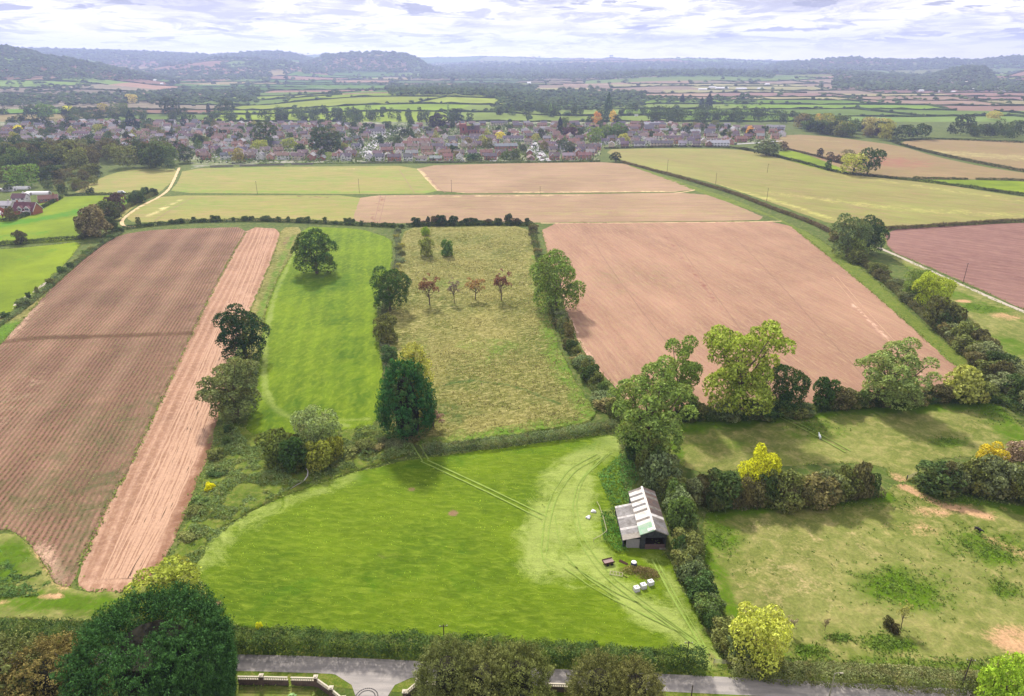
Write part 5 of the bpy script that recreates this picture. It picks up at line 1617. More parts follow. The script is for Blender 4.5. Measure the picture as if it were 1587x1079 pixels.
W_BIG, W_SMALL = wind(2.2, 1.4), wind(1.3, 1.25)
bd = MB()
bd.box(-0.6, 0.6, -0.10, 0.02, 0, 2.2, 0)
bd.box(-0.3, 0.3, -0.13, -0.095, 1.3, 2.0, 1)
DOOR = bd.mesh('door', [M['whitewood'], M['glass']])


def house_type(L, W, eave, rise, gable_wing=False, chim=(0.3,), flush=False, dormers=0):
    """meshes of one kind of house, ridge along x, front towards -y"""
    wa = MB()
    e, r = eave, eave + rise
    wa.prism([(-W / 2, 0), (-W / 2, e), (0, r - 0.12), (W / 2, e), (W / 2, 0)], 'x', -L / 2, L / 2)
    if gable_wing:
        gx = -L * 0.22
        wa.prism([(gx - W * .28, 0), (gx - W * .28, e), (gx, e + rise * 0.75), (gx + W * .28, e), (gx + W * .28, 0)], 'y', -W / 2 - 1.6, -W / 2 + 0.5)
    if flush:
        for x0 in np.linspace(-L / 2 + 2, L / 2 - 2, max(2, int(L / 4))):
            for z0 in ((1.0, 2.2), (3.5, 4.7)) if eave > 4 else ((1.0, 2.2),):
                wa.box(x0 - 0.8, x0 + 0.8, -W / 2 - 0.06, -W / 2 + 0.02, z0[0], z0[1], 1)
                wa.box(x0 - 0.9, x0 + 0.9, -W / 2 - 0.04, -W / 2 + 0.02, z0[0] - 0.1, z0[1] + 0.1, 2)
    rf = MB()
    o_, th = 0.45, 0.22
    s = rise / (W / 2)
    ye, ze = W / 2 + o_, e - o_ * s
    for sg in (-1, 1):
        rf.prism([(sg * ye, ze), (sg * ye, ze + th), (0, r + th), (0, r)], 'x', -L / 2 - o_, L / 2 + o_)
    for xx in (-L / 2 - o_, L / 2 + o_):            # white barge boards
        for sg in (-1, 1):
            rf.prism([(sg * ye, ze - 0.18), (sg * ye, ze + 0.20), (0, r + 0.20), (0, r - 0.18)], 'x', xx - 0.06 if xx < 0 else xx, xx if xx < 0 else xx + 0.06, 1)
    if gable_wing:
        gx, gw = -L * 0.22, W * .28
        s2 = rise * .75 / gw
        for sg in (-1, 1):
            rf.prism([(gx + sg * (gw + .35), e - .35 * s2), (gx + sg * (gw + .35), e - .35 * s2 + th), (gx, e + rise * .75 + th), (gx, e + rise * .75)], 'y', -W / 2 - 2.0, 0)
            rf.prism([(gx + sg * (gw + .35), e - .35 * s2 - .18), (gx + sg * (gw + .35), e - .35 * s2 + .2), (gx, e + rise * .75 + .2), (gx, e + rise * .75 - .18)], 'y', -W / 2 - 2.07, -W / 2 - 2.0, 1)
    ch = []
    for c0 in chim:
        m_ = MB()
        m_.box(-0.45, 0.45, -0.35, 0.35, r - 0.9, r + 1.1, 0)
        m_.box(-0.55, 0.55, -0.45, 0.45, r + 1.1, r + 1.25, 0)
        m_.tube([(-0.15, 0, r + 1.25), (-0.15, 0, r + 1.6)], 0.13, 6, 1)
        m_.tube([(0.2, 0, r + 1.25), (0.2, 0, r + 1.6)], 0.13, 6, 1)
        ch.append((c0 * L, m_.mesh('chimney', [M['brick'], M['tile']])))
    wins = []
    if not flush:
        y_ = -W / 2
        if eave > 4:
            for fx in ((-0.32, W_BIG), (0.02, W_SMALL), (0.33, W_BIG)):
                if gable_wing and fx[0] < -0.1:
                    wins.append((-L * .22, y_ - 1.6, 4.1, 0, W_BIG))
                    wins.append((-L * .22, y_ - 1.6, 1.5, 0, W_BIG))
                    continue
                wins.append((fx[0] * L, y_, 4.0, 0, fx[1]))
                if fx[0] != 0.02:
                    wins.append((fx[0] * L, y_, 1.5, 0, fx[1]))
            wins.append((-L / 2, 0.6, 4.0, -math.pi / 2, W_SMALL))
            wins.append((L / 2, -0.6, 4.0, math.pi / 2, W_SMALL))
        else:
            for fx in (-0.34, -0.12, 0.30):
                wins.append((fx * L, y_, 1.5, 0, W_BIG))
            wins.append((-L / 2, 0.0, 1.5, -math.pi / 2, W_BIG))
            wins.append((L / 2, 0.0, 1.5, math.pi / 2, W_BIG))
    return dict(wall=wa.mesh('wall', [M['brick'], M['glass'], M['whitewood']]), roof=rf.mesh('roof', [M['tile'], M['whitewood']]), chim=ch, wins=wins, L=L, W=W, door=(0.12 * L, -W / 2, 0))


HT = {
    'detached': house_type(10.5, 8, 5.0, 3.0),
    'gabled': house_type(12, 8.4, 5.0, 3.2, True),
    'semi': house_type(15, 8, 5.0, 2.9, chim=(-0.05, 0.4)),
    'bungalow': house_type(14, 8.5, 2.7, 2.6),
    'detached_far': house_type(11, 8.5, 5.0, 3.2, flush=True),
    'semi_far': house_type(16, 8.5, 5.0, 3.2, flush=True, chim=(-0.3, 0.3)),
    'bungalow_far': house_type(15, 9, 2.8, 2.9, flush=True),
    'terrace': house_type(30, 8.5, 5.2, 3.0, flush=True, chim=(-0.35, -0.1, 0.15, 0.4)),
}
WALLS = [('red brick', lin(184, 132, 114, .8)), ('red brick', lin(174, 122, 108, .8)), ('pinkish brick', lin(204, 158, 142, .85)), ('brown brick', lin(166, 130, 114, .8)), ('white', lin(232, 228, 230, .82)), ('cream', lin(216, 200, 180, .76)),
         ('orange brick', lin(190, 124, 92, .7))]
WW = [3, 2, 4, 2, 6, 3, 1]
ROOFS = [('brown', lin(140, 122, 120, .7)), ('grey', lin(150, 148, 154, .78)), ('dark grey', lin(112, 108, 118, .7)), ('reddish-brown', lin(146, 114, 106, .7)), ('plum-brown', lin(122, 104, 112, .7))]


def house(typ, x, y, rz, wall, roof, label, name='house', group='houses of the village', door=True):
    T = HT[typ]
    e = thing(name, label, 'house', (x, y, 0), rz, group)
    w = link('wall', T['wall'], e)
    w.color = (*wall, 1)
    r = link('roof', T['roof'], e)
    r.color = (*roof, 1)
    for cx, cm in T['chim']:
        c = link('chimney', cm, r, (cx, 0, 0))
        c.color = (*wall, 1)
    for (wx, wy, wz, wr, wm) in T['wins']:
        q = link('window', wm, e, (wx, wy, wz))
        q.rotation_euler = (0, 0, wr)
    if door and T['wins']:
        link('door', DOOR, e, T['door'])
    return e


WORDN = ['zero', 'first', 'second', 'third', 'fourth', 'fifth', 'sixth', 'seventh', 'eighth', 'ninth', 'tenth', 'eleventh', 'twelfth', 'thirteenth', 'fourteenth', 'fifteenth', 'sixteenth', 'seventeenth', 'eighteenth', 'nineteenth', 'twentieth']
VILLAGE_TREES = []   # keep-out spots (world x, y, r), filled before the houses
VT = [  # px, base py, width, height, colour, kind, label
    (508, 238, 50, 40, fc(62, 78, 54), 'far_round', 'large dark broad tree among the houses in the middle of the village'),
    (412, 226, 40, 38, fc(72, 88, 56), 'far_round', 'large dark tree west of the middle of the village'),
    (450, 232, 26, 18, fc(140, 150, 74), 'far_round', 'rounded yellow-green tree just west of the large dark tree in mid village'),
    (466, 237, 16, 14, fc(60, 76, 52), 'far_bush', 'small dark bush between the yellow-green tree and the large dark tree'),
    (404, 234, 24, 17, fc(150, 156, 76), 'far_round', 'rounded pale yellow-green tree below the large dark western village tree'),
    (369, 252, 22, 22, fc(140, 132, 78), 'far_loose', 'orange-tinged tree among the first houses near the footpath'),
    (681, 201, 36, 24, fc(56, 56, 60), 'far_round', 'dark purple domed tree just west of the church'),
    (695, 186, 5, 26, fc(120, 140, 80), 'far_spire', 'slim pale poplar on the slope above the purple domed tree'),
    (708, 186, 22, 18, fc(56, 68, 54), 'far_round', 'dark round tree on the slope behind the church'),
    (590, 222, 9, 13, fc(52, 80, 50), 'far_round', 'small round street tree on the pale street'),
    (559, 228, 12, 16, fc(52, 66, 50), 'far_cone', 'dark conical tree west of the pale street'),
    (775, 216, 16, 12, fc(204, 192, 80), 'far_round', 'small bright yellow tree east of the church'),
    (868, 206, 9, 26, fc(44, 50, 50), 'far_spire', 'narrow dark cypress beside the red-roofed hall'),
    (882, 213, 22, 15, fc(68, 44, 58), 'far_round', 'deep purple copper beech east of the church'),
    (921, 222, 25, 25, fc(112, 134, 62), 'far_round', 'fresh green round tree behind the last houses before the khaki field'),
    (942, 214, 24, 20, fc(104, 124, 64), 'far_loose', 'green tree next to the fresh green round tree'),
    (958, 214, 26, 24, fc(90, 120, 60), 'far_round', 'wide green tree, third of the group above the khaki field corner'),
    (967, 221, 18, 14, fc(166, 166, 80), 'far_round', 'small yellowish tree in front of the wide green tree'),
    (942, 184, 13, 42, fc(66, 86, 62), 'far_spire', 'tall dark poplar standing alone beyond the village green'),
    (853, 181, 8, 22, fc(108, 128, 76), 'far_spire', 'pale narrow poplar beside the sports ground'),
    (924, 195, 14, 22, fc(190, 140, 84), 'far_loose', 'orange autumn tree below the tall dark poplar'),
    (914, 195, 13, 15, fc(58, 74, 54), 'far_round', 'dark green tree at the west side of the orange autumn tree'),
    (936, 195, 13, 15, fc(62, 76, 56), 'far_round', 'dark green tree at the east side of the orange autumn tree'),
    (950, 192, 12, 21, fc(204, 176, 90), 'far_loose', 'golden autumn tree east of the tall dark poplar'),
    (956, 194, 13, 16, fc(56, 70, 52), 'far_round', 'dark tree against the golden autumn tree'),
    (1057, 160, 8, 15, fc(50, 60, 60), 'far_spire', 'small dark conifer on the hill crest beyond the village'),
    (1087, 168, 8, 18, fc(56, 66, 62), 'far_spire', 'dark pointed conifer, western of the pair over the wooded rise'),
    (1098, 170, 12, 26, fc(54, 62, 60), 'far_spire', 'tall dark conifer, eastern of the pair over the wooded rise'),
    (1161, 208, 11, 13, fc(214, 166, 66), 'far_loose', 'small orange-yellow tree in the eastern end of the village'),
    (1163, 214, 11, 14, fc(48, 58, 50), 'far_round', 'small dark tree below the orange-yellow one'),
    (205, 200, 22, 30, fc(44, 56, 54), 'far_cone', 'very dark tall yew-like tree in the western part of the village'),
    (263, 178, 30, 28, fc(62, 78, 62), 'far_round', 'big dark rounded tree on the western village edge'),
    (350, 180, 29, 26, fc(70, 86, 64), 'far_round', 'big dark tree near the pale green field beyond the village'),
    (324, 176, 7, 16, fc(48, 60, 54), 'far_spire', 'small dark conifer beside the big dark tree west of the pale field'),
    (228, 200, 18, 14, fc(74, 98, 68), 'far_round', 'green round tree just east of the very dark yew-like tree'),
    (285, 198, 14, 18, fc(50, 62, 60), 'far_cone', 'dark cone-shaped tree in the western part of the village'),
    (30, 207, 14, 13, fc(214, 204, 44), 'far_round', 'small vivid yellow tree at the western end of the village'),
    (51, 185, 28, 22, fc(66, 88, 62), 'far_round', 'broad dark tree above the western end of the village'),
    (72, 185, 26, 24, fc(100, 128, 70), 'far_loose', 'lighter green tree beside the broad dark western tree'),
    (106, 173, 14, 9, fc(206, 204, 70), 'far_round', 'small lime-yellow tree behind the western houses'),
    (78, 214, 18, 16, fc(70, 88, 62), 'far_round', 'dark green tree amid the westernmost roofs'),
    (160, 172, 18, 12, fc(160, 152, 74), 'far_round', 'yellowish tree in the belt behind the western houses'),
    (205, 162, 16, 16, fc(190, 176, 110), 'far_loose', 'pale gold tree out in the fields beyond the western village'),
    (187, 180, 20, 20, fc(96, 112, 64), 'far_round', 'olive tree in the belt north of the yew-like tree'),
    (758, 232, 18, 18, fc(104, 108, 74), 'far_loose', 'brownish-green tree amid the eastern front houses'),
    (795, 247, 22, 16, fc(78, 96, 58), 'far_round', 'dark green tree in a back garden by the far red field'),
    (735, 248, 26, 10, fc(60, 84, 52), 'far_bush', 'low dark shrub mass at the back gardens by the far red field'),
    (843, 235, 16, 16, fc(110, 108, 76), 'far_loose', 'brown-green tree beside the pale lane running into the village'),
    (510, 250, 9, 14, fc(132, 150, 88), 'far_round', 'small pale green tree in a back garden above the winter crop'),
    (1316, 206, 16, 18, fc(150, 146, 104), 'far_loose', 'grey-brown tree in the eastern wood with a pale crown'),
    (1350, 208, 34, 26, fc(166, 160, 112), 'far_loose', 'wide pale buff tree in the middle of the eastern belt'),
    (1362, 214, 16, 20, fc(62, 54, 62), 'far_round', 'dark purplish tree in front of the wide pale buff tree'),
    (1426, 216, 26, 24, fc(62, 82, 54), 'far_round', 'dark round tree standing forward at the gap in the eastern belt'),
    (1268, 192, 11, 16, fc(190, 160, 84), 'far_loose', 'small gold tree at the western end of the eastern belt'),
    (1278, 200, 18, 12, fc(176, 172, 84), 'far_round', 'rounded yellow-green tree at the western end of the eastern belt'),
    (1375, 201, 12, 16, fc(196, 184, 92), 'far_loose', 'yellow tree behind the wide pale buff tree'),
    (1540, 186, 22, 14, fc(180, 168, 96), 'far_round', 'soft yellow tree rising behind the easternmost belt'),
    (1494, 204, 30, 26, fc(58, 76, 60), 'far_round', 'big dark tree at the east side of the gap in the eastern belt'),
    (1400, 246, 0, 0, None, None, None),
    (36, 290, 40, 34, fc(104, 130, 66), 'far_round', 'light green rounded tree in front of the western wood'),
    (265, 264, 14, 20, fc(84, 104, 78), 'far_round', 'small grey-green tree where the footpath leaves the field'),
    (20, 342, 16, 22, fc(96, 92, 62), 'far_loose', 'olive tree in the garden of the dormer house'),
    (12, 338, 14, 16, fc(130, 74, 72), 'far_bush', 'red-leaved shrub in the garden of the dormer house'),
    (98, 300, 14, 14, fc(72, 84, 58), 'far_bush', 'dark bush at the corner behind the dormer house'),
]
for (x, y, w_, h_, c_, k, lb) in VT:
    if k is None:
        continue
    nm = {'far_spire': 'conifer_tree', 'far_cone': 'conifer_tree', 'far_bush': 'garden_bush'}.get(k, 'village_tree')
    if 'poplar' in lb:
        nm = 'poplar_tree'
    tree(k, x, y, w_, h_, c_, nm, lb, 'bush' if 'bush' in nm or 'shrub' in lb else 'tree', parts=False)
    q = P(x, y)
    VILLAGE_TREES.append((q[0], q[1], w_ * depth_at(q[1]) / F * 0.5))


MASS = []


def tree_zone(poly, n, wr, hr, cols, place, group, kinds, order='from the west', mind=6.0, name='village_tree', mass=False):
    pw = PN(poly)
    x0, y0 = pw.min(0)
    x1, y1 = pw.max(0)
    got = []
    for _ in range(n * 60):
        if len(got) >= n:
            break
        q = rng.uniform((x0, y0), (x1, y1))
        if not inside(q[None], pw)[0]:
            continue
        if any(math.hypot(q[0] - g[0], q[1] - g[1]) < mind for g in got) or any(math.hypot(q[0] - a, q[1] - b_) < r_ for a, b_, r_ in VILLAGE_TREES):
            continue
        got.append(q)
    got.sort(key=lambda q: q[0] / q[1])
    for i, q in enumerate(got):
        cn, cc = random.choice(cols)
        v = random.uniform(0.85, 1.2)
        w_ = random.uniform(*wr)
        h_ = w_ * random.uniform(*hr)
        if mass:
            MASS.append((q[0], q[1], w_, h_))
            if 'houses' in place:
                VILLAGE_TREES.append((q[0], q[1], w_ * 0.42))
            continue
        tree(random.choice(kinds), 0, 0, 0, 0, tuple(a * v for a in cc), name, '%s tree, %s %s %s' % (cn, ordinal(i + 1), order, place), 'tree', group, parts=False, world=(q[0], q[1], h_, w_))
        VILLAGE_TREES.append((q[0], q[1], w_ * 0.42))


TW = [('dark green', fc(66, 82, 54)), ('mid-green', fc(88, 106, 62)), ('olive', fc(106, 112, 66)), ('brownish-green', fc(112, 104, 70)), ('deep green', fc(56, 74, 52)), ('yellowish', fc(144, 144, 76))]
TWD = TW[:3] + [('dull brown-green', fc(96, 92, 66))]
tree_zone([(-20, 276), (60, 272), (160, 268), (265, 262), (290, 252), (270, 246), (160, 244), (-20, 250)], 46, (18, 25), (1.0, 1.2), TWD, 'in the front of the western wood', 'trees of the western wood', ['far_round', 'far_loose'], mind=8)
tree_zone([(-20, 250), (160, 244), (270, 246), (300, 244), (280, 238), (100, 234), (-20, 236)], 44, (16, 24), (1.0, 1.3), TWD, 'at the back of the western wood', 'trees of the western wood', ['far_round', 'far_loose'], mind=9, mass=True)
tree_zone([(-20, 300), (50, 290), (130, 284), (160, 270), (60, 268), (-20, 272)], 18, (12, 18), (0.7, 1.0), TWD, 'on the southern fringe of the western wood', 'trees of the western wood', ['far_round', 'far_loose'], mind=8)
tree_zone([(-20, 300), (20, 296), (100, 296), (130, 300), (160, 276), (185, 264), (150, 280), (120, 290)], 8, (6, 10), (0.8, 1.1), TWD, 'between western wood and grey-green field', 'trees of the western wood', ['far_round'], mind=5)
tree_zone([(430, 193), (600, 192), (660, 196), (740, 190), (700, 182), (600, 178), (430, 176)], 84, (14, 24), (0.85, 1.15), TW, 'in the belt behind the village', 'trees behind the village', ['far_round', 'far_loose'], mind=8, mass=True)
tree_zone([(1010, 192), (1200, 192), (1240, 196), (1240, 182), (1040, 176), (1000, 180)], 60, (18, 30), (0.8, 1.0), TWD, 'on wooded rise at eastern village end', 'trees of the eastern rise', ['far_round', 'far_loose'], mind=10, mass=True)
tree_zone([(1230, 206), (1290, 212), (1400, 220), (1440, 216), (1380, 204), (1240, 194)], 40, (15, 25), (0.8, 1.05), TW, 'in the eastern belt above the stubble', 'trees of the eastern belt', ['far_round', 'far_loose'], mind=8)
tree_zone([(1470, 203), (1587, 205), (1680, 206), (1680, 218), (1587, 218), (1480, 212)], 44, (16, 27), (0.85, 1.1), TWD, 'in easternmost belt beyond upper stubble field', 'trees of the eastern belt', ['far_round', 'far_loose'], mind=7, mass=True)
tree_zone([(0, 196), (200, 190), (420, 192), (420, 182), (200, 176), (0, 178)], 64, (14, 24), (0.8, 1.1), TW, 'in the belt beyond the western houses', 'trees beyond the western houses', ['far_round', 'far_loose'], mind=9, mass=True)
tree_zone([(0, 236), (150, 238), (296, 246), (420, 238), (420, 200), (200, 196), (0, 200)], 34, (8, 17), (0.8, 1.2), TW, 'among the western houses', 'trees among the houses', ['far_round', 'far_loose', 'far_cone'], mind=14)
tree_zone([(430, 250), (900, 248), (930, 212), (1200, 214), (1200, 200), (820, 198), (440, 200)], 44, (8, 17), (0.8, 1.2), TW, 'among the middle and eastern houses', 'trees among the houses', ['far_round', 'far_loose', 'far_bush', 'far_cone'], mind=16)
tree_zone([(740, 182), (1000, 182), (1000, 174), (760, 172)], 44, (16, 26), (0.8, 1.1), TWD, 'around the sports ground beyond the village', 'trees around the sports ground', ['far_round', 'far_loose'], mind=9, mass=True)

tree_zone([(0, 215), (200, 222), (420, 224), (640, 220), (900, 222), (1180, 212), (1190, 200), (800, 194), (430, 194), (0, 190)], 95, (9, 19), (0.8, 1.2), TW, 'among the houses', 'x', ['far_round'], mind=15, mass=True)
# the woods and belts furthest off, past the trees one can count
CC_, NN_, TT_ = [], [], []
for (x_, y_, w_, h_) in MASS:
    R_ = w_ / 2
    L_ = lobes_crown(12, R_, h_ * 0.48, h_ * 0.50, (0.26, 0.42), 1.0, 0.75, 0, 0.4)
    c_, n_, t_ = lobes_points(L_, 640, 0.05)
    CC_.append(c_ + np.array([x_, y_, 0]))
    NN_.append(n_)
    TT_.append(np.full(len(c_), random.random()))
me = foliage_mesh('far_tree_belts', np.concatenate(CC_), np.concatenate(NN_), 1.7, M['foliage'], 0.85, 0.6, None, np.concatenate(TT_))
o = link('far_tree_belts', me, kind='stuff', label='belts and woods of trees behind the village')
o.color = (*fc(70, 88, 52, 1.05), 1)

# houses, row behind row
HP = [(308, 255), (640, 252), (926, 251), (930, 229), (1104, 228.5), (1214, 214), (1212, 200), (1000, 194), (800, 193), (640, 196), (430, 193), (10, 188), (0, 228), (160, 228), (300, 240)]
GAPS = [[(560, 246), (575, 246), (640, 197), (600, 197), (572, 215), (560, 236)], [(830, 252), (852, 252), (838, 218), (818, 218)], [(716, 241), (800, 241), (800, 234), (700, 232)], [(740, 205), (830, 205), (830, 198), (740, 198)],
        [(440, 242), (500, 242), (500, 230), (440, 230)], [(690, 214), (745, 214), (745, 200), (690, 200)]]
hpw = PN(HP)
gpw = [PN(g) for g in GAPS]
rows, Yr = [], 846.0
while Yr < 1380:
    rows.append(Yr)
    Yr += 31 + 0.02 * (Yr - 800)
cand = []
for ri, Yr in enumerate(rows):
    x = -900.0
    blk = random.uniform(-0.12, 0.12)
    while x < 700:
        typ = random.choices(['detached', 'gabled', 'semi', 'bungalow'], [5, 3, 4, 2])[0]
        if ri > 2 and random.random() < 0.06:
            typ = 'terrace'
        far = ri > 5
        if far and typ != 'terrace':
            typ = {'detached': 'detached_far', 'gabled': 'detached_far', 'semi': 'semi_far', 'bungalow': 'bungalow_far'}[typ]
        T = HT[typ]
        turn = random.random() < 0.28
        wid = (T['W'] if turn else T['L']) + random.uniform(2.0, 6.5) + (5 if ri > 3 else 0)
        xc = x + wid / 2
        x += wid
        if random.random() < 0.08:
            x += random.uniform(6, 22)
            blk = random.uniform(-0.25, 0.25)
        yc = Yr + random.uniform(-3, 3) + 5 * math.sin(xc / 70 + ri)
        q = np.array([[xc, yc]])
        if not inside(q, hpw)[0] or any(inside(q, g)[0] for g in gpw):
            continue
        if any(math.hypot(xc - a, yc - b_) < r_ + 4.5 for a, b_, r_ in VILLAGE_TREES if abs(yc - b_) < 30):
            continue
        rz = blk + (math.pi / 2 * random.choice((1, -1)) if turn else 0)
        if ri == 0:
            rz *= 0.5 if not turn else 1
        cand.append((ri, xc, yc, rz, typ))
cand.sort(key=lambda c: (c[0], c[1]))
things_h, stuff_h = cand[:292], cand[292:]
cnt = {}
for (ri, xc, yc, rz, typ) in things_h:
    cnt[ri] = cnt.get(ri, 0) + 1
    wl = random.choices(WALLS, WW)[0]
    rl = random.choice(ROOFS)
    v = random.uniform(0.88, 1.12)
    tn = {'bungalow': 'low bungalow', 'bungalow_far': 'low bungalow', 'semi': 'wide house', 'semi_far': 'wide house', 'terrace': 'terrace'}.get(typ, 'house')
    house(typ, xc, yc, rz, tuple(a * v for a in wl[1]), tuple(a * random.uniform(0.9, 1.1) for a in rl[1]),
          '%s %s, %s roof, %s from west in %s row from fields' % (wl[0], tn, rl[0], ordinal(cnt[ri]), ordinal(ri + 1)))
# the rest of the village further off, too many to single out
b = MB()
for (ri, xc, yc, rz, typ) in stuff_h:
    T = HT[typ]
    wi, ro = random.choices(range(len(WALLS)), WW)[0], random.randrange(len(ROOFS))
    c_, s_ = math.cos(rz), math.sin(rz)
    for part_, off in (('wall', wi), ('roof', 10 + ro)):
        me_ = T[part_]
        n0 = len(b.v)
        for v_ in me_.vertices:
            b.v.append((xc + v_.co.x * c_ - v_.co.y * s_, yc + v_.co.x * s_ + v_.co.y * c_, v_.co.z))
        for p_ in me_.polygons:
            b.f.append([n0 + i for i in p_.vertices])
            mi = p_.material_index
            b.m.append(off if mi == 0 else (20 if (part_ == 'wall' and mi == 1) else 21))
mats_ = [simple_mat('far_wall', c[1], 0.9, 0.15) for c in WALLS] + [M['brick']] * 3 + [simple_mat('far_roof', c[1], 0.85, 0.2) for c in ROOFS] + [M['tile']] * 5 + [M['glass'], M['whitewood']]
link('distant_houses', b.mesh('distant_houses', mats_), kind='stuff', label='closely packed roofs in the far part of the village')

# garden trees and shrubs between the houses, beyond counting
ng = 9000
g = rng.uniform(hpw.min(0), hpw.max(0), (ng * 3, 2))
g = g[inside(g, hpw)]
hx = np.array([(c[1], c[2]) for c in cand])
gd = np.array([np.min(np.abs(hx - q).max(1)) for q in g])
g = g[(gd > 5.6)][:ng]
nl_ = 9
rr_ = rng.uniform(1.0, 3.0, len(g)) * np.where(rng.random(len(g)) < 0.25, 1.7, 1)
dd2 = unit(len(g) * nl_).reshape(len(g), nl_, 3)
C_ = np.column_stack([g, rr_ * 0.9])[:, None] + dd2 * rr_[:, None, None] * np.array([1, 1, .9])
me = foliage_mesh('garden_greenery', C_.reshape(-1, 3), dd2.reshape(-1, 3), 1.6, M['farwood'], 0.8, 0.5, None, np.repeat(rng.random(len(g)), nl_))
o = link('garden_greenery', me, kind='stuff', label='shrubs and small trees filling the village gardens')
o.color = (*fc(88, 108, 62, 1.1), 1)

# the church, red sandstone, with a squat pinnacled tower
cx0, cy0, _ = P(718, 209)
e = thing('church', 'red stone church with pinnacled square tower rising over the village roofs', 'church', (cx0, cy0, 0), 0.1)
RS = lin(164, 104, 96, .7)
b = MB()
b.box(-5.5, 5.5, -5.5, 5.5, 0, 17, 0)
b.box(-5.8, 5.8, -5.8, 5.8, 12.2, 12.6, 0)
o = link('tower', b.mesh('tower', [M['brick']]), e)
o.color = (*RS, 1)
for sx_ in (-4.9, 4.9):
    for sy_ in (-4.9, 4.9):
        b = MB()
        b.box(-0.7, 0.7, -0.7, 0.7, 17, 19, 0)
        n0 = len(b.v)
        b.v += [(-0.8, -0.8, 19), (0.8, -0.8, 19), (0.8, 0.8, 19), (-0.8, 0.8, 19), (0, 0, 22)]
        for k in range(4):
            b.f.append([n0 + k, n0 + (k + 1) % 4, n0 + 4])
            b.m.append(0)
        p_ = link('pinnacle', b.mesh('pinnacle', [M['brick']]), o, (sx_, sy_, 0))
        p_.color = (*RS, 1)
b = MB()
b.prism([(-5, 0), (-5, 8), (0, 13.5), (5, 8), (5, 0)], 'x', 5.5, 26)
nv = link('nave', b.mesh('nave', [M['brick']]), e)
nv.color = (*RS, 1)
b = MB()
for sg in (-1, 1):
    b.prism([(sg * 5.5, 7.5), (sg * 5.5, 7.8), (0, 13.9), (0, 13.55)], 'x', 5.52, 26.4)
rf = link('roof', b.mesh('roof', [M['tile']]), e)
rf.color = (*lin(120, 96, 96, .6), 1)
for i, xx in enumerate((9, 14, 19, 24)):
    b = MB()
    b.prism([(xx - 0.8, 2), (xx - 0.8, 5.5), (xx, 6.8), (xx + 0.8, 5.5), (xx + 0.8, 2)], 'y', -5.06, -4.9, 0)
    link('window', b.mesh('window', [M['glass']]), e)
b = MB()
b.prism([(-1.1, 7), (-1.1, 10.4), (0, 11.8), (1.1, 10.4), (1.1, 7)], 'y', -5.58, -5.4, 0)
link('window', b.mesh('window', [M['glass']]), e)

# garden fences along the field edge
M['fencewood'] = simple_mat('weathered_boards', lin(158, 150, 146, .66), 0.9, 0.2, 1.0)
for (a0, a1, lb) in [((326, 259.5), (366, 258), 'brownish board fence behind the first houses by the footpath'), ((372, 258), (448, 256), 'long pale grey board fence behind the western back gardens'),
                     ((452, 255.6), (486, 255.2), 'pale board fence east of the long grey one'), ((560, 253.6), (640, 252.8), 'grey board fence behind the row of brick houses'), ((650, 252.8), (720, 252.4), 'grey board fence in front of the eastern brick houses')]:
    pa, pb = PN([a0, a1])
    L = np.linalg.norm(pb - pa)
    e = thing('garden_fence', lb, 'fence', (pa[0], pa[1], 0), math.atan2(pb[1] - pa[1], pb[0] - pa[0]), 'garden fences')
    k = int(L / 6)
    pm = MB()
    for i in range(20):
        pm.box(i * 0.3, i * 0.3 + 0.27, -0.03, 0.03, 0.1, 1.8 + 0.03 * (i % 2))
    pm = pm.mesh('fence_panel', [M['fencewood']])
    po = MB()
    po.box(-0.1, 0.1, -0.1, 0.1, 0, 2.0)
    po = po.mesh('post', [M['fencewood']])
    for i in range(k):
        link('fence_panel', pm, e, (i * 6 + 0.1, 0, 0))
        link('post', po, e, (i * 6, 0, 0))


# cars in the village
M['carpaint'] = simple_mat('car_paint', None, 0.25, 0.03, 1.0, objcol=True, spec=0.6, bump=0.0)
M['rubber'] = simple_mat('tyre_rubber', lin(40, 40, 42, .6), 0.9, 0.1)


def car_mesh(van=False):
    b = MB()
    if van:
        prof = [(-2.5, .35), (-2.5, 1.1), (-2.35, 2.2), (1.1, 2.25), (1.8, 1.35), (2.5, 1.1), (2.55, .35)]
    else:
        prof = [(-2.1, .3), (-2.15, .95), (-1.75, 1.4), (-0.3, 1.48), (0.6, 1.0), (1.9, .85), (2.1, .3)]
    b.prism(prof, 'y', -0.85, 0.85, 0)
    b.v = [(x, y * (0.86 if z > 1.2 else 1), z) for x, y, z in b.v]
    if van:
        b.prism([(0.2, 1.35), (0.2, 2.0), (1.1, 2.0), (1.55, 1.4)], 'y', -0.87, 0.87, 1)
    else:
        b.prism([(-1.6, 1.0), (-1.45, 1.36), (-0.35, 1.40), (0.25, 1.02)], 'y', -0.88, 0.88, 1)
    for xx in (-1.35, 1.35):
        for sy_ in (-0.9, 0.72):
            b.tube([(xx, sy_, 0.33), (xx, sy_ + 0.18, 0.33)], 0.33, 10, 2)
    return b.mesh('car', [M['carpaint'], M['glass'], M['rubber']])


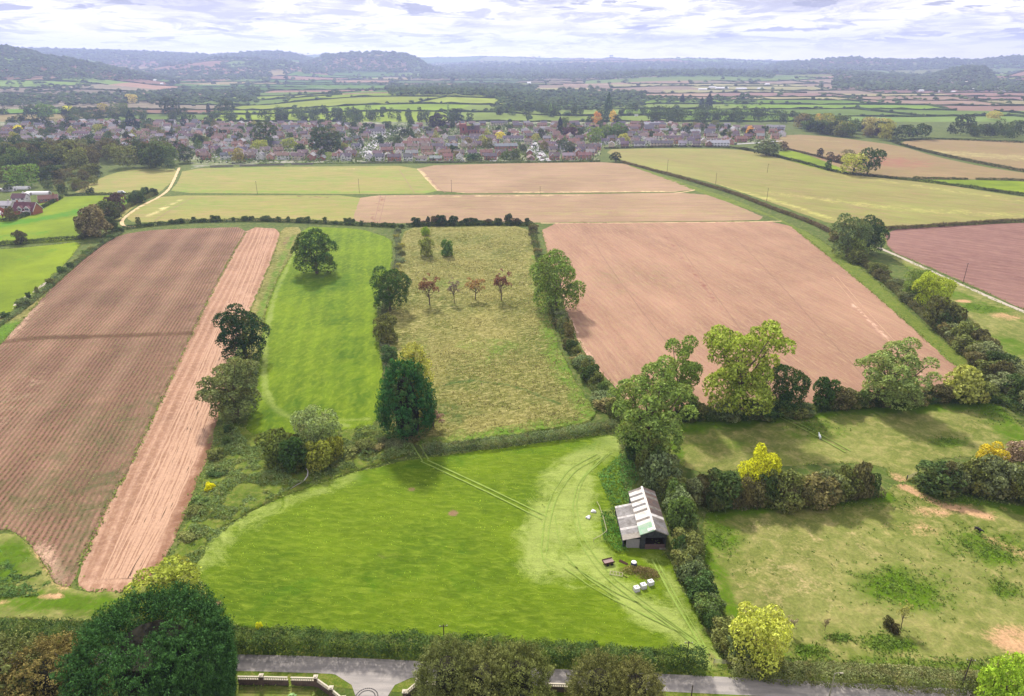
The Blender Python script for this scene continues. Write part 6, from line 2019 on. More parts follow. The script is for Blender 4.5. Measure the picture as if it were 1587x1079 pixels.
CARM, VANM = car_mesh(), car_mesh(True)
SPOTS = [(566, 238), (572, 232), (577, 229), (580, 222), (592, 212), (596, 210), (606, 205), (611, 202), (575, 219), (598, 216), (842, 246), (838, 242), (834, 236), (832, 232), (846, 250), (828, 226), (712, 237), (722, 238), (735, 238), (748, 240),
         (758, 241), (770, 242), (650, 238), (664, 238), (680, 237), (440, 239), (455, 238), (520, 240), (540, 240), (352, 252), (362, 254), (379, 251), (386, 252), (1090, 224), (1110, 225), (1124, 225), (1140, 224), (960, 216), (1000, 218), (900, 248),
         (74, 308), (79, 307), (84, 306)]
SPOTS.sort()
CC = [('white', lin(236, 236, 240, .85)), ('silver', lin(190, 192, 198, .7)), ('white', lin(236, 236, 240, .85)), ('dark blue', lin(50, 60, 90, .6)), ('black', lin(34, 34, 38, .6)), ('red', lin(150, 40, 40, .7)), ('grey', lin(120, 122, 128, .6))]
for i, (x, y) in enumerate(SPOTS):
    q = P(x, y)
    cn, cc = random.choice(CC)
    c = thing('parked_car', '%s car, %s from the west among the cars parked in the village' % (cn, ordinal(i + 1)), 'car', (q[0], q[1], 0.08), random.choice((0, math.pi / 2, 0.7, -0.5)), 'cars parked in the village', CARM)
    c.color = (*cc, 1)
q = P(189, 301)
c = thing('white_van', 'white van parked in the grey-green field above the lime-green pasture', 'van', (q[0], q[1], 0.1), 0.1, None, VANM)
c.scale = (1.25, 1.25, 1.25)
c.color = (*lin(232, 234, 238, .85), 1)

# ------------------------------------------------------------------ the dormer house and its neighbours
q = P(44, 331)
e = thing('dormer_house', 'brick house with plum tiled roof and two white-framed gabled dormers beside the lime-green pasture', 'house', (q[0], q[1], 0), -0.10)
b = MB()
b.prism([(-5, 0), (-5, 3.4), (0, 8.6), (5, 3.4), (5, 0)], 'x', -8.5, 8.5)
w = link('wall', b.mesh('wall', [M['brick']]), e)
w.color = (*lin(190, 122, 98, .7), 1)
b = MB()
for sg in (-1, 1):
    b.prism([(sg * 5.6, 2.78), (sg * 5.6, 3.05), (0, 8.95), (0, 8.65)], 'x', -9, 9, 0)
    for xx in (-9.12, 9.0):
        b.prism([(sg * 5.65, 2.5), (sg * 5.65, 3.1), (0, 9.1), (0, 8.45)], 'x', xx, xx + 0.12, 1)
r = link('roof', b.mesh('roof', [M['tile'], M['whitewood']]), e)
r.color = (*lin(126, 80, 92, .62), 1)
for dx in (-1.6, 4.4):
    b = MB()
    wd = 1.5 if dx < 0 else 2.0
    b.prism([(dx - wd, 3.0), (dx - wd, 5.0), (dx, 6.5), (dx + wd, 5.0), (dx + wd, 3.0)], 'y', -5.5, -2.2, 0)
    d_ = link('dormer', b.mesh('dormer', [M['whitewood']]), r)
    b = MB()
    s2 = 1.5 / wd
    for sg in (-1, 1):
        b.prism([(dx + sg * (wd + .4), 4.7), (dx + sg * (wd + .4), 4.9), (dx, 6.85), (dx, 6.6)], 'y', -5.8, -1.5, 0)
        b.prism([(dx + sg * (wd + .4), 4.5), (dx + sg * (wd + .4), 5.0), (dx, 7.0), (dx, 6.4)], 'y', -5.92, -5.8, 1)
    q2 = link('dormer_roof', b.mesh('dormer_roof', [M['tile'], M['whitewood']]), d_)
    q2.color = (*lin(126, 80, 92, .62), 1)
    for k in range(3):
        link('window_pane', (lambda mb: (mb.box(dx - wd * .75 + k * wd * .5, dx - wd * .75 + k * wd * .5 + wd * .4, -5.56, -5.48, 3.5, 5.1), mb.mesh('window_pane', [M['glass']]))[1])(MB()), d_)
b = MB()
b.box(-1.0, 7.2, -6.4, -5.0, 2.6, 2.9, 0)
for xx in (-0.8, 1.6, 4.3, 7.0):
    b.box(xx - 0.1, xx + 0.1, -6.35, -6.15, 0, 2.6, 0)
link('balcony', b.mesh('balcony', [M['whitewood']]), e)
for xx in (0.6, 3.0, 5.6):
    link('window', W_BIG, e, (xx, -5.0, 1.5))
c = link('chimney', (lambda mb: (mb.box(-7.2, -6.2, -0.5, 0.5, 7.6, 10.2), mb.mesh('chimney', [M['brick']]))[1])(MB()), r)
c.color = (*lin(170, 110, 92, .7), 1)
house('bungalow', *P(8, 322)[:2], 0.0, lin(214, 206, 204, .8), lin(190, 186, 194, .7), 'low pale-roofed building west of the dormer house', group=None)
house('detached', *P(34, 315)[:2], 0.1, lin(232, 228, 230, .82), lin(120, 90, 96, .62), 'white house with plum roof just behind the dormer house', group=None)
house('bungalow', *P(76, 312)[:2], 0.5, lin(180, 120, 96, .7), lin(130, 92, 84, .62), 'low brick building east of the dormer house', group=None)
M['plastic'] = simple_mat('white_sheeting', lin(232, 230, 232, .82), 0.5, 0.1, 0.4)
for (x, y, wid, lb) in [(8, 296, 30, 'short white polytunnel at the western edge of the nursery'), (30, 293, 30, 'white polytunnel behind the short one in the nursery'), (60, 301, 34, 'long white polytunnel directly behind the dormer house'),
                        (42, 303, 12, 'small white polytunnel beside the long one behind the dormer house'), (4, 332, 10, 'white garden canopy in the dormer house garden')]:
    q = P(x, y)
    d = depth_at(q[1])
    Lm = wid * d / F
    e = thing('polytunnel', lb, 'polytunnel', (q[0], q[1], 0), 0.05, 'polytunnels of the nursery')
    b = MB()
    b.prism([(3.2 * math.cos(t), 2.6 * math.sin(t)) for t in np.linspace(0, math.pi, 11)], 'x', -Lm / 2, Lm / 2)
    link('cover', b.mesh('cover', [M['plastic']]), e)
    b = MB()
    b.box(Lm / 2, Lm / 2 + 0.1, -1, 1, 0, 2.0)
    link('door', b.mesh('door', [M['fencewood']]), e)
# sports pavilion and a sight screen on the green beyond
q = P(986, 181)
e = thing('sight_screen', 'white boarded screen on the green sports ground beyond the village', 'screen', (q[0], q[1], 0), 0)
b = MB()
for k in range(6):
    b.box(-4 + 0.0, 4, -0.1, 0.1, 1.0 + k * 0.7, 1.0 + k * 0.7 + 0.62)
link('board', b.mesh('board', [M['whitewood']]), e)
for xx in (-3.6, 3.6):
    b = MB()
    b.box(xx - 0.1, xx + 0.1, 0.1, 0.3, 0, 5.2)
    link('post', b.mesh('post', [M['whitewood']]), e)
for (x, y, w_, lb) in [(1112, 227, 26, 'long white building at the eastern corner of the village front'), (1070, 209, 24, 'white flat-roofed building in the eastern village'), (1010, 197, 22, 'pale grey-roofed hall behind the eastern houses')]:
    q = P(x, y)
    house('terrace', q[0], q[1], 0.05, lin(236, 234, 238, .85), lin(190, 190, 200, .7), lb, 'long_building', None)

# ================================================================== THE BARN
BX, BY = 34.35, 134.6           # middle of the front gable foot
M['sheet_white'] = simple_mat('white_roof_sheet', lin(244, 240, 236, .88), 0.55, 0.10, 1.2, c2=lin(218, 210, 202, .82))
M['sheet_grey'] = simple_mat('grey_cement_sheet', lin(178, 170, 160, .70), 0.9, 0.22, 1.5, c2=lin(150, 142, 132, .66))
M['sheet_dark'] = simple_mat('dark_cement_sheet', lin(172, 168, 166, .70), 0.9, 0.22, 1.5, c2=lin(142, 136, 132, .64))
M['sheet_green'] = simple_mat('green_roof_sheet', lin(160, 204, 170, .76), 0.6, 0.12, 1.0, c2=lin(196, 208, 190, .72))
M['sheet_rust'] = simple_mat('rusty_sheet', lin(156, 130, 116, .66), 0.9, 0.25, 1.6, c2=lin(136, 128, 126, .64))
M['barnwood'] = simple_mat('dark_barn_boards', lin(92, 96, 100, .5), 0.95, 0.3, 2.2, c2=lin(66, 68, 72, .5))
M['blockwork'] = simple_mat('pale_blockwork', lin(186, 180, 182, .62), 0.95, 0.15, 2.0)
M['darkin'] = simple_mat('earth_floor', lin(80, 66, 56, .5), 1.0, 0.2, 1.0)
EAVE, RIDGE, BW, BL = 4.7, 6.1, 6.3, 17.4


def corrugated(name, x0, z0, x1, z1, y0, y1, mat, parent, th=0.05, amp=0.05, n=14):
    """a roof sheet between two slope edges with corrugations running down the slope"""
    V, Fc = [], []
    yy = np.linspace(y0, y1, n + 1)
    nrm = Vector((-(z1 - z0), 0, x1 - x0)).normalized()
    if nrm.z < 0:
        nrm = -nrm
    for layer in (0, 1):
        for i, y in enumerate(yy):
            a = amp * (1 if i % 2 else -1) * 0.5 + layer * th
            for (x, z) in ((x0, z0), (x1, z1)):
                V.append((x + nrm.x * a, y, z + nrm.z * a))
    k = 2 * (n + 1)
    for i in range(n):
        a = 2 * i
        Fc.append((a, a + 1, a + 3, a + 2))
        Fc.append((k + a, k + a + 2, k + a + 3, k + a + 1))
        Fc.append((a, a + 2, k + a + 2, k + a))
        Fc.append((a + 1, k + a + 1, k + a + 3, a + 3))
    Fc.append((0, k, k + 1, 1))
    Fc.append((k - 2, k - 1, 2 * k - 1, 2 * k - 2))
    me = mesh_np(name, np.array(V), np.array(Fc), [M[mat]])
    return link(name, me, parent)


barn = thing('barn', 'old field barn with striped white and grey sheet roof and a lean-to, beside the hedge', 'barn', (BX, BY, 0))
h2 = BW / 2
# walls: boards one by one on the front gable, sheets elsewhere
b = MB()
b.box(-h2, -h2 + 0.12, 0.15, BL, 0, EAVE - 0.05)
link('wall', b.mesh('wall', [M['barnwood']]), barn)
b = MB()
b.box(h2 - 0.12, h2, 0.15, BL, 0, EAVE - 0.05)
link('wall', b.mesh('wall', [M['barnwood']]), barn)
b = MB()
b.prism([(-h2 + 0.13, 0), (-h2 + 0.13, EAVE - 0.1), (0, RIDGE - 0.1), (h2 - 0.13, EAVE - 0.1), (h2 - 0.13, 0)], 'y', BL - 0.15, BL)
link('wall', b.mesh('wall', [M['barnwood']]), barn)
nb = 21
for i in range(nb):
    x0 = -h2 + i * BW / nb
    x1 = x0 + BW / nb - 0.02
    ztop = EAVE + (RIDGE - EAVE) * (1 - abs((x0 + x1) / 2) / h2) - 0.12
    opening = x0 > -h2 + 1.15 and x1 < h2 - 0.05
    b = MB()
    b.box(x0, x1, 0.0 + 0.015 * (i % 3), 0.07 + 0.015 * (i % 3), 3.45 if opening else 0.0, ztop)
    link('board', b.mesh('board', [M['barnwood']]), barn)
b = MB()
b.box(-h2 + 1.2, h2 - 0.3, -0.14, -0.02, 0.1, 1.55)
for xx in (-1.6, 0.0, 1.6):
    b.box(xx - 0.05, xx + 0.05, -0.18, -0.14, 0.1, 1.55)
link('gate', b.mesh('gate', [simple_mat('rusty_gate_sheet', lin(128, 104, 104, .6), 0.9, 0.2, 2.0)]), barn)
b = MB()
b.box(1.6, h2 - 0.1, -0.30, -0.16, 0.15, 0.6)
link('plank', b.mesh('plank', [M['sheet_grey']]), barn)
b = MB()
b.poly([(-h2 + 0.13, 0.1, 0.35), (h2 - 0.13, 0.1, 0.35), (h2 - 0.13, BL - 0.16, 0.35), (-h2 + 0.13, BL - 0.16, 0.35)])
link('floor', b.mesh('floor', [M['darkin']]), barn)
# west slope: alternate white and grey sheets, green ones at the front
nS = 16
edges_ = np.linspace(-0.35, BL + 0.25, nS + 1)
pat = ['sheet_green', 'sheet_green', 'sheet_green', 'sheet_white', 'sheet_grey', 'sheet_white', 'sheet_white', 'sheet_grey', 'sheet_white', 'sheet_dark', 'sheet_white', 'sheet_grey', 'sheet_white', 'sheet_dark', 'sheet_white', 'sheet_grey']
for i in range(nS):
    g = 0.25 if pat[i] in ('sheet_grey', 'sheet_dark') else 0.0
    lo, hi = edges_[i] + (0.0 if g else -0.12), edges_[i + 1] - (0 if g else -0.12)
    corrugated('roof_sheet', -h2 - 0.35, EAVE - 0.08 - (0.035 if g else 0), 0.0, RIDGE + 0.02 - (0.035 if g else 0), lo, hi, pat[i], barn)
corrugated('roof_sheet', -1.6, EAVE + 0.85, -0.35, EAVE + 1.42, -0.30, 0.75, 'sheet_white', barn)
pe = ['sheet_dark', 'sheet_grey', 'sheet_dark', 'sheet_dark', 'sheet_grey', 'sheet_white', 'sheet_rust', 'sheet_rust', 'sheet_grey', 'sheet_rust', 'sheet_rust', 'sheet_rust', 'sheet_grey', 'sheet_rust', 'sheet_dark', 'sheet_rust']
for i in range(nS):
    corrugated('roof_sheet', 0.0, RIDGE + 0.02, h2 + 0.35, EAVE - 0.08, edges_[i] + 0.02 * (i % 2), edges_[i + 1], pe[i], barn)
b = MB()
b.prism([(-0.28, RIDGE + 0.02), (0, RIDGE + 0.20), (0.28, RIDGE + 0.02), (0, RIDGE + 0.06)], 'y', -0.4, BL + 0.3)
link('ridge_cap', b.mesh('ridge_cap', [M['sheet_white']]), barn)
for sg in (-1, 1):
    b = MB()
    b.prism([(sg * (h2 + 0.3), EAVE - 0.28), (sg * (h2 + 0.3), EAVE - 0.08), (0, RIDGE - 0.02), (0, RIDGE - 0.22)], 'y', -0.42, -0.36)
    link('bargeboard', b.mesh('bargeboard', [M['sheet_green'] if sg < 0 else M['sheet_grey']]), barn)
# lean-to on the west side
LW0, LW1, LY0, LY1 = -h2 - 4.25, -h2 - 0.02, 0.2, 13.4
lt = link('lean_to', (lambda mb: (mb.box(LW0 + 0.3, LW0 + 0.42, LY0 + 0.4, LY1 - 0.3, 0, 2.75), mb.box(LW0 + 0.44, LW1, LY1 - 0.4, LY1 - 0.3, 0, 3.0), mb.mesh('lean_to', [M['barnwood']]))[2])(MB()), barn)
b = MB()
b.box(LW0 + 0.9, LW1 - 0.05, LY0 + 0.2, LY0 + 0.34, 0, 2.7)
link('block_wall', b.mesh('block_wall', [M['blockwork']]), lt)
nL = 9
el = np.linspace(LY0 - 0.3, LY1 + 0.2, nL + 1)
pl = ['sheet_grey', 'sheet_dark', 'sheet_white', 'sheet_dark', 'sheet_dark', 'sheet_white', 'sheet_dark', 'sheet_dark', 'sheet_white']
wts = [1.5, 1.3, .6, 1.5, 1.3, .6, 1.5, 1.3, .6]
el = LY0 - 0.3 + np.concatenate([[0], np.cumsum(wts)]) / sum(wts) * (LY1 - LY0 + 0.5)
for i in range(nL):
    up = 0.02 if pl[i] == 'sheet_white' else 0
    s_ = corrugated('roof_sheet', LW0 - 0.1, 2.72 + up, LW1, 3.75 + up, el[i], el[i + 1], {'sheet_white': 'sheet_grey2'}.get(pl[i], pl[i]) if False else pl[i], lt)
for xx in (LY0 + 0.2, LY1 - 0.2):
    b = MB()
    b.box(LW0 + 0.05, LW0 + 0.25, xx - 0.1, xx + 0.1, 0, 2.7)
    link('post', b.mesh('post', [M['barnwood']]), lt)

# ------------------------------------------------------------------ things lying about the barn
M['pinkboard'] = simple_mat('faded_boards', lin(176, 150, 148, .66), 0.9, 0.2, 2)
M['rail'] = simple_mat('pale_rail', lin(198, 190, 156, .7), 0.9, 0.15, 2)
M['blue'] = simple_mat('blue_plastic', lin(50, 62, 110, .7), 0.5, 0.1, 2)
M['rusty'] = simple_mat('rusty_iron', lin(96, 66, 54, .6), 0.95, 0.3, 3)
q = P(942.5, 874)
e = thing('trailer', 'old flat farm trailer with faded pinkish boards on the grass south-west of the barn', 'trailer', (q[0], q[1], 0), 0.32)
b = MB()
for k in range(4):
    b.box(-1.25, 1.25, -0.75 + k * 0.38, -0.75 + k * 0.38 + 0.35, 0.75, 0.82)
link('bed', b.mesh('bed', [M['pinkboard']]), e)
b = MB()
for sg in (-0.8, 0.74):
    b.box(-1.3, 1.3, sg, sg + 0.06, 0.66, 1.05)
b.box(-1.3, -1.24, -0.74, 0.74, 0.66, 1.0)
link('side_rail', b.mesh('side_rail', [M['rusty']]), e)
for xx in (-0.55, 0.55):
    for sy_ in (-0.95, 0.83):
        b = MB()
        b.tube([(xx, sy_, 0.34), (xx, sy_ + 0.14, 0.34)], 0.34, 12)
        link('wheel', b.mesh('wheel', [M['rubber']]), e)
q = P(955, 891)
e = thing('harrow_frame', 'pale open metal frame lying on the grass between trailer and brush heap', 'frame', (q[0], q[1], 0), -0.25)
for k in range(5):
    b = MB()
    b.tube([(-1.4 + k * 0.7, -0.6, 0.35), (-1.4 + k * 0.7, 0.6, 0.35)], 0.06, 6)
    link('bar', b.mesh('bar', [M['rail']]), e)
for yy in (-0.6, 0.6):
    b = MB()
    b.tube([(-1.5, yy, 0.36), (1.5, yy, 0.36)], 0.07, 6)
    link('rail', b.mesh('rail', [M['rail']]), e)
b = MB()
b.tube([(1.4, 0, 0.36), (2.6, -0.5, 0.15)], 0.06, 6)
link('drawbar', b.mesh('drawbar', [M['rusty']]), e)
q = P(966, 873)
e = thing('plank_stack', 'short stack of dark timber planks beside the brush heap', 'planks', (q[0], q[1], 0), -0.7)
for k in range(3):
    b = MB()
    b.box(-1.1, 1.1, -0.3 + 0.2 * k, -0.12 + 0.2 * k, 0.05, 0.25 + 0.08 * k)
    link('plank', b.mesh('plank', [M['rusty']]), e)
q = P(982, 878)
e = thing('water_tank', 'dark blue barrel with white lid standing by the brush heap', 'barrel', (q[0], q[1], 0))
b = MB()
b.tube([(0, 0, 0), (0, 0, 0.35), (0, 0, 0.9), (0, 0, 1.25)], [0.62, 0.7, 0.7, 0.6], 14)
link('body', b.mesh('body', [M['blue']]), e)
b = MB()
b.tube([(0, 0, 1.25), (0, 0, 1.36), (0, 0, 1.45)], [0.64, 0.6, 0.2], 14)
link('lid', b.mesh('lid', [M['whitewood']]), e)
for (x, y, k_, lb) in [(986.3, 916, 0, 'white square tank, westernmost of the three in a row below the barn'), (996.8, 911.5, 1, 'white square tank, middle one of the three in a row below the barn'),
                       (1008, 906.5, 2, 'white square tank, easternmost of the three in a row below the barn')]:
    q = P(x, y)
    e = thing('water_tank', lb, 'tank', (q[0], q[1], 0), 0.35, 'white tanks below the barn')
    b = MB()
    b.box(-0.62, 0.62, -0.55, 0.55, 0.16, 1.15)
    link('body', b.mesh('body', [M['whitewood']]), e)
    b = MB()
    b.box(-0.68, 0.68, -0.61, 0.61, 0.0, 0.15)
    for xx in (-0.64, 0.60):
        for yy in (-0.59, 0.55):
            b.box(xx, xx + 0.04, yy, yy + 0.04, 0.15, 1.17)
    link('cage', b.mesh('cage', [M['sheet_grey']]), e)
    b = MB()
    b.tube([(0, 0, 1.15), (0, 0, 1.24)], 0.2, 12)
    link('cap', b.mesh('cap', [M['sheet_grey'] if k_ != 1 else M['blockwork']]), e)
for (x, y, lb) in [(920, 794, 'white plastic sack lying in the mown grass west of the rail fence'), (912, 803, 'smaller white sack below the other sack west of the rail fence')]:
    q = P(x, y)
    n_ = 16
    v_ = unit(140)
    b = MB()
    import bmesh
    bm = bmesh.new()
    bmesh.ops.create_icosphere(bm, subdivisions=2, radius=0.62)
    for vv in bm.verts:
        s_ = 1 + 0.35 * math.sin(vv.co.x * 5 + x) * math.cos(vv.co.y * 6)
        vv.co = Vector((vv.co.x * 1.25 * s_, vv.co.y * s_, max(-0.3, vv.co.z * 0.6 * s_) + 0.3))
    me = bpy.data.meshes.new('sack')
    bm.to_mesh(me)
    bm.free()
    me.materials.append(M['plastic'])
    e = thing('white_sack', lb, 'sack', (q[0], q[1], 0), x, 'white sacks in the grass', me)
# rail fence around the weedy patch
fp = PN([(925, 783), (929, 790), (935, 808), (940, 828), (930, 836), (920, 841)])
e = thing('rail_fence', 'low pale pole fence bending around the weedy patch west of the lean-to', 'fence', (fp[0][0], fp[0][1], 0))
for i in range(len(fp)):
    b = MB()
    dx, dy = fp[i] - fp[0]
    b.tube([(dx, dy, 0), (dx, dy, 1.25)], 0.07, 6)
    link('post', b.mesh('post', [M['rail']]), e)
    if i < len(fp) - 1:
        b = MB()
        ex, ey = fp[i + 1] - fp[0]
        b.tube([(dx, dy, 1.1), (ex, ey, 1.1)], 0.07, 6)
        link('rail', b.mesh('rail', [M['rail']]), e)
# brush heap
q = P(1000, 889)
C_ = np.column_stack([rng.normal(size=1500) * 2.0, rng.normal(size=1500) * 1.2, np.zeros(1500)])
C_[:, 2] = np.clip(1.5 * np.exp(-(C_[:, 0] / 2.6) ** 2 - (C_[:, 1] / 1.6) ** 2), 0.05, 2) * rng.uniform(0.5, 1, 1500)
me = foliage_mesh('brush_heap', C_, np.tile((0, -0.4, 0.8), (1500, 1)), 0.5, M['hedge'], 0.22, 1.0)
o = thing('brush_heap', 'heap of brown cut brushwood and nettles south of the barn', 'heap', (q[0], q[1], 0), -0.35, None, me)
o.color = (*fc(116, 104, 70), 1)
q = P(978, 884)
me = foliage_mesh('brush_heap', C_[:700] * 0.8, np.tile((0, -0.4, 0.8), (700, 1)), 0.45, M['hedge'], 0.25, 1.0)
o = thing('brush_heap', 'lower weedy heap around the blue barrel', 'heap', (q[0], q[1], 0), 0.3, None, me)
o.color = (*fc(128, 122, 72), 1)
# fallen branch on the bramble bank
q = P(468, 752)
e = thing('fallen_branch', 'bleached dead branch lying on the bramble bank below the willow', 'branch', (q[0], q[1], 0))
b = MB()
b.tube([(-2.4, -2.6, 0.5), (-1.0, -1.2, 0.9), (0.6, 0.2, 1.2), (1.1, 2.4, 1.6), (0.6, 4.6, 1.7), (-0.2, 5.6, 2.0)], [0.05, 0.1, 0.16, 0.17, 0.13, 0.05], 6)
b.tube([(0.6, 0.2, 1.2), (-1.4, 0.4, 1.2), (-2.6, -0.4, 1.0)], [0.1, 0.06, 0.03], 5)
o = link('limb', b.mesh('limb', [simple_mat('bleached_wood', lin(196, 190, 186, .7), 0.9, 0.1)]), e)
# white board by the lane hedge, gateway posts, white thing in the paddock, cow, mounds
q = P(342, 966)
e = thing('white_board', 'long white board lying in the meadow corner behind the huge domed conifer', 'board', (q[0], q[1], 0.1), 0.12)
b = MB()
b.box(-1.7, 1.7, -0.28, 0.28, 0.0, 0.12)
link('board', b.mesh('board', [M['whitewood']]), e)
for sx_ in (-1.2, 1.2):
    b = MB()
    b.box(sx_ - 0.06, sx_ + 0.06, -0.26, 0.26, -0.1, 0.0)
    link('batten', b.mesh('batten', [M['rail']]), e)


def quadruped(name, label, cat, loc, rz, color, scale=1.0, horse=False):
    vs_ = [(0.0, 0, 1.0), (0.7, 0, 1.02), (1.05, 0, 1.12), (1.35, 0, 1.32 if not horse else 1.5), (1.62, 0, 1.22 if not horse else 1.55), (1.85, 0, 1.02 if not horse else 1.3), (-0.6, 0, 1.02), (-0.85, 0, 0.95), (-0.98, 0, 0.55)]
    rr = [0.36, 0.34, 0.24, 0.17, 0.15, 0.09, 0.34, 0.10, 0.03]
    ed = [(0, 1), (1, 2), (2, 3), (3, 4), (4, 5), (0, 6), (6, 7), (7, 8)]
    for sx_, base_, back in ((0.72, 1, False), (-0.58, 6, True)):
        for sy_ in (-0.2, 0.2):
            n0 = len(vs_)
            vs_ += [(sx_ + (0.03 if back else 0), sy_, 0.72), (sx_ + (-0.12 if back else 0.02), sy_, 0.40), (sx_ + (-0.04 if back else 0), sy_, 0.03)]
            rr += [0.15, 0.075, 0.06]
            ed += [(base_, n0), (n0, n0 + 1), (n0 + 1, n0 + 2)]
    me = bpy.data.meshes.new(name)
    me.from_pydata([tuple(c * scale for c in v) for v in vs_], ed, [])
    me.materials.append(simple_mat(name + '_coat', color, 0.8, 0.15, 3))
    o = thing(name, label, cat, loc, rz, None, me)
    sk = o.modifiers.new('skin', 'SKIN')
    for i, r_ in enumerate(rr):
        me.skin_vertices[0].data[i].radius = (r_ * scale, r_ * scale)
    me.skin_vertices[0].data[0].use_root = True
    sb = o.modifiers.new('sub', 'SUBSURF')
    sb.levels = sb.render_levels = 1
    return o


q = P(1514, 824)
quadruped('black_cow', 'black cow standing in the lower paddock near the bare earth', 'cow', (q[0], q[1], 0.05), -1.25, lin(36, 34, 38, .5), 0.95)
q = P(1270, 680)
quadruped('white_horse', 'small white horse standing in the upper paddock beside the wheel tracks', 'horse', (q[0], q[1], 0.05), 1.45, lin(232, 236, 240, .85), 0.9, True)

# paddock hurdle at the gateway
fp = PN([(1405, 744), (1421, 738)])
e = thing('field_gate', 'weathered wooden hurdle at the worn gateway between the two paddocks', 'gate', (fp[0][0], fp[0][1], 0), math.atan2(*(fp[1] - fp[0])[::-1]))
L = float(np.linalg.norm(fp[1] - fp[0]))
for k in range(4):
    b = MB()
    b.box(0, L, -0.03, 0.03, 0.35 + k * 0.32, 0.47 + k * 0.32)
    link('rail', b.mesh('rail', [M['rail']]), e)
for xx in (0, L):
    b = MB()
    b.box(xx - 0.1, xx + 0.1, -0.1, 0.1, 0, 1.6)
    link('post', b.mesh('post', [M['barnwood']]), e)
fp = PN([(1106, 1029), (1136, 1031)])
e = thing('field_gate', 'thin metal field gate where the meadow track meets the lane', 'gate', (fp[0][0], fp[0][1], 0), math.atan2(*(fp[1] - fp[0])[::-1]))
L = float(np.linalg.norm(fp[1] - fp[0]))
for k in range(5):
    b = MB()
    b.tube([(0, 0, 0.3 + k * 0.22), (L, 0, 0.3 + k * 0.22)], 0.03, 6)
    link('bar', b.mesh('bar', [M['sheet_grey']]), e)
for xx in (0, L):
    b = MB()
    b.tube([(xx, 0, 0), (xx, 0, 1.4)], 0.07, 6)
    link('post', b.mesh('post', [M['sheet_grey']]), e)

# ------------------------------------------------------------------ poles
M['polewood'] = simple_mat('creosoted_pole', lin(96, 84, 74, .6), 0.95, 0.2, 1.5)
M['palepole'] = simple_mat('grey_pole', lin(176, 170, 150, .66), 0.8, 0.1, 1.5)
for (x, yb, yt, mt, lb) in [(689, 1004, 968, 'polewood', 'dark telegraph pole behind the bushy olive conifer at the lane'), (1064, 1022, 994, 'polewood', 'short dark pole in the lane hedge west of the field gate'),
                            (1488, 1072, 1021, 'polewood', 'dark telegraph pole leaning over the lane hedge of the lower paddock'), (1284, 1084, 1044, 'palepole', 'pale lamp post on the south side of the lane'),
                            (1071, 1082, 1062, 'polewood', 'stubby dark post on the south side of the lane'),
                            (557, 299, 277, 'polewood', 'thin pole in the winter crop beyond the crop field'), (700, 299, 279, 'polewood', 'thin pole at the near edge of the far red field'), (399, 301, 281, 'polewood', 'westernmost thin pole in the winter crop'),
                            (837, 302, 289, 'polewood', 'thin short pole in the middle of the far red field boundary'), (1034, 266, 248, 'polewood', 'faint pole at the western corner of the khaki field'),
                            (1109, 286, 268, 'polewood', 'thin pole on the khaki field near the clipped hedge'), (1188, 312, 292, 'polewood', 'tallest thin pole on the khaki field beside the clipped hedge'),
                            (1189, 268, 254, 'polewood', 'thin pole in the upper middle of the khaki field'), (1492, 440, 408, 'polewood', 'thin pole in the dark red field'), (1327, 268, 257, 'palepole', 'small pole beside the yellowish tree at the green triangle field')]:
    X_, Y_, _ = P(x, yb)
    hgt = float(topz(Y_, yt))
    e = thing('lamp_post' if 'lamp' in lb else 'telegraph_pole', lb, 'pole', (X_, Y_, 0), random.uniform(-0.4, 0.4))
    b = MB()
    r0 = 0.13 if Y_ < 300 else 0.16
    b.tube([(0, 0, 0), (0, 0, hgt)], [r0, r0 * 0.7], 8)
    link('pole', b.mesh('pole', [M[mt]]), e)
    b = MB()
    if 'lamp' in lb:
        b.tube([(0, 0, hgt), (0.3, 0, hgt + 0.15), (1.0, 0, hgt + 0.15)], 0.07, 6)
        b.box(0.9, 1.5, -0.14, 0.14, hgt + 0.05, hgt + 0.2)
        link('lamp_head', b.mesh('lamp_head', [M[mt]]), e)
    elif hgt > 4:
        b.box(-0.8, 0.8, -0.06, 0.06, hgt - 0.5, hgt - 0.38)
        arm = link('crossarm', b.mesh('crossarm', [M[mt]]), e)
        for xx in (-0.7, 0, 0.7):
            b = MB()
            b.tube([(xx, 0, hgt - 0.38), (xx, 0, hgt - 0.2)], 0.05, 6)
            link('insulator', b.mesh('insulator', [M['whitewood']]), arm)

# ------------------------------------------------------------------ garden wall with pillars and white balustrade
M['wallbrick'] = simple_mat('garden_wall_brick', lin(128, 106, 96, .6), 0.95, 0.25, 3.0, c2=lin(104, 88, 82, .6))
M['stonewhite'] = simple_mat('white_cast_stone', lin(214, 204, 184, .74), 0.85, 0.15, 3.0)


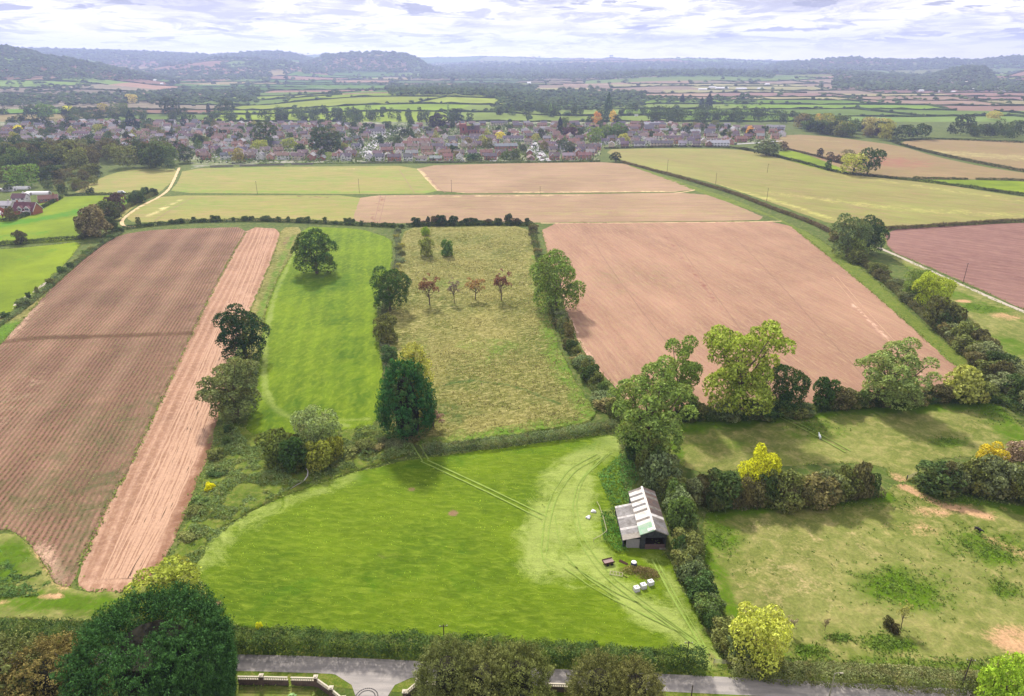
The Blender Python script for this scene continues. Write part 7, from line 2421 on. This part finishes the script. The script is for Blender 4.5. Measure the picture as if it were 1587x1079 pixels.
def garden_wall(pts, label, piers):
    w = PN(pts)
    e = thing('garden_wall', label, 'wall', (w[0][0], w[0][1], 0))
    o_ = w[0]
    hw, hb = 1.35, 0.6
    for i in range(len(w) - 1):
        a_, b_ = w[i] - o_, w[i + 1] - o_
        d_ = b_ - a_
        L = float(np.linalg.norm(d_))
        ang = math.atan2(d_[1], d_[0])
        m_ = MB()
        m_.box(0.3, L - 0.3, -0.14, 0.14, 0, hw)
        s_ = link('wall_panel', m_.mesh('wall_panel', [M['wallbrick']]), e, (a_[0], a_[1], 0))
        s_.rotation_euler = (0, 0, ang)
        m_ = MB()
        m_.box(0.3, L - 0.3, -0.16, 0.16, hw, hw + 0.12)
        m_.box(0.3, L - 0.3, -0.13, 0.13, hw + hb, hw + hb + 0.14)
        s_ = link('coping', m_.mesh('coping', [M['stonewhite']]), e, (a_[0], a_[1], 0))
        s_.rotation_euler = (0, 0, ang)
        m_ = MB()
        m_.tube([(0, 0, hw + 0.12), (0, 0, hw + 0.3), (0, 0, hw + 0.5), (0, 0, hw + hb)], [0.06, 0.13, 0.06, 0.09], 6)
        bm_ = m_.mesh('baluster', [M['stonewhite']])
        k = int((L - 0.6) / 0.42)
        for j in range(k):
            t = (0.5 + 0.42 * j) / L
            link('baluster', bm_, e, (a_[0] + d_[0] * t, a_[1] + d_[1] * t, 0))
    pm = MB()
    pm.box(-0.32, 0.32, -0.32, 0.32, 0, 2.3, 0)
    pm.box(-0.42, 0.42, -0.42, 0.42, 2.3, 2.45, 1)
    pm.box(-0.22, 0.22, -0.22, 0.22, 2.45, 2.6, 1)
    pm = pm.mesh('pillar', [M['wallbrick'], M['stonewhite']])
    for i in piers:
        p_ = w[i] - o_
        link('pillar', pm, e, (p_[0], p_[1], 0))


garden_wall([(330, 1060), (368, 1060.5), (407, 1061), (450, 1062), (491, 1063), (515, 1080), (534, 1096)], 'brick garden wall with pillars and white balustrade west of the junction', [0, 2, 4, 5, 6])
garden_wall([(628, 1086), (648, 1068), (690, 1070)], 'short piece of pillared garden wall east of the junction, under the conifers', [0, 1, 2])
garden_wall([(838, 1071), (890, 1073), (940, 1075)], 'stretch of pillared garden wall seen in the gap between the olive conifers', [0, 1, 2])
# a ring of dark setts set in the junction
q = P(568, 1082)
st = MB()
st.box(-0.16, 0.16, -0.09, 0.09, 0.0, 0.03)
st = st.mesh('sett', [simple_mat('dark_setts', lin(96, 94, 96, .5), 0.9, 0.2, 5)])
e = thing('paving_circle', 'ring of dark stone setts set into the pale junction paving', 'paving', (q[0], q[1], 0.07))
for rr_, nn in ((2.1, 34), (1.6, 26)):
    for k in range(nn):
        t = 2 * math.pi * k / nn
        o = link('sett', st, e, (rr_ * math.cos(t), rr_ * math.sin(t), 0))
        o.rotation_euler = (0, 0, t + math.pi / 2)
# pale agave-like plant on the lawn
q = P(452, 1082)
V_ = unit(90)
V_[:, 2] = np.abs(V_[:, 2])
me = foliage_mesh('garden_plant', V_ * np.array([0.8, 0.8, 0.7]), V_, 0.6, M['foliage'], 0.25, 0.3)
o = thing('garden_plant', 'spiky pale green garden plant on the lawn inside the pillared wall', 'plant', (q[0], q[1], 0), 0, None, me)
o.color = (*fc(150, 180, 130), 1)

# ================================================================== THE AIR
hb = MB()
hb.box(-15500, 15500, -1000, 13800, -1.5, 420)
hz = NT('air')
vol = hz.n('ShaderNodeVolumePrincipled')
vol.inputs['Color'].default_value = (0.50, 0.58, 0.98, 1)
vol.inputs['Density'].default_value = HAZE_DENSITY
vol.inputs['Anisotropy'].default_value = 0.35
ho = hz.n('ShaderNodeOutputMaterial')
hz.t.links.new(vol.outputs[0], ho.inputs['Volume'])
link('haze', hb.mesh('haze', [hz.mat]), kind='stuff', label='blue haze of the far distance')
